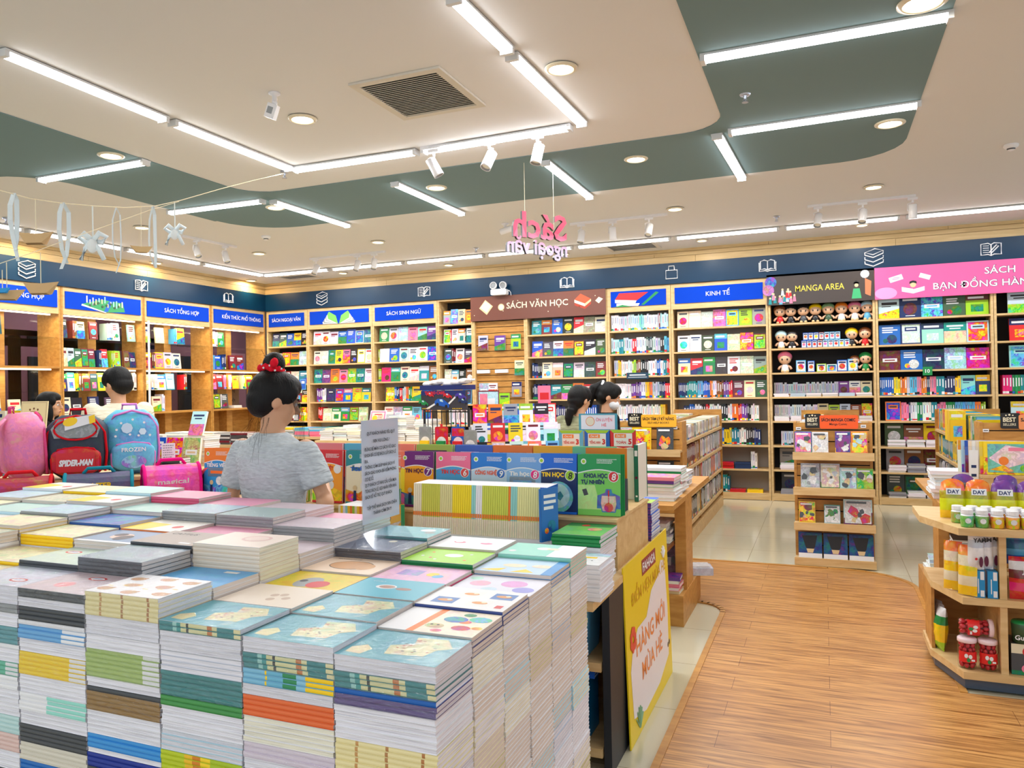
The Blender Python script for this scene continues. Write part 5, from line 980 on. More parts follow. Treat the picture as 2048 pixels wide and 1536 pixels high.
c_cg = plain((238, 222, 212), .05, lambda m, w, d: (m.disc(w*.6, d*.6, w*.2, C((226, 190, 186)), -.0006, 20, d*.22), m.disc(w*.6, d*.6, w*.16, C((236, 214, 206)), -.0008, 20, d*.17)))
c_gp = plain((206, 190, 200), .15); c_mg = plain((166, 190, 190), .12); c_pb = plain((176, 206, 222), .4); c_brown = plain((162, 148, 142), .03, lambda m, w, d: (m.text('CATTUS', w*.35, d*.72, .02, K_, -.0008, bold=.02), m.rect(w*.7, d*.1, w*.88, d*.17, WHITE, -.0008)))
c_pg = plain((200, 220, 206), .3, lambda m, w, d: oval(m, w, d)); c_gpk = plain((214, 196, 204), .3, lambda m, w, d: (oval(m, w, d, .55, .75), m.disc(w*.4, d*.35, w*.12, C((238, 150, 160)), -.0006, 14, d*.14)))
c_an = plain((130, 152, 186), .1, lambda m, w, d: (m.rect(0, 0, w, d*.1, WHITE, -.0006), m.disc(w*.45, d*.5, w*.16, C((236, 196, 180)), -.0008, 14, d*.2), m.disc(w*.55, d*.4, w*.12, C((60, 30, 40)), -.001, 12, d*.2), m.disc(w*.36, d*.6, w*.1, C((60, 30, 40)), -.001, 12, d*.12)))
c_ow = plain((240, 236, 230), .3, lambda m, w, d: (m.shape([(0, 0), (w*.4, 0), (w*.5, d*.6), (0, d*.7)], C('y'), -.0006), m.disc(w*.75, d*.4, w*.08, C('r'), -.0008)))
c_bg = plain((60, 118, 190), .5); c_pk = plain((240, 150, 184), .05); c_pm = plain((176, 214, 208), .08); c_ly = plain((236, 230, 190), .5); c_yg = plain((206, 206, 180), .6); c_ws = plain((214, 220, 236), .5, lambda m, w, d: oval(m, w, d, .7, .3))
X0 = -.742; PX = .2515; R0 = 1.372; PY = .1785
base_z = [.5, .52, .42, .34, .27, .20]
# what carries the stacks: stepped black-fronted plinths
t = thing('display_plinth', 'low stepped plinth carrying the notebook stacks', 'plinth', (0, 0, 0))
m = MB(); m.box(-4.3, R0-.0, 0, X0-PX-.001, R0+PY*6+.02, .50, C('d')); m.build('main_block', 'matte', t)
for r in range(6): m = MB(); m.box(X0-PX, R0+PY*r, 0, X0+.0, R0+PY*(r+1)-.0005, base_z[r], C('d')); m.build('step_block', 'matte', t)
F1 = [(k, 0, 1) for k in ('x',)]
def one(k): return [(k, 0, 1)]
MAPS = [((28, 132, 138), 0, .17), ((150, 206, 200), .17, .22), ((36, 150, 150), .22, .27), ((218, 214, 160), .27, .34), ('k', .34, .37), ((222, 218, 164), .37, .60), ((200, 120, 60), .60, .66), ((222, 218, 164), .66, .72), ((28, 132, 138), .72, .92), ((232, 222, 168), .92, 1)]
LBY = [((130, 190, 220), 0, .25), ('y', .25, .27), ((110, 180, 210), .27, .45), ((50, 140, 90), .45, .6), ((140, 196, 220), .6, .7), ('y', .7, 1)]
CRB = [((236, 224, 170), 0, .2), ((200, 150, 90), .2, .23), ((236, 224, 170), .23, .5), ((180, 130, 80), .5, .53), ((236, 224, 170), .53, .85), ((180, 120, 70), .85, .88), ((236, 224, 170), .88, 1)]
LIMY = [((190, 206, 40), 0, .3), ((240, 190, 40), .3, .4), ((214, 130, 30), .4, .5), ((250, 214, 40), .5, .62), ((170, 196, 40), .62, 1)]
P = 'P'; S = 'S'
FRONT = [  # column name, height, cover, packs from the top: (n, kind, cols, description[, page])
 ('rightmost front stack', .94, c_map, [(3, P, one('w'), 'sea-map covered, page-edge'), (3, S, MAPS, 'teal sea-map spined'), (1, S, one((20, 96, 180)), 'bright blue spined'), (2, S, one((84, 58, 132)), 'purple spined'), (6, P, one('w'), 'squared page-edge'), (6, S, CRB, 'cream brown-flecked spined'), (6, P, one('w'), 'white page-edge'), (1, S, one((60, 150, 176)), 'thin teal spined'), (2, S, one('h'), 'magenta spined')]),
 ('second front stack from right', .947, c_map, [(3, P, one('w'), 'sea-map covered, page-edge'), (3, S, MAPS, 'teal sea-map spined'), (3, S, LBY, 'light blue and yellow spined'), (2, P, one('w'), 'white page-edge'), (4, S, one((232, 112, 60)), 'orange spined'), (5, P, one('w'), 'cream squared page-edge', 2), (3, S, one((226, 214, 228)), 'lilac spined'), (5, P, one('w'), 'white page-edge'), (3, S, one((20, 120, 30)), 'dark green spined'), (4, S, one((236, 224, 160)), 'cream spined')]),
 ('third front stack from right', .963, c_map, [(2, S, MAPS, 'teal sea-map spined'), (4, P, one('w'), 'squared page-edge'), (4, P, one('s'), 'white page-edge'), (5, S, one((20, 130, 134)), 'dark teal spined'), (2, S, one((70, 150, 80)), 'green spined'), (5, P, one('w'), 'white page-edge'), (4, P, one('a'), 'pale blue covered page-edge'), (5, S, LIMY, 'lime and orange spined'), (3, P, one('w'), 'white page-edge'), (2, S, one((226, 120, 60)), 'orange spined')]),
 ('fourth front stack from right', 1.012, c_bear, [(5, S, CRB, 'cream spined'), (4, P, one('w'), 'squared page-edge'), (3, P, one('w'), 'white page-edge'), (6, S, [((170, 196, 110), 0, .78), ('w', .78, 1)], 'olive green and white spined'), (2, P, one('w'), 'white page-edge'), (1, S, one('d'), 'dark grey spined'), (4, S, one((150, 110, 40)), 'brown spined'), (5, P, one('w'), 'squared page-edge'), (3, S, one((60, 150, 220)), 'sky blue spined'), (1, P, one('w'), 'single white page-edge'), (3, S, one((20, 50, 150)), 'navy spined'), (2, S, one('d'), 'dark grey spined'), (3, S, one('w'), 'white spined'), (4, S, one((16, 84, 60)), 'dark green spined')]),
 ('fifth front stack from right', 1.0, c_gpk, [(2, S, one('d'), 'dark grey wrapped'), (2, P, one('w'), 'white page-edge'), (3, S, one('d'), 'dark grey spined'), (1, S, one('w'), 'white spined'), (3, S, [((110, 170, 220), 0, .66), ('w', .66, 1)], 'sky blue and white spined'), (3, P, one('w'), 'white page-edge'), (5, S, [((248, 214, 20), 0, .76), ('w', .76, 1)], 'yellow and white spined'), (4, P, one('w'), 'squared page-edge'), (4, S, [('w', 0, .42), ((150, 220, 206), .42, 1)], 'white and mint spined'), (3, P, one('w'), 'white page-edge'), (4, S, one('d'), 'grey spined'), (4, S, one((220, 214, 200)), 'cream spined'), (4, S, one((30, 110, 190)), 'blue spined'), (3, S, one((196, 110, 40)), 'brown-orange spined')]),
 ('front stack at the left edge', 1.0, c_ws, [(4, P, one('w'), 'white page-edge'), (2, S, one('x'), 'grey wrapped'), (3, P, one('w'), 'white page-edge'), (4, S, one((90, 160, 170)), 'grey-teal spined'), (1, S, one('w'), 'white spined'), (3, P, one('w'), 'squared page-edge'), (3, S, [((90, 190, 160), 0, .8), ('w', .8, 1)], 'green and white spined'), (3, S, one('w'), 'white spined'), (6, P, one('w'), 'white page-edge'), (4, S, one((190, 220, 220)), 'pale mint spined'), (4, S, one((226, 196, 190)), 'pinkish spined')])]
FRONT.append(('front stack beyond the left edge', .99, c_ly, [(6, P, one('w'), 'white page-edge'), (5, S, one('t'), 'teal spined')]))
FILL = [(5, P, one('w'), 'white page-edge'), (5, S, one('i'), 'cream spined'), (5, P, one('s'), 'grey-white page-edge'), (5, S, one('c'), 'sky blue spined'), (5, P, one('w'), 'squared page-edge')]
for ci, (nm, zt, cov, L) in enumerate(FRONT):
    x = X0-PX*(ci+1)+.002; zb = .5 if ci else base_z[0]; L = list(L); tot = sum(a[0] for a in L); need = int((zt-zb)/(NT+.00035)); i = 0
    while tot < need: q = FILL[(i+ci) % 5]; n = min(q[0], need-tot); L.append((n,)+q[1:]); tot += n; i += 1
    cutl = []; c = 0
    for a in L:
        n = min(a[0], need-c)
        if n > 0: cutl.append((n,)+a[1:]); c += n
    z = zb
    for j in range(len(cutl)-1, -1, -1):
        a = cutl[j]
        z = pack(x+random.uniform(-.0015, .0015), R0+random.uniform(0, .002), z, a[0], a[1], a[2], '%s notebooks, %s from top in %s' % (a[3], ORD[j], nm), page=a[4] if len(a) > 4 else 0, cover=cov if j == 0 else None, wrap=(j in (0, 1, 3, 6)), group='notebook packs of the front stacks')
# the stacks behind, seen from the right: page edges on their sides
def rear(ci, r, zt, cov, k, lb, kind=S, page=1, rz=0.0, ntop=4, wrap=False, full=False):
    x = X0-PX*(ci+1)+.002; y = R0+PY*r+.001; zb = base_z[r] if ci == 0 else .5
    need = int((zt-zb)/(NT+.00035)); n = min(ntop, need); z = zb; rest = need-n
    if full:
        seq = [];
        while rest > 0: q = min(rest, random.choice([5, 6, 7])); seq.append(q); rest -= q
        for j, q in enumerate(seq): z = pack(x+random.uniform(-.0022, .0022), y, z, q, random.choice([P, S]), one(random.choice(['w', 'w', 'i', 's', 'w', 'w', 'a', 'w', (214, 206, 150)])), 'page-edge notebook pack, %s from top in right-side stack %s from front' % (ORD[len(seq)-j], ORD[r]), page=random.choice([1, 1, 1, 0, 2]), group='notebook packs of the right-side stacks')
    else:
        m = MB(); h = zt-n*(NT+.0002)-.001-zb
        if h > .02:
            nn = max(2, int(h/NT)); key = nn
            for q in range(nn): m.box(0, 0, q*h/nn, .248, .176, (q+1)*h/nn-.0004, PG[random.choice([0, 1, 1])])
            m.build('notebook_pack', 'print', loc=(x, y, zb), label='packs below '+lb, cat='notebooks', group='notebook packs hidden inside the pile'); z = zb+h+.0006
    return pack(x+random.uniform(-.002, .002), y, z, n, kind, one(k), lb, page=page, cover=cov, rz=rz, wrap=wrap, group='top packs behind the front row')
rear(0, 1, .945, c_cart, (90, 90, 140), 'notebook pack with crowded orange and blue cartoon cover', P, full=True)
rear(0, 2, .950, c_cats, (60, 80, 150), 'white notebook pack with four framed orange animals', S, full=True, ntop=3)
rear(0, 3, .948, c_dots, 'w', 'notebook pack with pink and purple big-dot cover', P, full=True)
rear(0, 4, .955, c_bunny, (50, 140, 210), 'pale blue notebook pack with yellow shapes and blue edge', P, full=True, ntop=3)
rear(0, 5, .975, c_mint, (150, 220, 200), 'mint and white notebook pack at the far right corner', S, full=True, ntop=5)
rear(1, 1, .947, c_map, 'w', 'sea-map notebook pack behind the second front stack', P, wrap=True)
rear(1, 2, .950, c_otter, (90, 180, 200), 'teal-blue notebook pack with a brown animal face', P)
rear(1, 3, .948, c_pinkx, 'h', 'pink notebook pack left of the big-dot one', S)
rear(1, 4, .963, c_lime, (20, 130, 70), 'lime green notebook pack with dark green edge', S, ntop=2)
rear(1, 5, .970, c_wpink, 'w', 'white notebook pack with two pink faces beside the mint one', P)
rear(2, 1, .955, c_crm, 'w', 'cream notebook pack between sea-map and yellow covers', P)
rear(2, 2, .950, c_yell, (60, 30, 30), 'yellow notebook pack with a grey bird', S, ntop=2)
rear(2, 3, .955, c_capy, 'i', 'beige notebook pack with a lying brown animal', P)
rear(2, 4, .985, c_navy, (60, 60, 74), 'slate blue wrapped notebook pack in front of the acrylic sign', S, ntop=3, wrap=True)
rear(2, 5, .995, c_teal, (50, 150, 150), 'wrapped teal notebook pack right of the acrylic sign', S, ntop=3, wrap=True)
rear(3, 1, .985, c_sky, 'w', 'sky blue notebook pack behind the bear cover', P, ntop=5)
rear(3, 2, 1.055, c_cg, (236, 220, 200), 'tall cream notebook pack with squared yellowish page edges', S, page=2, ntop=8)
rear(3, 3, 1.0, c_gp, 'w', 'white notebook pack behind the tall cream one', P, ntop=6)
rear(3, 4, 1.045, c_gp, 'x', 'grey-pink wrapped notebook pack left of the acrylic sign', S, ntop=4, wrap=True)
rear(3, 5, 1.03, plain((226, 150, 180), .1), 'w', 'pink-topped notebook pack right behind the acrylic sign', P)
rear(4, 1, 1.035, c_gl, 'd', 'glittering grey-blue wrapped notebook pack', S, ntop=5, wrap=True)
rear(4, 2, 1.045, c_brown, 'd', 'grey-brown notebook pack lettered on its cover', S, ntop=2)
rear(4, 3, 1.03, plain((190, 190, 214), .5), 'w', 'lilac patterned notebook pack behind the grey-brown one', P)
rear(4, 4, 1.07, c_mg, 'x', 'grey-mint wrapped notebook pack in front of the woman', S, ntop=3, wrap=True)
rear(4, 5, 1.06, c_gp, 'w', 'pale notebook pack directly in front of the woman', P)
rear(5, 1, 1.01, c_pg, 'd', 'pale green notebook pack with a red oval badge', S, ntop=2)
rear(5, 2, 1.035, c_an, 'w', 'notebook pack with a blue-grey cover and dark-haired figure', P)
rear(5, 3, 1.04, c_ow, 'o', 'white and orange notebook pack near the left', S, ntop=3)
rear(5, 4, 1.072, c_pb, 'x', 'pale blue wrapped notebook pack left of the grey-mint one', S, ntop=4, wrap=True)
rear(5, 5, 1.07, plain((228, 226, 214), .3), 'w', 'whitish notebook pack behind the pale blue wrapped one', P)
rear(6, 1, 1.0, c_ly, 'y', 'pale yellow patterned notebook pack near the left edge', S, ntop=3)
rear(6, 2, 1.04, c_ly, 'y', 'yellow and pink edged notebook pack near the left edge', S, ntop=3)
rear(6, 3, 1.05, c_bg, (40, 90, 170), 'glittering blue notebook pack', S, ntop=2)
rear(6, 4, 1.065, c_pm, 'w', 'pale mint notebook pack below the pink one', P)
rear(6, 5, 1.09, c_pk, (226, 90, 130), 'pink notebook pack with pink spines at the back', S, ntop=4)
for c in (7, 8, 9):
    for r in range(1, 6):
        cv, k, nm = [(c_yg, 'w', 'greenish patterned'), (c_ly, 'y', 'yellow patterned'), (c_pb, 'x', 'pale blue'), (c_ow, 'w', 'white and orange'), (c_pm, 'a', 'pale mint')][(c*2+r) % 5]
        rear(c, r, 1.035+.012*r+.006*(c % 2), cv, k, '%s notebook pack, %s row from front, %s column from left edge' % (nm, ORD[r], ORD[9-c]), S if r % 2 else P, ntop=3)
pile('notebook', -.735, 1.74, .62, 1, .03, .12, 'h', 'magenta notebook corner sticking out of the right-side stack', 'notebook', 'odd notebooks') if False else None
# acrylic notice stand
t = thing('acrylic_notice', 'clear acrylic notice stand with printed Vietnamese text on the notebooks', 'notice', (-1.35, 2.15, .987), PI/2)
m = MB(); m.box(-.12, 0, .06, .12, .003, .43, W_); m.build('upright_sheet', 'acrylic', t)
m = MB(); m.box(-.112, .0032, .085, .112, .0036, .415, C((226, 230, 240)));
m.build('paper', 'print', t)
m = MB(); y = -.0006; c = C((40, 42, 50))
TX = [('QUÝ KHÁCH HÀNG YÊU QUÝ', .375, .17), ('XIN VUI LÒNG !', .350, .1), ('ĐỪNG BẺ MÀN CO SÁCH VỞ GIAO', .325, .19), ('KHOA ĐÃ CÓ BỊ RÁCH, LẤY SÁCH LẺ', .306, .19), ('RA.', .287, .02), ('THÔNG CẢM GIÚP NHÀ SÁCH VÌ', .268, .18), ('SÁCH GIÁO KHOA ĐÃ KIỂM PHÒNG', .249, .19), ('CÓ BỊ SỐ.', .230, .05), ('QUÝ KHÁCH CÓ NHU CẦU CẦN MUA', .211, .19), ('TỪNG SÁCH LẺ, GỌI NHÂN VIÊN NHÀ', .192, .19), ('SÁCH SẼ HỖ TRỢ QUÝ KHÁCH', .173, .16), ('TẬP THỂ NHÀ SÁCH XIN CHÂN', .137, .18), ('THÀNH CẢM ƠN !!!', .118, .11)]
for s, z, wd in TX: m.text(s, -.1 if z not in (.375, .350, .137, .118) else 0, z-.008, .0105, c, y, maxw=wd, bold=.015, align='l' if z not in (.375, .350, .137, .118) else 'c')
m.build('lettering', 'print', t)
m = MB(); m.add([(-.12, .0, .0601), (.12, .0, .0601), (.12, -.055, .001), (-.12, -.055, .001), (-.12, .003, .0601), (.12, .003, .0601), (.12, -.052, .001), (-.12, -.052, .001)], [[0, 1, 2, 3], [4, 7, 6, 5], [0, 4, 5, 1], [2, 6, 7, 3]], W_)
m.add([(-.12, .003, .0601), (.12, .003, .0601), (.12, .058, .001), (-.12, .058, .001), (-.12, 0, .0601), (.12, 0, .0601), (.12, .055, .001), (-.12, .055, .001)], [[0, 1, 2, 3], [4, 7, 6, 5], [0, 4, 5, 1], [2, 6, 7, 3]], W_); m.build('folded_foot', 'acrylic', t)
# ================================================================ textbook table
t = thing('textbook_table', 'oak textbook table with shelves under it behind the notebook stacks', 'table', (0, 0, 0)); TX0, TX1, TY0, TY1 = -3.2, -.778, 2.86, 3.98
m = MB(); m.box(TX0, 2.62, .69, TX1+.0, TY1, .72, W_); m.build('table_top', 'oak', t)
for z in (.43, .10): m = MB(); m.box(TX0, TY0-.03, z-.035, TX1-.035, 3.3, z, W_); m.build('shelf', 'oak', t)
m = MB(); m.box(TX1-.03, TY0-.02, 0, TX1, TY1, .689, W_); m.build('end_panel', 'black_panel', t)
m = MB(); m.box(TX0, 3.31, 0, TX1-.035, 3.33, .689, W_); m.build('back_panel', 'amber', t); m = MB(); m.box(TX0, TY0-.02, 0, TX0+.03, 3.3, .689, W_); m.build('end_panel', 'amber', t)
t = thing('riser_box', 'long oak riser box on the textbook table', 'riser', (0, 0, 0)); m = MB(); m.box(-3.12, 3.12, .7205, -.815, 3.72, .925, W_); m.build('box_body', 'oak', t); m = MB(); m.box(-3.13, 3.10, .9255, -.81, 3.73, .937, W_); m.build('top_board', 'oak', t)
m = MB(); m.box(-1.72, 2.93, .7205, -1.04, 3.09, .868, C('w')); m.build('riser_box', 'matte', label='low white block under the row of upright workbooks', cat='riser')
m = MB(); m.box(-2.12, 2.86, .7205, -1.76, 3.09, .80, C('w')); m.build('riser_box', 'matte', label='low white block under the yellow cow-spotted workbooks', cat='riser')
def tbcover(top, low, title, num=None, tcol='w', ncol='r', wave='w', art='a', logo='w', title2=None, tw=.7, ty=.62):
    def f(m, w, h):
        X = w/2; n = 12; m.rect(-X, 0, X, h, C(low), -.0012)
        pts = [(X-2*X*i/n, h*.70+h*.045*math.sin(PI*(1-i/n)*1.25-.4)) for i in range(n+1)]
        m.shape([(-X, h), (-X, pts[-1][1])]+pts[::-1][1:]+[(X, h)], C(wave), -.0016); m.shape([(-X, h), (-X, pts[-1][1]+h*.018)]+[(a, b+h*.018) for a, b in pts[::-1][1:]]+[(X, h)], C(top), -.0022)
        m.disc(-X*.72, h*.885, w*.065, C(logo), -.0028, 14); m.disc(-X*.72, h*.885, w*.04, C('l' if logo == 'w' else 'b'), -.0032, 12)
        random.seed(title); m.lines(-X*.1, h*.93, X*.85, 4, .0026, .0028, C('w'), -.0028)
        m.text(title, -X*.16 if num else 0, h*ty, .018, C(tcol), -.003, w=w*tw if num else w*.8, bold=.045)
        if title2: m.text(title2, -X*.3, h*(ty-.1), .016, C(tcol), -.003, w=w*.55, bold=.045)
        if num: m.disc(X*.68, h*ty+.006, w*.125, C('w'), -.003, 22); m.disc(X*.68, h*ty+.006, w*.11, C(ncol), -.0034, 22); m.text(num, X*.68, h*ty-.008, .028, C('w' if ncol not in ('l',) else 'k'), -.0038, bold=.02, slant=.15)
        if title2:
            m.shape([(-X, h*.5), (-X*.2, h*.5), (X*.1, h*.1), (-X, h*.1)], C((190, 236, 150), .2), -.0014); q = X*.45
            m.shape([(q-.012, h*.44), (q+.012, h*.44), (q+.016, h*.38), (q+.05, h*.33), (q+.052, h*.12), (q+.034, h*.12), (q+.03, h*.06), (q-.03, h*.06), (q-.034, h*.12), (q-.052, h*.12), (q-.05, h*.33), (q-.016, h*.38)], C((70, 120, 190), .5), -.002)
            m.shape([(q-.03, h*.33), (q+.03, h*.33), (q+.034, h*.2), (q+.026, h*.08), (q-.026, h*.08), (q-.034, h*.2)], C((236, 190, 180), .9), -.0026); m.disc(q, h*.14, .02, C((216, 80, 70), .8), -.003, 14); m.rect(q-.003, h*.2, q+.003, h*.42, C('r'), -.0032)
            for i in range(5): m.rect(q-.024, h*(.31-.02*i), q+.024, h*(.316-.02*i), C('w'), -.0034)
            m.shape([(-X*.8, h*.42), (-X*.6, h*.44), (-X*.5, h*.34), (-X*.7, h*.32)], C('d'), -.002)
        elif top == (10, 100, 210) or low == (140, 184, 230):
            m.disc(X*.1, h*.28, w*.36, C((120, 180, 226), .7), -.002, 26); m.disc(X*.1, h*.3, w*.28, C((190, 226, 240), .6), -.0026, 26); m.shape([(-.01, h*.3), (.02, h*.38), (.035, h*.3), (.02, h*.22)], C((70, 140, 170), .8), -.003)
            m.rect(-X, 0, X, h*.04, C(top), -.0028)
        else: m.shape([(-X, 0), (X, 0), (X, h*.22), (X*.3, h*.3), (-X*.2, h*.2), (-X, h*.27)], C(art, .9), -.002); m.disc(X*.2, h*.34, w*.13, C('w', .5), -.0026, 18); m.disc(-X*.4, h*.3, w*.07, C('e'), -.003, 14); m.shape([(-X*.52, h*.05), (-X*.28, h*.05), (-X*.32, h*.25), (-X*.48, h*.25)], C('h' if art == 'p' else 'n'), -.003); m.rect(-X, 0, X, h*.04, C(top), -.0034)
    return f
TB = [(-3.02, 'TIẾNG VIỆT', None, 'o', (40, 150, 220), 'w', 'r', 'c'), (-2.52, 'TOÁN', '2', 'l', 'y', 'r', 'g', 'o'), (-2.31, 'TIẾNG VIỆT', '4', 'r', (250, 160, 20), 'r', 'w', 'y'), (-2.11, 'TOÁN', '5', 't', 'i', 'b', 'b', 'o'), (-1.955, 'TIẾNG VIỆT', None, (244, 120, 90), (250, 220, 40), 'r', 'r', 'p'), (-1.80, 'TIN HỌC', '7', (112, 26, 120), (250, 170, 20), (90, 20, 60), (112, 26, 120), (90, 120, 170)),
  (-1.607, 'TIN HỌC', '6', (238, 110, 150), (70, 160, 220), (220, 60, 60), (220, 60, 60), 'w'), (-1.425, 'CÔNG NGHỆ', '9', (24, 120, 210), (190, 214, 240), (230, 100, 70), (24, 100, 190), (170, 200, 230)), (-1.26, 'Tin học', '8', (110, 160, 220), (140, 184, 230), 'w', 'h', (120, 190, 210)), (-1.10, 'TIN HỌC', '8', (10, 100, 210), (16, 40, 96), 'y', 'l', (90, 160, 220)), (-.905, 'KHOA HỌC', '8', (20, 150, 80), (120, 206, 90), 'n', 'r', (214, 90, 80))]
for i, (x, ti, nu, tc_, lc, tcol, nc, ar) in enumerate(TB):
    w = .19 if i in (9, 10) else .178; h = .262
    for j in range(3 if i in (5, 9, 10) else 2):
        jj = 2-j if i in (5, 9, 10) else 1-j
        front = jj == 0; fn = tbcover(tc_, lc, ti, nu, tcol, nc, art=ar, title2='TỰ NHIÊN' if ti == 'KHOA HỌC' else None, tw=.55 if ti != 'CÔNG NGHỆ' else .62) if front else None
        cover_thing('textbook', x+.004*jj, 3.165+.0005*i+.016*jj, .938, w, h, .0125, tc_, '%s textbook %sstanding on the riser%s' % (['blue Tiếng Việt', 'lime Toán', 'red Tiếng Việt', 'teal Toán', 'salmon Tiếng Việt', 'purple Tin Học', 'pink Tin Học', 'blue Công Nghệ', 'pale blue Tin Học', 'dark blue Tin Học', 'green Khoa Học'][i], (nu+' ') if nu else '', ', front copy' if front else ', %s copy behind' % ORD[jj]), 'textbook', 'textbooks standing along the riser', tilt=.05, cover=fn)
for i, (x, k) in enumerate([(-2.72, 'a'), (-2.5, 'p'), (-2.28, 'c'), (-2.06, (244, 140, 120)), (-1.84, (160, 200, 90)), (-1.62, (60, 110, 200)), (-1.41, (240, 130, 50)), (-1.2, (250, 180, 30)), (-1.0, (110, 200, 150)), (-.905+.0, (244, 150, 50))]):
    for j in range(2): cover_thing('workbook', x, 3.42+.02*j+.003*(i % 2), .938, .205, .275, .014, k, '%s workbook in the back row of the riser, %s from left, %s copy' % (NAMES.get(k, ['', '', '', 'salmon', 'leaf green', 'blue', 'orange', 'amber', 'mint', 'light orange'][i]), ORD[i], ['front', 'rear'][j]), 'workbook', 'workbooks in the back row of the riser', tilt=.03) if not (i == 9) else (cover_thing('workbook', -.925, 3.36, .938, .19, .275, .014, 'o', 'orange workbook behind the KHOA HỌC textbook', 'workbook', 'workbooks in the back row of the riser', tilt=.03) if j == 0 else None)
m = MB(); m.box(-.06, 0, 0, .06, .12, .14, C((60, 66, 74))); m.build('book_support', 'matte', loc=(-.885, 3.245, .938), label='dark grey book support right of the green KHOA HỌC textbook', cat='book support')
cover_thing('workbook', -.84, 3.6, .938, .02, .272, .2, (10, 110, 90), 'dark green workbook block at the right end of the riser', 'workbook', 'workbooks in the back row of the riser', tilt=0)
# smaller textbooks in front of the row
cover_thing('textbook', -1.90, 3.02, .805, .165, .235, .012, (30, 150, 80), 'green and blue TOÁN textbook beside the acrylic notice', 'textbook', 'smaller textbooks in front of the riser', tilt=.12, cover=tbcover((30, 150, 80), (50, 160, 210), 'TOÁN', None, 'w', art='y'))
cover_thing('textbook', -2.28, 2.95, .72, .17, .24, .012, 'l', 'lime green TOÁN textbook left of the acrylic notice', 'textbook', 'smaller textbooks in front of the riser', tilt=.12, cover=tbcover('l', (180, 220, 60), 'TOÁN', None, 'r', art='r'))
# upright workbooks, spines to the front
x = -1.69; i = 0; seqs = [('i', 4), ((206, 206, 80), 9), ((222, 214, 150), 6), ((246, 220, 30), 9), ('q', 2), ('w', 3), ((206, 214, 80), 12), ('o', 1), ('q', 3), ((236, 232, 160), 10), (('b'), 3)]
for k, n in seqs:
    for j in range(n):
        me = SP.get(('wb', str(k)))
        if not me:
            m = MB(); c = C(k); m.box(-.0045, .001, 0, .0045, .14, .215, c, top=C('w'), front=c); m.rect(-.0045, .0, .0045, .07, C('i', .2), -.0004); m.rect(-.0035, .075, .0035, .092, C('o' if k not in ('b',) else 'w'), -.0006); o = m.build('tmp'); me = o.data; bpy.data.objects.remove(o); SP[('wb', str(k))] = me
        i += 1; link('workbook', me, None, (x, 2.945, .8685), rot=(0, .04, 0), label='thin upright workbook with %s spine in the long row, %s from left' % (NAMES.get(k, 'yellow' if k[0] > 230 and k[2] < 60 else 'pale yellow') if not isinstance(k, str) else NAMES[k], ORD[min(i-1, 49)] if i <= 50 else str(i)+'th'), cat='workbook', group='thin upright workbooks in the long row'); x += .0101
    if k == 'w': pass
cover_thing('workbook', -1.045, 2.93, .8685, .10, .215, .012, (30, 110, 190), 'blue workbook cover ending the long row of upright workbooks', 'workbook', 'thin upright workbooks in the long row', rz=1.15, tilt=.0)
for i, k in enumerate(['i', 'y', 'w', 'q', 'y', 'o', 'l', 'i', 'y', 'o', 'y', 'w', (236, 170, 20), 'g', (236, 170, 20)]):
    m = MB(); c = C(k); m.box(-.006, .001, 0, .006, .15, .175, c, top=C('w')); m.rect(-.005, .1, .005, .13, K_ if i > 9 else C('w'), -.0005)
    m.build('workbook', 'print', loc=(-2.05+.0125*i, 2.90, .801), label='short upright workbook with %s spine beside the cow-spotted cover, %s from left' % (NAMES.get(k, 'amber'), ORD[i]), cat='workbook', group='short upright workbooks')
def cow(m, w, h): m.rect(-w/2, 0, w/2, h, C((244, 170, 20)), -.001); m.disc(-w*.15, h*.55, w*.18, WHITE, -.002, 14, h*.35); [m.disc(w*a, h*b, w*.07, K_, -.0026, 10) for a, b in [(-.2, .8), (-.1, .5), (-.22, .3), (0, .68)]]; m.rect(w*.38, 0, w/2, h, C('g'), -.002); m.disc(w*.2, h*.85, w*.08, C('b'), -.002)
cover_thing('workbook', -1.79, 2.90, .801, .14, .185, .012, (244, 170, 20), 'orange workbook with black and white cow picture', 'workbook', 'short upright workbooks', rz=.5, tilt=.05, cover=cow)
# flat textbooks and stacks along the front edge of the table
def flatbook(x, y, z, w, d, t, k, n, lb, fn=None, rz=0, grp='flat textbook stacks at the front of the table', kind=S, page=0):
    for j in range(n):
        me = nb_mesh(kind, one(k) if not isinstance(k, list) else k, w, d, t, page, fn if j == n-1 else None)
        link('textbook', me, None, (x+random.uniform(-.004, .004), y+random.uniform(-.004, .004), z), rz+random.uniform(-.02, .02), '%s, %s from the bottom' % (lb, ORD[j]) if n > 1 else lb, 'textbook', grp); z += t+.0005
    return z
def ff(top, low, title, nc='r'):
    def f(m, w, d): m.rect(0, 0, w, d, C(low, .3), -.0002); m.rect(0, d*.62, w, d, C(top), -.0006); m.text(title, w*.5, d*.68, .02, C('w'), -.001, maxw=w*.6, bold=.04); m.disc(w*.8, d*.4, w*.09, C(nc), -.001, 16, w*.06); m.disc(w*.4, d*.3, w*.15, C('w', .6), -.0008, 16, d*.15)
    return f
zt = flatbook(-1.75, 2.66, .721, .26, .19, .011, 'w', 12, 'textbook in the orange-topped stack', ff((236, 110, 50), 'a', 'MĨ THUẬT'))
flatbook(-1.48, 2.66, .721, .26, .19, .011, 'w', 12, 'textbook in the blue TOÁN-topped stack', ff((10, 90, 190), 'i', 'TOÁN'))
flatbook(-1.21, 2.66, .721, .25, .19, .011, 'w', 11, 'textbook in the stack topped by a dark TIN HỌC book', ff((150, 190, 50), (60, 50, 110), 'TIN HỌC'))
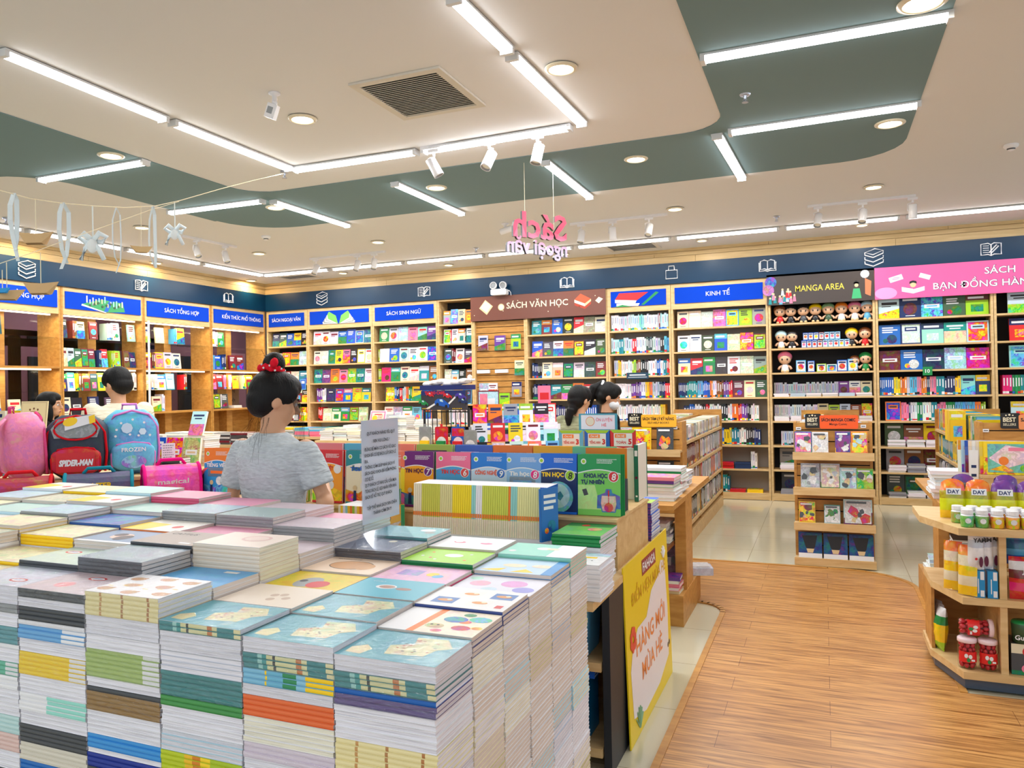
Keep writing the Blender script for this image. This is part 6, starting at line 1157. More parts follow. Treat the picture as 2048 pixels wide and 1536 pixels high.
flatbook(-1.50, 2.86, .721, .25, .065, .011, 'g', 11, 'narrow green textbook in the stack before the workbook row')
flatbook(-.955, 2.64, .721, .20, .19, .016, 'w', 8, 'textbook in the white stack at the table corner', plain('w', .25, lambda m, w, d: (m.rect(0, d*.75, w, d, C('a', .6), -.0008), m.rect(w*.1, d*.55, w*.8, d*.66, C('y', .5), -.0008), [m.disc(w*(.12+.13*i), d*.35, .004, K_, -.001, 7) for i in range(6)])))
flatbook(-1.005, 2.85, .721, .19, .24, .016, 'w', 9, 'textbook in the pile under the green KHOA HỌC ones'); flatbook(-1.01, 2.85, .873, .2, .25, .014, 'g', 3, 'green KHOA HỌC textbook lying below the standing one', plain((110, 196, 90), .2, lambda m, w, d: (m.rect(0, d*.72, w, d, C('g'), -.0008), m.disc(w*.4, d*.8, .018, C('r'), -.001), m.disc(w*.7, d*.5, .03, C('p', .7), -.001))))
for i, (x, k) in enumerate([(-2.05, 'c'), (-2.35, 'g'), (-2.62, 'a')]): flatbook(x-.1, 2.66, .721, .26, .19, .011, 'w', [9, 10, 8][i], 'textbook in the %s-topped stack near the woman' % ['sky blue', 'green', 'pale blue'][i], ff(k, 'y', 'TOÁN'))
flatbook(-.985, 3.76, .721, .18, .2, .014, [('b', 0, .5), ('v', .5, 1)], 13, 'blue and purple workbook in the pile at the table end', ff('b', 'l', 'HÈ'), grp='workbook pile at the table end')
m = MB(); m.add([(0, 0, 0), (.36, -.02, -.03), (.40, .5, -.02), (.02, .5, 0), (0, 0, .002), (.36, -.02, -.028), (.40, .5, -.018), (.02, .5, .002)], [[0, 3, 2, 1], [4, 5, 6, 7], [0, 1, 5, 4], [1, 2, 6, 5], [2, 3, 7, 6], [3, 0, 4, 7]], C('w', .1)); m.build('paper_sheet', 'print', loc=(-1.12, 2.6, .7245), label='large white paper sheet spread over the table corner', cat='paper') if False else None
# books on the shelves under the table
x = -1.6; i = 0
for k, n in [('a', 12), ('w', 10), ('c', 22)]:
    for j in range(n):
        if x > -.86: break
        m_ = SP.get(('us', k))
        if not m_:
            m = MB(); m.box(-.0075, .001, 0, .0075, .19, .225, C(k), front=C('w')); m.rect(-.0075, .11, .0075, .2, C((110, 180, 200), .3), -.0004); m.rect(-.0075, .09, .0075, .105, C('p'), -.0006); o = m.build('tmp'); m_ = o.data; SP[('us', k)] = m_; bpy.data.objects.remove(o)
        i += 1; link('workbook', m_, None, (x, TY0, .431), rot=(0, .08, 0), label='pale blue workbook on the upper shelf under the table, %s from left' % ORD[min(i-1, 48)], cat='workbook', group='workbooks on the shelf under the table'); x += .0165
x = -1.62; i = 0
for k, n in [((200, 190, 90), 28), ('n', 9), ((20, 130, 190), 3)]:
    for j in range(n):
        if x > -.85: break
        m_ = SP.get(('ul', str(k)))
        if not m_: m = MB(); m.box(-.009, .001, 0, .009, .18, .25, C(k)); m.rect(-.006, .1, .006, .115, C('w'), -.0005); m.rect(-.009, .01, .009, .014, C('w'), -.0005); o = m.build('tmp'); m_ = o.data; SP[('ul', str(k))] = m_; bpy.data.objects.remove(o)
        i += 1; link('workbook', m_, None, (x, TY0, .101), 0, '%s workbook on the bottom shelf under the table, %s from left' % (NAMES.get(k, 'olive' if k[0] > 100 else 'bright blue') if not isinstance(k, str) else NAMES[k], ORD[min(i-1, 48)]), 'workbook', 'workbooks on the bottom shelf under the table'); x += .0186
for i in range(3): link('workbook', flat_me(.26, .19, .012, 'b', False), None, (-.98, TY0+.01, .352+.0125*i), 0, 'blue workbook lying on the upright bottom-shelf ones, %s from bottom' % ORD[i], 'workbook', 'blue workbooks lying under the table')
flatbook(-1.09, TY0+.0, .665-.0, .24, .18, .012, 'f', 1, 'dark green workbook lying on the upper-shelf ones', plain('f', .5))
# yellow poster board leaning at the table end
t = thing('poster_board', 'yellow FAHASA poster board reading HÀNG MỚI MÙA HÈ', 'poster', (-.756, 3.06, .001), PI/2, rot=(-.028, 0, PI/2)); Wp, Hp = .92, .745
m = MB(); m.box(0, 0, 0, Wp, .006, Hp, C((238, 208, 16))); m.build('board', 'print', t)
m = MB(); y = -.0008; m.shape([(.07, .1), (.3, .05), (.6, .06), (.84, .12), (.86, .36), (.83, .6), (.74, .62), (.66, .56), (.5, .53), (.38, .44), (.2, .44), (.1, .38), (.05, .3)], C((238, 234, 240)), y); m.build('white_field', 'print', t)
m = MB(); m.rect(.33, .635, .63, .705, C((150, 40, 50)), y); m.text('FAHASA', .48, .65, .04, WHITE, y*2, w=.27, bold=.03); m.build('maker_label', 'print', t)
m = MB(); m.text('ĐIỂM HẸN MÙA HÈ', .48, .555, .05, C((222, 170, 16)), y*1.5, w=.74, bold=.018); m.text('HÀNG MỚI', .47, .33, .075, C((240, 140, 70)), y*2, w=.62, bold=.018); m.text('MÙA HÈ', .47, .2, .075, C((240, 140, 70)), y*2, w=.44, bold=.018); build_parts(m, 'lettering', 'print', t, .03)
m = MB()
for a in range(7): m.disc(.11+.035*math.cos(a*.9), .42+.035*math.sin(a*.9), .022, C((224, 60, 50)), y*2.5-.0001*a, 10)
for a in range(6): m.tube([(.16, y*3, .03), (.16+.07*math.cos(.5+a*.4), y*3, .03+.09*math.sin(.5+a*.4))], .004, C((130, 170, 130)), 4); m.tube([(.8, y*3, .62), (.8+.05*math.cos(.5+a*.4), y*3, .62+.06*math.sin(.5+a*.4))], .004, WHITE, 4)
m.disc(.83, .17, .013, C('d'), y*2.5); m.disc(.865, .175, .013, C('d'), y*2.5); build_parts(m, 'drawing', 'print', t)
# cardboard toppers above the back row
def topper(x, y, z, w, h, cb, title, num, lb, border='c', rz=0):
    t = thing('card_topper', lb, 'sign', (x, y, z), rz); m = MB(); m.box(-w/2, 0, 0, w/2, .004, h, C(border)); m.build('card', 'print', t)
    m = MB(); q = -.0006
    if num: m.shape([(-w*.5, h), (-w*.38, h*.84), (w*.38, h*.84), (w*.5, h)], C('l'), q); m.rect(-w*.36, h*.14, w*.36, h*.82, WHITE, q); m.rect(-w*.32, h*.58, w*.12, h*.78, C(cb), q*2); m.text('ÔN HÈ', -w*.1, h*.62, h*.1, WHITE, q*3, bold=.02); m.text(title, -w*.08, h*.28, h*.13, C('r'), q*2, maxw=w*.45, bold=.03); m.text(num, w*.27, h*.26, h*.26, C('r'), q*2, bold=.05); m.shape([(-w*.5, 0), (w*.5, 0), (w*.3, h*.1), (0, h*.04), (-w*.3, h*.1)], WHITE, q)
    else: m.rect(-w*.44, h*.1, w*.44, h*.92, WHITE, q); m.disc(-w*.2, h*.55, h*.27, C('o'), q*2, 20); m.disc(-w*.2, h*.55, h*.24, C('i'), q*3, 20); m.text('ÔN LUYỆN', w*.16, h*.56, h*.17, C((240, 90, 100)), q*2, w=w*.42, bold=.01); m.text('HÈ', w*.16, h*.26, h*.17, C((240, 90, 100)), q*2, bold=.01)
    m.build('lettering', 'print', t); return t
for i, (px, cb, ti, nu, b) in enumerate([(1142, 'o', 'TIẾNG ANH', '3', 'c'), (1194, 'o', 'TIẾNG ANH', '3', 'b'), (1246, 'o', 'TOÁN', '5', 'r')]):
    p = at(px, 898, y=3.66); tt = topper(p.x, 3.66+.002*i, p.z+0*i, .128, .094, cb, ti, nu, 'ÔN HÈ %s %s card topper, %s of three' % (ti, nu, ['left', 'middle', 'right'][i]), b)
    m = MB(); m.box(-.05, .006, .9385-p.z, .05, .02, .02, C('w')); m.build('card_stem', 'print', tt)
p = at(1196, 862, y=3.8); tt = topper(p.x, 3.8, p.z-.0, .205, .09, 'o', '', None, 'white ÔN LUYỆN HÈ sign with teal border above the cards', (70, 160, 180)); m = MB(); m.box(-.02, .006, .7205-p.z, .02, .016, .02, C('w')); m.build('card_stem', 'print', tt)
# ================================================================ tables and racks in the middle
random.seed(77)
def wp(px, fwd, z=0.0):                         # ground position seen at column px, fwd metres ahead of the viewpoint
    v = FW*fwd+RT*((px-1024)/FPX*fwd); return Vector((v.x, v.y, z))
def booktable(x0, x1, y0, y1, z, lb, shelves=(.62, .32), ang=0.0, o=None):
    t = thing('display_table', lb, 'table', o or (x0, y0, 0), ang); W = x1-x0; D = y1-y0
    m = MB(); m.box(-.02, -.02, z-.03, W+.02, D+.02, z, W_); m.build('table_top', 'oak', t)
    for a, b in ((0, 0), (W-.03, 0)): m = MB(); m.box(a, 0, 0, a+.03, D, z-.0305, W_); m.build('side_panel', 'amber', t)
    m = MB(); m.box(.0305, D/2-.01, .02, W-.0305, D/2+.01, z-.031, W_); m.build('divider', 'amber', t)
    for s in shelves:
        for a, b in ((0, D/2-.011), (D/2+.011, D)): m = MB(); m.box(.0305, a, s-.02, W-.0305, b, s, W_); m.build('shelf', 'oak', t)
    m = MB(); m.box(.0305, .02, 0, W-.0305, D-.02, .08, W_); m.build('base', 'walnut', t)
    return t
def MP(x, y, z, n, w, d, ks, lb, grp, jit=.006, of=.3):
    for j in range(n): loose(flat_me(w, d, .02, ks[j % len(ks)], random.random() < of), T_(x+random.uniform(-jit, jit), y+random.uniform(-jit, jit), z) @ R_(random.uniform(-.05, .05))); z += .0206
    return z
# A: cream book piles left of the toy rack
booktable(-5.0, -3.75, 6.7, 7.35, .97, 'oak book table with cream piles and a framed notice behind the textbooks')
for i in range(7):
    MP(-4.9+.175*i, 6.72, .971, [5, 6, 5, 7, 6, 5, 4][i], .165, .24, ['iwiiiii', 'iiwkiii', 'wiiii', 'iwiiiii', 'iiwii', 'iiiwi', 'iiii'][i], 'cream paperback, %s pile from left on the cream-pile table' % ORD[i], 'piles on the cream-pile table', jit=.006, of=.8)
for i in range(4): loosepile(-4.8+.3*i, 7.02, .972, [7, 9, 12, 10][i], 'iiw', .2, .2)
cover_thing('notice_card', -4.45, 7.0, 1.12, .2, .16, .008, 'w', 'pink-framed notice card standing among the cream piles', 'card', 'framed notice cards on the tables', tilt=.3, cover=lambda m, w, h: (m.rect(-w*.45, h*.08, w*.45, h*.92, C('p', .4), -.001), m.rect(-w*.38, h*.15, w*.38, h*.85, C('i'), -.0015), m.disc(-w*.18, h*.45, h*.2, C('y'), -.002), m.lines(0, h*.75, w*.34, 5, .008, .01, C('r'), -.002)))
looserow((-5.0, 6.7), 0, .06, 1.2, .62, 'ttorknwvn', .22); looserow((-5.0, 6.7), 0, .06, 1.2, .32, 'nbwy', .22)
for i, (x, y, z, w, h, k, lb) in enumerate([(-4.75, 6.4, .72, .2, .24, 'y', 'yellow and green NEW PLAN cover standing low before the cream-pile table'), (-5.15, 6.9, .9, .15, .22, 't', 'teal illustrated cover left of the cream-pile table')]):
    pass
# coloured table to its left
booktable(-6.35, -5.2, 7.5, 8.1, .95, 'oak book table with yellow and pink books, farther left')
for i, (k, n) in enumerate([('xxvxx', 5), ('wxxyy', 5), ('xppqc', 5), ('pppct', 5), ('iwiii', 5)]): MP(-6.28+.22*i, 7.52, .951, n, .2, .25, k, 'book in the %s pile from left on the yellow-and-pink table' % ORD[i], 'piles on the yellow-and-pink table', jit=.004)
for i, k in enumerate('wtwrp'): cover_thing('book', -6.2+.2*i, 7.53, .621, .15, .22, .02, k, '%s face-out book under the yellow-and-pink table, %s from left' % (NAMES[k], ORD[i]), 'book', 'books under the yellow-and-pink table')
# B: dark piles with the green 10 tag
booktable(-6.75, -5.55, 6.35, 6.95, .94, 'oak book table with dark piles and a green tag reading 10')
for i, k in enumerate(['kwknkw', 'kknkkw', 'nknnki', 'dmdmd', 'mdmdd']): MP(-6.7+.235*i, 6.37, .941, 6, .22, .25, k, 'dark book in the %s pile from left behind the 10 tag' % ORD[i], 'dark piles on the 10-tag table', jit=.005, of=.1)
m = MB(); m.box(-.045, 0, 0, .045, .003, .11, C('g')); m.text('10', 0, .035, .04, WHITE, -.001, bold=.02); m.rect(-.1, -.03, .05, .0, C('o'), -.001); m.build('shelf_tag', 'print', loc=(-6.22, 6.322, .90), label='green tag reading 10 on the dark-pile table', cat='tag')
for i, (k, t_) in enumerate([('g', 'green plant cover'), ('w', 'white cover lettered AI'), ('i', 'cream cover')]): cover_thing('book', -6.45+.17*i, 6.36, .621, .15, .21, .02, k, 'face-out book with %s under the dark piles' % t_, 'book', 'books under the dark piles', cover=(lambda m, w, h: (m.rect(-w/2, 0, w/2, h, WHITE, -.002), m.text('AI', 0, h*.4, .06, C('d'), -.003, bold=.02))) if i == 1 else None)
looserow((-6.75, 6.35), 0, .75, 1.15, .62, 'kwn', .2); looserow((-6.75, 6.35), 0, .05, 1.15, .32, 'lymmr', .22)
m = MB(); cover_thing('notice_card', -5.72, 6.36, .66, .24, .26, .008, 'p', 'pink-framed notice card right of the AI book', 'card', 'framed notice cards on the tables', tilt=.1, cover=lambda m, w, h: (m.rect(-w*.42, h*.06, w*.42, h*.9, C('i'), -.001), m.disc(0, h*.45, h*.2, C('y', .4), -.002)))
# C: fantasy covers table in front of the left wall
booktable(-6.5, -5.35, 5.25, 5.85, .80, 'oak book table with a row of dark fantasy covers near the left cases')
for i in range(5): MP(-6.45+.225*i, 5.26, .801, 5, .21, .13, ['nkdnk', 'wknkn', 'nnknd', 'mnmnm', 'nmkdm'][i], 'dark-spined book in the %s pile from left on the fantasy table' % ORD[i], 'dark piles on the fantasy table', jit=.004, of=.05)
for i, k in enumerate(['n', 'n', 'b', 'o', 'e']): cover_thing('book', -6.36+.215*i, 5.43, .801, .2, .28, .03, k, '%s face-out fantasy book, %s from left above the dark piles' % (NAMES[k], ORD[i]), 'book', 'fantasy covers', tilt=.15)
for i in range(4): MP(-6.4+.27*i, 5.6, .801, 14, .22, .2, 'iwiiwiii', 'cream book in the %s tall pile behind the fantasy covers' % ORD[i], 'tall cream piles', jit=.006, of=.8)
cover_thing('book', -5.62, 5.62, 1.09, .18, .24, .02, 'a', 'pale blue book leaning on the tall cream piles', 'book', 'books on the tall cream piles', tilt=.3); cover_thing('notice_card', -5.3, 5.7, 1.03, .13, .16, .01, 'r', 'red and white notice card beside the tall cream piles', 'card', 'framed notice cards on the tables', tilt=.2) if False else None
looserow((-6.5, 5.25), 0, .05, 1.1, .62, 'wi', .12); looserow((-6.5, 5.25), 0, .05, 1.1, .32, 'ymlri', .22)
# D: comics and the SÁCH MỚI card at the left edge
booktable(-6.3, -5.05, 3.55, 4.15, .93, 'oak table at the left edge with comics and the SÁCH MỚI card')
for i, (x, k, z) in enumerate([(-6.05, 'w', .97), (-5.86, 'w', .97), (-5.67, 'w', .97), (-5.48, 'p', .97)]): cover_thing('comic_book', x, 3.66, .931, .17, .23, .02, k, 'white comic with small figures on the left-edge table, %s from left' % ORD[i], 'comic book', 'comics on the left-edge table', cover=cv_wrap('w', 'b' if i % 2 else 'r'))
t = thing('tier_riser', 'wooden riser behind the comics on the left-edge table', 'riser', (-6.2, 3.72, .931)); m = MB(); m.box(0, .06, 0, 1.1, .34, .2, W_); m.build('box_body', 'oak', t)
for i, (x, k) in enumerate([(-5.86, 'i'), (-5.66, 'k'), (-6.06, 'l')]): cover_thing('book', x, 3.86, 1.132, .17, .26, .02, k, '%s tall book beside the SÁCH MỚI card' % ['pale olive', 'black and yellow', 'leaf green'][i], 'book', 'tall books beside the SÁCH MỚI card', tilt=.12)
t = thing('notice_card', 'cream SÁCH MỚI card with a drawn circle and stars', 'card', (-5.42, 3.84, 1.132), rot=(-.12, 0, .15)); m = MB(); m.box(-.12, 0, 0, .12, .006, .33, C((244, 220, 170))); m.rect(-.112, .008, .112, .322, C('e'), -.0006); m.rect(-.106, .014, .106, .316, C((250, 226, 174)), -.0012); m.build('card', 'print', t)
m = MB(); m.text('SÁCH', 0, .18, .045, C('u'), -.002, maxw=.14, bold=.01); m.text('MỚI', 0, .11, .045, C('u'), -.002, maxw=.11, bold=.01); m.tube([(.09*math.cos(a*PI/12), -.002, .165+.09*math.sin(a*PI/12)) for a in range(24)], .002, C('u'), 4, True)
for a in (-1, 0, 1): m.disc(a*.035, .275-.008*abs(a), .009, C('u'), -.002, 5)
m.build('lettering', 'print', t)
# toy rack
RX = wp(885, 5.45); ang = -.1
t = thing('toy_rack', 'black wire toy rack with a printed racing-car header', 'rack', (RX.x-.19, RX.y, 0), ang)
for i in range(9): m = MB(); m.tube([(.03+.04*i, .06, .3), (.03+.04*i, .06, 1.34)], .0035, K_, 5); m.build('vertical_wire', 'plastic', t)
for z in (.4, .62, .82, 1.0, 1.17, 1.33): m = MB(); m.tube([(.0, .055, z), (.38, .055, z)], .004, K_, 5); m.build('crossbar', 'plastic', t)
for x in (0, .38): m = MB(); m.tube([(x, .06, 0), (x, .06, 1.36)], .009, K_, 8); m.build('upright', 'plastic', t)
m = MB(); m.box(-.02, -.1, 0, .4, .22, .03, K_); m.build('base', 'plastic', t)
m = MB(); m.box(.0, .02, 1.345, .38, .05, 1.485, C((58, 54, 62))); m.build('header_board', 'print', t)
m = MB(); y = .0195; m.rect(0, 1.452, .38, 1.485, C((24, 40, 110)), y); m.text('TURBO CARS', .12, 1.458, .02, C('r'), y-.001, maxw=.2, bold=.05); m.shape([(.06, 1.35), (.16, 1.4), (.14, 1.405), (.04, 1.355)], WHITE, y-.001); m.shape([(.24, 1.38), (.33, 1.46), (.32, 1.465), (.23, 1.39)], WHITE, y-.001)
for i in range(6): m.rect(.01+.012*i, 1.352, .018+.012*i, 1.358, C('y'), y-.001); m.rect(.27+.014*i, 1.352, .278+.014*i, 1.358, C('y'), y-.001)
for x, z, k, s in [(.02, 1.39, 'g', .8), (.18, 1.385, 'b', 1.2), (.23, 1.44, 'r', .7), (.34, 1.435, (70, 50, 160), .9), (.08, 1.45, 'r', .6), (.36, 1.40, 'n', .8)]:
    m.shape([(x-.05*s, z), (x+.05*s, z-.02*s), (x+.055*s, z), (x+.03*s, z+.018*s), (x+.005*s, z+.034*s), (x-.03*s, z+.034*s), (x-.05*s, z+.02*s)], C(k), y-.002); m.disc(x-.03*s, z, .01*s, K_, y-.003, 10); m.disc(x+.032*s, z-.012*s, .01*s, K_, y-.003, 10); m.shape([(x-.012*s, z+.018*s), (x+.012*s, z+.014*s), (x+.004*s, z+.03*s), (x-.014*s, z+.03*s)], C('a'), y-.003)
m.build('printed_picture', 'print', t)
def rp(u, v, z): return (RX.x-.19+u*math.cos(ang)-v*math.sin(ang), RX.y+u*math.sin(ang)+v*math.cos(ang), z)
for i, (u, z, k, k2, lb) in enumerate([(.04, 1.06, 'x', 'y', 'grey toy blister card with black handcuff shapes, upper left'), (.18, 1.06, 'r', 'g', 'red toy card with a green toy car, upper middle'), (.32, 1.06, 'b', 'r', 'red and blue toy car card, upper right'), (.42, 1.04, 'x', 'd', 'grey toy card beside the rack, right end'),
      (.0, .86, 'd', 'x', 'dark toy card, lower left'), (.12, .86, 'w', 'f', 'white toy card with a hook tab, lower middle'), (.26, .86, (130, 130, 80), 'd', 'olive toy card with a hook tab, lower right'), (.38, .86, 'k', 'w', 'black toy card, lower right end')]):
    t = thing('toy_card', lb, 'toy', rp(u, .01, z), ang, 'carded toys on the black rack'); m = MB(); m.tf = R_(PI/2, 'X'); m.prism(rrect(-.055, 0, .055, .165, .012), 0, .003, C(k)); m.box(-.01, .165, 0, .01, .185, .003, C(k)); m.build('card', 'print', t)
    m = MB(); m.rect(-.05, .1, .05, .155, C('r' if k in ('r', 'b') else 'x', .5), -.0035); m.disc(0, .055, .04, C('w', .4), -.0036, 16); m.build('printed_picture', 'print', t)
    m = MB(); m.box(-.036, -.024, .02, .036, -.004, .065, C(k2)); m.ball((-.02, -.022, .022), .009, K_, 8, 6); m.ball((.02, -.022, .022), .009, K_, 8, 6); m.build('toy', 'plastic', t)
t = thing('glove_box', 'open box of white gloves and cables on top of the toy rack', 'box', rp(.18, .02, 1.4875), ang); m = MB(); m.box(-.19, 0, 0, .2, .14, .035, C((28, 40, 110))); m.build('box_body', 'print', t)
for i in range(6): m = MB(); m.tf = T_(-.14+.06*i, .05, .045+.008*(i % 3)) @ R_(random.uniform(-.5, .5)); m.ball((0, 0, 0), (.06, .045, .022), C('w'), 10, 6); [m.tube([(.03, -.02+.014*q, .0), (.085, -.03+.02*q, .01)], .008, C('w'), 6) for q in range(4)]; m.build('glove', 'fabric', t, True)
# tiered book stand
TS = wp(1028, 5.9); ang2 = .42
t = thing('tiered_stand', 'tiered stand of face-out books between toy rack and the women', 'display stand', (TS.x, TS.y, 0), ang2)
for j, (z, y0) in enumerate([(.93, -.36), (1.06, -.2), (1.2, -.04)]):
    m = MB(); m.box(-.34, y0, 0 if j == 0 else z-.1, .34, y0+.15, z, C('w')); m.build('tier', 'matte', t); m = MB(); m.box(-.35, y0-.012, z-.03, .35, y0-.0005, z+.012, C('w')); m.build('tier_lip', 'matte', t)
m = MB(); m.box(-.34, -.2, 0, .34, .12, .955, C('w')); m.build('base', 'matte', t)
def tp(u, v): return TS.x+u*math.cos(ang2)-v*math.sin(ang2), TS.y+u*math.sin(ang2)+v*math.cos(ang2)
for j, (z, y0, ks) in enumerate([(.931, -.36, 'kmekadwwc'), (1.061, -.2, 'wirkywwaa'), (1.201, -.04, 'odoaxbwmkr')]):
    n = len(ks)
    for i, k in enumerate(ks):
        u = -.3+.6*(i+.5)/n; X, Y = tp(u, y0+.03+.004*(i % 2)); cover_thing('book', X, Y, z, .108 if j else .1, .17, .018, k, '%s book on the %s tier of the tiered stand, %s from left' % (NAMES[k], ['lowest', 'middle', 'top'][j], ORD[i]), 'book', 'books on the tiered stand', rz=ang2, tilt=.16)
X, Y = tp(-.2, .07); cover_thing('notice_card', X, Y, .956, .17, .52, .008, 'w', 'pink and blue card above the left end of the tiered stand', 'card', 'cards above the tiered stand', rz=ang2, tilt=.05, cover=lambda m, w, h: (m.rect(-w*.45, h*.7, w*.45, h*.98, C('a', .6), -.001), m.rect(-w*.4, h*.74, -w*.05, h*.95, C('p', .3), -.002)))
X, Y = tp(.24, .07); cover_thing('notice_card', X, Y, .956, .1, .55, .008, 'p', 'small pink card above the middle of the tiered stand', 'card', 'cards above the tiered stand', rz=ang2, tilt=.02)
# ================================================================ school bags
BP = wp(185, 4.2); ba = math.radians(50)
def bp(u, v): return BP.x+u*math.cos(ba)-v*math.sin(ba), BP.y+u*math.sin(ba)+v*math.cos(ba)
t = thing('bag_display', 'two-step wooden stand carrying the school bags', 'display stand', (BP.x, BP.y, 0), ba)
m = MB(); m.box(-.55, -.16, 0, .42, .3, 1.03, W_); m.build('upper_step', 'amber', t); m = MB(); m.box(-.56, -.17, 1.0305, .43, .31, 1.05, W_); m.build('top_board', 'oak', t); m = MB(); m.box(-.75, -.5, 0, .75, -.171, .895, W_); m.build('lower_step', 'amber', t)
def se(a, n): c, s = math.cos(a), math.sin(a); return (abs(c)**(2/n)*(1 if c > 0 else -1), abs(s)**(2/n)*(1 if s > 0 else -1))
def rbox(m, w, d, z0, z1, col, nx=3.4, dome=.5, x=0, y=0, taper=.0, N=28, K=12):
    R = []
    for i in range(K+1):
        v = i/K; z = z0+(z1-z0)*v
        s = min(1, (1-abs(2*v-1)**(4 if v < .5 else 2/dome))**.5+.02) if 0 < v < 1 else .5
        s = max(s, .3); s *= 1-taper*v
        R.append([(x+w/2*s*se(2*PI*k/N, nx)[0], y+d/2*s*se(2*PI*k/N, nx)[1], z) for k in range(N)])
    return m.loft(R, col)
def backpack(loc, rz, w, d, h, body, trim, pocket, lb, front=None, straps=None, tilt=0):
    t = thing('school_backpack', lb, 'backpack', loc, rz, 'school bags on the wooden stand', rot=(tilt, 0, rz))
    m = MB(); rbox(m, w, d, 0, h, C(body, .28), dome=.45); m.build('body', 'bag_fabric', t, True)
    m = MB(); rbox(m, w*.78, d*.3, h*.06, h*.5, C(pocket, .2), dome=.5, y=-d*.5); fp = m.build('front_pocket', 'bag_fabric', t, True)
    m = MB(); m.tube([(w*.5*q, -d*.36, z) for q, z in [(-.9, .1*h), (-.96, .4*h), (-.9, .72*h), (-.6, .92*h), (0, .99*h), (.6, .92*h), (.9, .72*h), (.96, .4*h), (.9, .1*h)]], .007, C(trim), 6); m.build('piping', 'fabric', t, True)
    m = MB(); m.tube([(w*.40*q, -d*.56, z) for q, z in [(-.92, .1*h), (-.95, .33*h), (-.7, .47*h), (0, .5*h), (.7, .47*h), (.95, .33*h), (.92, .1*h)]], .006, C(trim), 6); m.build('pocket_piping', 'fabric', fp, True)
    m = MB(); m.tube([(-.04, d*.2, h*.96), (-.035, d*.2, h+.03), (.035, d*.2, h+.03), (.04, d*.2, h*.96)], .009, C(trim), 6); m.build('handle', 'fabric', t, True)
    for s in (-1, 1):
        m = MB(); m.tube([(s*w*.2, d*.42, h*.93), (s*w*.26, d*.72, h*.8), (s*w*.3, d*.85, h*.5), (s*w*.36, d*.62, h*.2), (s*w*.4, d*.4, h*.08)], [.014, .03, .03, .02, .01], C(body, .4), 8, flat=.35); st = m.build('shoulder_strap', 'bag_fabric', t, True)
        m = MB(); m.box(s*w*.33-.022, d*.72, h*.36, s*w*.33+.022, d*.78, h*.4, C(trim)); m.build('buckle', 'plastic', st)
    if front: m = MB(); front(m, w, d, h); build_parts(m, 'front_print', 'print', t)
    return t
X, Y = bp(-.32, .0); backpack((X, Y, 1.051), ba+1.9+PI*.0, .27, .2, .36, (240, 136, 176), (226, 80, 136), (236, 140, 184), 'light pink patterned school backpack turned sideways, leftmost', None, tilt=-.05)
def spf(m, w, d, h):
    y = -d*.66; m.rect(-w*.30, h*.12, w*.30, h*.42, C('r'), y); m.text('SPIDER-MAN', 0, h*.22, .03, WHITE, y-.002, w=w*.52, bold=.06, slant=.15)
X, Y = bp(-.075, -.02); b = backpack((X, Y, 1.051), ba-.05, .30, .19, .34, (40, 54, 70), (206, 20, 34), (200, 24, 36), 'navy and red school backpack lettered SPIDER-MAN with clear top window', spf)
m = MB(); m.shape([(-.1, .22), (.1, .22), (.115, .27), (.08, .32), (-.08, .32), (-.115, .27)], C('x', 1), -.099); m.build('clear_window', 'wrapped_print', b)
m = MB(); m.tf = T_(.0, -.107, .3) @ R_(-.35, 'Y'); m.shape([(-.06, -.02), (.09, -.03), (.1, .01), (-.04, .04)], C('w'), 0); m.disc(-.02, .015, .035, C('y'), -.001, 18, .022); m.shape([(.06, -.03), (.09, -.03), (.1, .01), (.07, .01)], C('y'), -.001); m.build('hang_tag', 'print', b)
m = MB(); m.tube([(.1*math.cos(a), -.1, .265+.055*math.sin(a)) for a in [i*PI/10 for i in range(20)]], .006, C('r'), 6, True); m.build('window_piping', 'fabric', b, True)
def frf(m, w, d, h):
    y = -d*.68; m.text('FROZEN', 0, h*.36, .022, WHITE, y, w=w*.42, bold=.02); m.disc(0, h*.2, w*.22, C((150, 200, 236), 1), y+.001, 20, h*.1)
    y2 = -d*.52; m.disc(-w*.1, h*.72, .03, C((200, 226, 246)), y2, 8); m.disc(.05, h*.66, .02, C((210, 236, 250)), y2, 6); [m.disc(w*a, h*b_, .007, WHITE, y2-.001, 6) for a, b_ in [(-.3, .6), (-.2, .8), (.2, .8), (.3, .6), (0, .85), (.1, .6), (-.05, .62), (-.28, .7)]]
X, Y = bp(.185, .06); backpack((X, Y, 1.051), ba+.1, .29, .19, .36, (100, 184, 226), (216, 130, 200), (104, 190, 226), 'light blue school backpack with lilac piping lettered FROZEN', frf)
X, Y = bp(.37, -.12); m = MB(); m.box(-.035, 0, 0, .035, .002, .1, WHITE); m.lines(-.028, .09, .028, 6, .005, .008, C('x'), -.001); m.build('swing_tag', 'print', loc=(X, Y, 1.12), rz=ba, label='white tag hanging at the right side of the light blue backpack', cat='tag')
X, Y = bp(-.49, -.14); m = MB(); m.box(-.035, 0, 0, .035, .002, .1, C('r')); m.rect(-.02, .015, .02, .055, WHITE, -.001); m.build('swing_tag', 'print', loc=(X, Y, 1.055), rot=(0, .7, ba), label='red tag hanging at the left of the pink backpack', cat='tag')
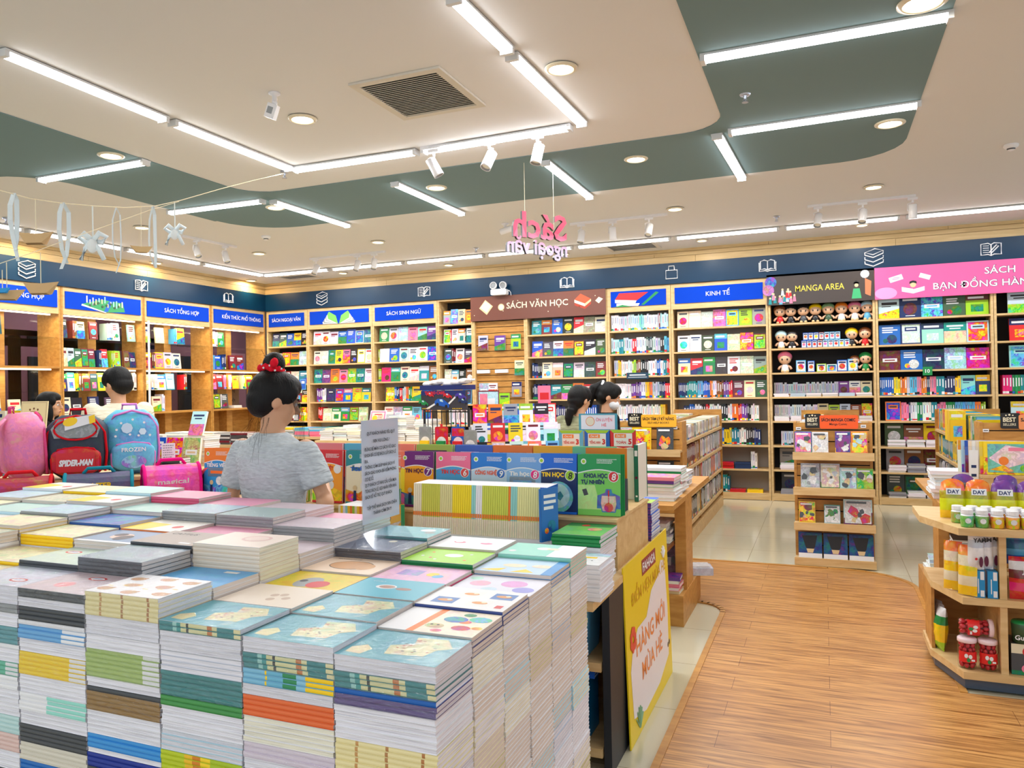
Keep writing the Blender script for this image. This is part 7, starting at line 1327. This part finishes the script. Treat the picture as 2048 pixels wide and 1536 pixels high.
def rollbag(u, v, z, rz, w, h, d, k, trim, lb, f=None):
    X, Y = bp(u, v); t = thing('lunch_bag', lb, 'bag', (X, Y, z), ba+rz, 'barrel-shaped bags on the lower step'); pts = [(d/2*math.cos(a), h*.45+h*.5*math.sin(a)) for a in [PI*i/10 for i in range(11)]]; pts = [(d/2, .0)]+pts+[(-d/2, .0)]
    m = MB(); m.loft([[(x, y, zz) for y, zz in pts] for x in (-w/2, w/2)], C(k, .35)); m.build('body', 'bag_fabric', t)
    for s in (-1, 1): m = MB(); m.tube([(s*w/2, y, zz) for y, zz in pts], .009, C(trim), 6); m.build('piping', 'fabric', t, True)
    m = MB(); m.tube([(-.07, 0, h*.94), (-.05, 0, h*1.06), (.05, 0, h*1.06), (.07, 0, h*.94)], .01, C(trim), 6); m.build('handle', 'fabric', t, True)
    if f: m = MB(); m.tf = T_(0, -d/2*.93, h*.55) @ R_(.38, 'X'); f(m); m.build('lettering', 'print', t)
rollbag(-.62, -.33, .896, .1, .27, .23, .22, (66, 56, 92), 'n', 'dark purple barrel bag at the far left of the lower step')
rollbag(-.31, -.34, .896, .0, .26, .215, .2, (170, 40, 60), 'r', 'red and white patterned barrel bag on the lower step')
rollbag(.03, -.35, .896, .0, .30, .215, .22, (70, 66, 104), (30, 130, 150), 'slate purple barrel bag with teal piping lettered OUTER', lambda m: (m.text('OUTER', 0, 0.02, .03, C('y'), -.004, w=.12, bold=.04), m.text('SPACE', 0, -.03, .02, C('b'), -.004, w=.12, bold=.02)))
rollbag(.37, -.33, .896, .05, .27, .235, .2, (238, 80, 170), 'h', 'hot pink barrel bag with scribbled lettering', lambda m: m.text('magical', 0, 0.0, .03, C('w'), -.004, w=.15, bold=.02))
rollbag(.64, -.33, .896, .9, .2, .215, .2, (44, 40, 86), (240, 90, 110), 'navy bag with coral piping at the right end of the lower step')
# ================================================================ garland
G0 = at(568, 347, z=3.24); GL = FW*2.7+RT*((-40-1024)/FPX*2.7)+UP*((768-372)/FPX*2.7)+CAM
def gp(px, py):                                # point of the string's vertical plane seen at a pixel
    d = FW+RT*((px-1024)/FPX)-UP*((py-768)/FPX); n = Vector((-(G0.y-GL.y), G0.x-GL.x, 0)); return CAM+d*(((G0-CAM).dot(n))/d.dot(n))
m = MB(); m.tube([gp(*p) for p in [(-40, 372), (0, 381), (60, 397), (120, 406), (190, 412), (250, 415), (310, 412), (360, 401), (440, 378), (510, 360), (568, 347)]], .0022, C('i'), 5); m.build('garland_string', 'fabric', label='cream string tied to a ceiling sprinkler carrying ribbons and paper boats', cat='string')
m = MB(); m.tube([gp(*p) for p in [(-40, 540), (60, 507), (115, 486), (200, 456), (300, 420), (358, 403)]], .0016, C('i'), 5); m.build('garland_string', 'fabric', label='thinner slanting string running behind the ribbons', cat='string')
BD = (G0-GL).normalized()
def ribbon(pts, wd, lb, tails=True):
    wd *= 1.35
    P3 = [gp(*p) for p in pts]; m = MB(); n = len(P3); side = Vector((RT.x, RT.y, 0)).normalized(); V = []
    for i, p in enumerate(P3): tw = math.sin(i*.9)*.5; q = side*wd*math.cos(tw)+Vector((-side.y, side.x, 0))*wd*math.sin(tw); V += [p-q, p+q]
    F = [[2*i, 2*i+1, 2*i+3, 2*i+2] for i in range(n-1)]; N_ = Vector((-side.y, side.x, 0))*.0012
    m.add(V, F, C((226, 236, 240))); m.add([v+N_ for v in V], [f[::-1] for f in F], C((226, 236, 240))); m.build('ribbon', 'fabric', None, label=lb, cat='ribbon', group='white ribbon loops on the garland')
ribbon([(27, 386), (20, 410), (20, 440), (27, 480), (36, 522)], .006, 'white looped ribbon nearest the left edge, left strand'); ribbon([(27, 386), (33, 400), (34, 440), (33, 480), (30, 500)], .006, 'white looped ribbon nearest the left edge, right strand')
ribbon([(125, 405), (119, 425), (118, 460), (124, 500), (134, 527)], .006, 'second white ribbon loop, left strand'); ribbon([(125, 405), (137, 425), (138, 465), (133, 510), (122, 538)], .006, 'second white ribbon loop, right strand')
ribbon([(232, 415), (225, 440), (225, 480), (230, 515), (240, 532)], .002, 'thin white cord loop in the middle of the garland, left strand'); ribbon([(232, 415), (240, 430), (242, 480), (241, 520), (232, 546)], .002, 'thin white cord loop in the middle of the garland, right strand')
ribbon([(305, 412), (299, 440), (298, 480), (300, 510), (310, 535)], .003, 'fourth white ribbon loop, left strand'); ribbon([(305, 412), (309, 430), (310, 470), (311, 510), (311, 536)], .006, 'fourth white ribbon loop, right strand')
def boat(px, py, top, s, lb, k=(206, 172, 126), rz=0):
    p = gp(px, py); t = thing('paper_boat', lb, 'paper boat', p, rz+math.atan2(RT.y, RT.x), 'paper boats hanging on the garland'); m = MB(); a = s
    o = [(-a, 0, .5*a), (-.45*a, -.28*a, -.15*a), (.45*a, -.28*a, -.15*a), (a, 0, .5*a), (.45*a, .28*a, -.15*a), (-.45*a, .28*a, -.15*a), (0, -.03*a, .42*a), (0, .03*a, .42*a), (-.5*a, 0, -.22*a), (.5*a, 0, -.22*a)]
    m.add(o, [[0, 8, 9, 2, 1][:3]+[2, 1], [0, 1, 6], [1, 2, 6], [2, 3, 6], [3, 4, 7], [4, 5, 7], [5, 0, 7], [0, 5, 8], [5, 4, 9, 8], [4, 3, 9], [3, 2, 9], [1, 8, 0], [2, 9, 8, 1]], C(k)); m.build('folded_paper', 'matte', t)
    q = gp(px, top); m = MB(); m.tube([(0, 0, .35*a), (0, 0, max((q-p).z, .36*a))], .0016, C('i'), 5); m.build('thread', 'fabric', t)
boat(72, 482, 398, .07, 'tan paper boat hanging high near the left edge'); boat(283, 502, 413, .052, 'tan paper boat hanging between cord loop and fourth ribbon', (214, 180, 130), .4); boat(82, 582, 505, .072, 'tan paper boat hanging low before the blue header'); boat(14, 594, 525, .06, 'tan paper boat with a blue one at the left edge', rz=.4); boat(5, 583, 540, .03, 'small blue paper boat at the left edge', (60, 150, 210))
def bow(px, py, top, s, lb):
    p = gp(px, py); t = thing('ribbon_bow', lb, 'bow', p, math.atan2(RT.y, RT.x), 'white bows hanging on the garland')
    for q in (-1, 1):
        m = MB(); m.tube([(0, 0, 0), (q*.03*s, -.012, .028*s), (q*.055*s, 0, .014*s), (q*.03*s, .012, -.006), (0, 0, 0)], .005*s, C((230, 240, 244)), 6, flat=2.4); m.build('loop', 'fabric', t, True)
        m = MB(); m.tube([(0, -.004, 0), (q*.025*s, -.012, -.03*s), (q*.045*s, -.006, -.075*s)], .004*s, C((230, 240, 244)), 6, flat=2.4); m.build('tail', 'fabric', t, True)
    m = MB(); m.ball((0, -.006, -.02*s), (.022*s, .012*s, .028*s), C((236, 240, 240)), 10, 7); m.build('knot', 'fabric', t, True)
    q = gp(px, top); m = MB(); m.tube([(0, 0, .01), (0, 0, (q-p).z)], .003, C((226, 232, 228)), 6); m.build('cord', 'fabric', t)
bow(186, 482, 412, 1.15, 'white bow hanging between the second ribbon and the cord loop'); bow(350, 462, 404, 1.05, 'white bow at the right end of the garland')
# hanging mirrored word
p = at(1078, 470, y=5.75); t = thing('hanging_word_sign', 'pink and lilac cut-out words seen from behind, hanging on two strings', 'sign', (p.x, p.y, p.z-.06), PI+.95)
m = MB(); s0 = len(m.v); m.text('Sách', 0.0, .03, .20, C('r'), 0, w=.52, bold=.022, ext=.025); m.text('ngoại văn', .03, -.10, .12, C('r'), 0, w=.58, bold=.022, ext=.025)
for i, f in enumerate(m.f):
    z = sum(m.v[j].z for j in f)/len(f); a = min(1, max(0, (z+.08)/.16)); 
    if m.c[i] != C('k'): m.c[i] = tuple(C((200, 190, 226))[k]*(1-a)+C((206, 40, 86))[k]*a for k in range(3))+(0,)
m.build('letters', 'plastic', t)
for x in (-.14, .14): m = MB(); m.tube([(x, .011, .12), (x, .011, H_CEIL-p.z+.054)], .002, C('i'), 5); m.build('string', 'fabric', t)
# ================================================================ people
def evalmesh(m, voxel, smooth):
    me = bpy.data.meshes.new('b'); me.from_pydata([tuple(v) for v in m.v], [], m.f); me.update(); o = bpy.data.objects.new('b', me); COL.objects.link(o)
    r = o.modifiers.new('r', 'REMESH'); r.mode = 'VOXEL'; r.voxel_size = voxel
    s = o.modifiers.new('s', 'SMOOTH'); s.factor = .5; s.iterations = smooth
    bpy.context.view_layer.update(); dg = bpy.context.evaluated_depsgraph_get(); r2 = bpy.data.meshes.new_from_object(o.evaluated_get(dg)); bpy.data.objects.remove(o)
    r2.polygons.foreach_set('use_smooth', [True]*len(r2.polygons)); return r2
def bl(name, m, mat, parent, voxel=.009, smooth=4, label=None):
    me = evalmesh(m, voxel, smooth); me.materials.clear(); me.materials.append(MT[mat]); return link(name, me, parent, label=label)
def rings(m, L, n=20): m.loft([[(x+rx*math.cos(2*PI*k/n), y+ry*math.sin(2*PI*k/n), z) for k in range(n)] for x, y, z, rx, ry in L], W_)
def limb(m, pts, rs):
    m.tube(pts, rs, W_, 12)
    for p, r in zip(pts, rs): m.ball(p, r*.99, W_, 12, 8)
def hand(m, wr, d, up, s=1.0, curl=.5):           # wrist, direction of the palm, back-of-hand direction
    d = Vector(d).normalized(); up = (Vector(up)-d*Vector(up).dot(d)).normalized(); sd = d.cross(up); wr = Vector(wr)
    c = wr+d*.045*s
    for i in range(4): a = wr+d*.01*s+sd*(i-1.5)*.012*s; b = wr+d*.085*s+sd*(i-1.5)*.0195*s; m.tube([a, b], .0125*s, W_, 8); m.ball(b, .0122*s, W_, 8, 6)
    for i, L in enumerate((.062, .072, .068, .052)):
        b = wr+d*.085*s+sd*(i-1.5)*.0195*s; p1 = b+(d*math.cos(curl*.5)-up*math.sin(curl*.5))*L*.45*s; p2 = p1+(d*math.cos(curl)-up*math.sin(curl))*L*.35*s; p3 = p2+(d*math.cos(curl*1.5)-up*math.sin(curl*1.5))*L*.25*s
        m.tube([b, p1, p2, p3], [.009*s, .0085*s, .008*s, .0068*s], W_, 8); m.ball(p3, .0066*s, W_, 8, 6)
    b = wr+d*.03*s-sd*.028*s; p1 = b+(d*.6-sd*.8).normalized()*.036*s; p2 = p1+(d*.9-sd*.3-up*.2).normalized()*.028*s; m.tube([wr+d*.015*s, b, p1, p2], [.013*s, .013*s, .010*s, .008*s], W_, 8); m.ball(p2, .008*s, W_, 8, 6)
def headparts(skin, M):
    skin.tf = M; skin.ball((0, 0, .02), (.074, .092, .094), W_, 20, 14); skin.ball((0, .028, -.035), (.056, .058, .07), W_, 16, 12); skin.ball((0, .055, -.075), (.026, .026, .022), W_, 12, 8)
    skin.tube([(0, .088, .02), (0, .104, -.012), (0, .108, -.022)], [.008, .010, .011], W_, 8); skin.ball((0, .103, -.026), (.014, .012, .009), W_, 10, 8)
    for s in (-1, 1): skin.ball((s*.077, -.008, -.005), (.010, .020, .032), W_, 10, 8); skin.ball((s*.035, .058, -.02), (.022, .022, .024), W_, 10, 8)
    skin.ball((0, .082, -.052), (.021, .010, .0065), W_, 10, 6); skin.ball((0, .08, -.064), (.017, .010, .0065), W_, 10, 6); skin.tf = Matrix()
def face(t, M, mask=False, glasses=False):
    for s in (-1, 1):
        m = MB(); m.tf = M; m.ball((s*.031, .079, .006), (.0125, .008, .0075), C('w'), 12, 8); m.ball((s*.031, .0855, .006), (.006, .003, .006), C('k'), 10, 6); m.build('eye', 'plastic', t, True)
        m = MB(); m.tf = M; m.tube([(s*.014, .089, .026), (s*.032, .088, .031), (s*.05, .077, .026)], [.0022, .003, .0018], C('k'), 5); m.build('eyebrow', 'matte', t, True)
    m = MB(); m.tf = M; m.ball((0, .0895, -.055), (.019, .005, .005), C((190, 90, 90)), 12, 6); m.build('lips', 'matte', t, True)
    if mask: m = MB(); m.tf = M; m.ball((0, .052, -.048), (.064, .062, .05), C((226, 230, 236)), 18, 12); m.build('face_mask', 'fabric', t, True)
    if glasses:
        for s in (-1, 1): m = MB(); m.tf = M; m.tube([(s*.032+.02*math.cos(a), .098, .005+.016*math.sin(a)) for a in [i*PI/8 for i in range(16)]], .0012, C('d'), 5, True); m.build('glasses_rim', 'metal', t)
def person(loc, rz, label, h=1.56, arms=None, top='grey_jersey', tee=True, pants='denim', headrot=(0, 0), hair='bun', lowtop=None, mask=False, glasses=False, bulk=1.0, voxel=.008):
    k = h/1.56; t = thing('person', label, 'person', loc, rz); t.scale = (k, k, k); B = bulk
    A = arms or [[(-.17, 0, 1.245), (-.215, .0, 1.0), (-.2, .12, .8)], [(.17, 0, 1.245), (.215, .0, 1.0), (.2, .12, .8)]]
    HM = T_(0, .012, 1.435) @ R_(headrot[0]) @ R_(headrot[1], 'X')
    m = MB(); rings(m, [(0, 0, .80, .13, .10), (0, 0, .9, .145, .105), (0, 0, 1.0, .115, .085), (0, 0, 1.12, .14, .095), (0, -.005, 1.22, .155, .085), (0, -.01, 1.275, .10, .06), (0, -.005, 1.30, .055, .05)])
    m.tube([(0, -.01, 1.24), (0, -.004, 1.32), (0, .004, 1.40)], [.062, .05, .05], W_, 14); headparts(m, HM)
    for a in A:
        limb(m, a, [.046, .037, .026]); d = (Vector(a[2])-Vector(a[1])); hand(m, a[2], d, (0, 0, 1) if abs(d.normalized().z) < .8 else (0, -1, 0), .92, .55)
    for s in (-1, 1): limb(m, [(s*.075, 0, .82), (s*.085, .01, .46), (s*.09, -.01, .09)], [.085, .055, .038]); m.ball((s*.09, .05, .035), (.04, .1, .035), W_, 12, 8)
    bl('body', m, 'skin', t, voxel if tee else .0075, 3); face(t, HM, mask, glasses)
    m = MB(); rings(m, [(0, 0, .78, .155*B, .125*B), (0, 0, .9, .155*B, .118*B), (0, 0, 1.0, .14*B, .105*B), (0, -.004, 1.12, .160*B, .115*B), (0, -.01, 1.2, .178*B, .108*B), (0, -.012, 1.26, .15, .085), (0, -.012, 1.295, .085, .066), (0, -.01, 1.305, .07, .06)], 28)
    for a in A:
        p0, p1, p2 = [Vector(q) for q in a]
        if tee: e = p0.lerp(p1, .68); m.tube([p0+(p1-p0).normalized()*.03, e], [.058, .066], W_, 14); m.ball(p0+Vector((0, 0, -.012)), .056, W_, 14, 10)
        else: limb(m, [p0, p1, p1.lerp(p2, .92)], [.068, .054, .042])
    bl('shirt' if tee else 'jacket', m, top, t, .009, 5)
    if lowtop:
        m = MB(); rings(m, [(0, 0, .77, .162*B, .13*B), (0, 0, .9, .162*B, .124*B), (0, 0, 1.0, .148*B, .112*B), (0, -.006, 1.12, .170*B, .124*B), (0, -.012, 1.19, .180*B, .124*B)], 28); bl('jacket_lower_panel', m, lowtop, t, .009, 4)
    m = MB(); rings(m, [(0, 0, .70, .15, .12), (0, 0, .8, .15, .12), (0, 0, .92, .135, .105)], 24)
    for s in (-1, 1): m.tube([(s*.078, 0, .8), (s*.088, .01, .46), (s*.09, -.01, .07)], [.098, .07, .058], W_, 14)
    bl('trousers', m, pants, t, .012, 4)
    for s in (-1, 1): m = MB(); m.tf = T_(s*.09, .035, 0); rbox(m, .09, .25, .0, .075, W_, dome=.6); m.build('shoe', 'black_cloth', t, True)
    m = MB(); m.tf = HM; m.ball((0, -.020, .036), (.088, .098, .098), W_, 24, 16); m.ball((0, -.05, -.005), (.080, .066, .078), W_, 20, 12)
    m.ball((0, .012, .072), (.080, .082, .058), W_, 20, 12)
    for s in (-1, 1): m.ball((s*.058, .03, .045), (.026, .045, .05), W_, 12, 8)
    if hair == 'bun':
        for i in range(9): a = i*2*PI/9; m.ball((.022*math.cos(a), -.045+.022*math.sin(a), .152), (.026, .026, .034), W_, 10, 8)
        m.ball((0, -.045, .165), (.042, .042, .036), W_, 12, 8); m.tube([(0, -.035, .11), (0, -.043, .15)], [.04, .028], W_, 10)
    elif hair == 'long': m.ball((0, -.035, -.06), (.094, .075, .12), W_, 18, 12); m.ball((0, -.05, -.16), (.105, .06, .11), W_, 18, 12); [m.ball((s*.07, .01, -.07), (.026, .045, .11), W_, 12, 10) for s in (-1, 1)]
    elif hair == 'low': m.ball((0, -.075, -.06), (.05, .04, .07), W_, 12, 8); m.tube([(0, -.10, -.08), (-.01, -.115, -.16), (-.01, -.105, -.22)], [.04, .034, .018], W_, 10)
    elif hair == 'tail': m.ball((0, -.09, .09), .035, W_, 10, 8); m.tube([(0, -.10, .09), (0, -.145, .04), (0, -.15, -.06), (0, -.13, -.14)], [.03, .045, .04, .02], W_, 10)
    elif hair == 'short': m.ball((0, .01, .075), (.08, .085, .06), W_, 16, 10)
    m.tf = Matrix(); hr = bl('hair', m, 'hair', t, .006, 3)
    return t, HM
G = Vector((-2.165, 2.60, 0))
t, HM = person(G, -.06, 'person with black hair bun and grey T-shirt, back turned, at the textbooks', h=1.585, arms=[[(-.172, 0, 1.235), (-.245, .0, 1.0), (-.17, .20, .98)], [(.172, 0, 1.235), (.25, .02, 1.02), (.03, .26, 1.10)]], headrot=(-.62, -.28), hair='bun')
m = MB(); m.tf = HM
for i in range(18): a = i*2*PI/18; m.ball((.036*math.cos(a), -.043+.036*math.sin(a), .128+.004*math.sin(a*5)), (.014, .014, .016), C((214, 24, 44)), 8, 6)
m.ball((.052, -.055, .150), (.030, .016, .022), C((214, 24, 44)), 10, 8); m.ball((-.03, -.085, .122), (.03, .016, .018), C((214, 24, 44)), 10, 8)
m.build('scrunchie', 'fabric', t, True)
m = MB(); m.tf = HM
for i in range(12): a = i*2*PI/12; m.ball((.049*math.cos(a), -.043+.049*math.sin(a), .128+.007*(i % 2*2-1)), (.0045, .0045, .0045), WHITE, 6, 5)
m.build('polka_dots', 'fabric', t, True)
m = MB(); rr = random.Random(9)
for i in range(15):
    a = rr.uniform(-.9, .9); x0 = .07*math.sin(a); y0 = -.05-.03*math.cos(a); p = Vector((x0, y0, 1.37)); L = rr.uniform(.06, .19); q = [p]
    for j in range(1, 5): q.append(p+Vector((rr.uniform(-.008, .008)+x0*.12*j, -.012*j, -L*j/4)))
    m.tube(q, [.0007, .0006, .0005, .0004, .0003], W_, 4)
for i in range(12):
    a = rr.uniform(0, 2*PI); p = HM @ Vector((.04*math.cos(a), -.045+.04*math.sin(a), .17)); m.tube([p, p+Vector((rr.uniform(-.05, .05), rr.uniform(-.03, .03), rr.uniform(.0, .03)))], [.001, .0005], W_, 4)
for i in range(9):
    p = HM @ Vector((.075, .045+.004*i, .03)); m.tube([p, p+Vector((.012, .01, -.06)), p+Vector((.006+.003*i, .0, -.14-.01*i))], [.0016, .0014, .0006], W_, 4)
m.build('loose_strands', 'hair', t, True)
person(wp(236, 6.0), math.radians(62), 'person with short black hair in a cream and black jacket, facing left', h=1.71, top='cream_cloth', tee=False, lowtop='black_cloth', headrot=(.45, -.25), hair='short', bulk=1.14, pants='black_cloth')
person(wp(96, 6.9), math.radians(-50), 'person with long black hair and glasses in dark clothes, facing right', h=1.53, top='black_cloth', tee=False, headrot=(-.1, 0), hair='long', glasses=True, pants='black_cloth')
person(wp(1158, 6.2), math.radians(-8), 'person in an olive top with low black ponytail, seen from behind', h=1.50, top='olive_cloth', tee=False, headrot=(-.35, -.1), hair='low', bulk=1.1)
t, HM = person(wp(1214, 6.45), math.radians(-62), 'person in black with white hair tie and face mask, head bent down', h=1.52, top='black_cloth', tee=False, headrot=(-.15, -.35), hair='tail', mask=True, pants='black_cloth')
m = MB(); m.tf = HM; m.tube([(.03*math.cos(a), -.09, .085+.03*math.sin(a)) for a in [i*PI/6 for i in range(12)]], .013, WHITE, 8, True); m.build('hair_tie', 'fabric', t, True)
# ================================================================ everything too numerous to be a thing of its own
if LOOSE:
    V = []; F = []; CC = []
    for me, M in LOOSE:
        b = len(V); V += [M @ v.co for v in me.vertices]; ca = me.color_attributes['Col'].data; li = 0
        for p in me.polygons: F.append([b+k for k in p.vertices]); CC.append(tuple(ca[p.loop_start].color)); 
    m = MB(); m.v = V; m.f = F; m.c = CC; m.build('shelved_books', 'print', label='rows of spine-out books and flat piles filling the shelves', cat='books', kind='stuff')
# wall of the shop behind and to the right of the view is open; nothing more to build
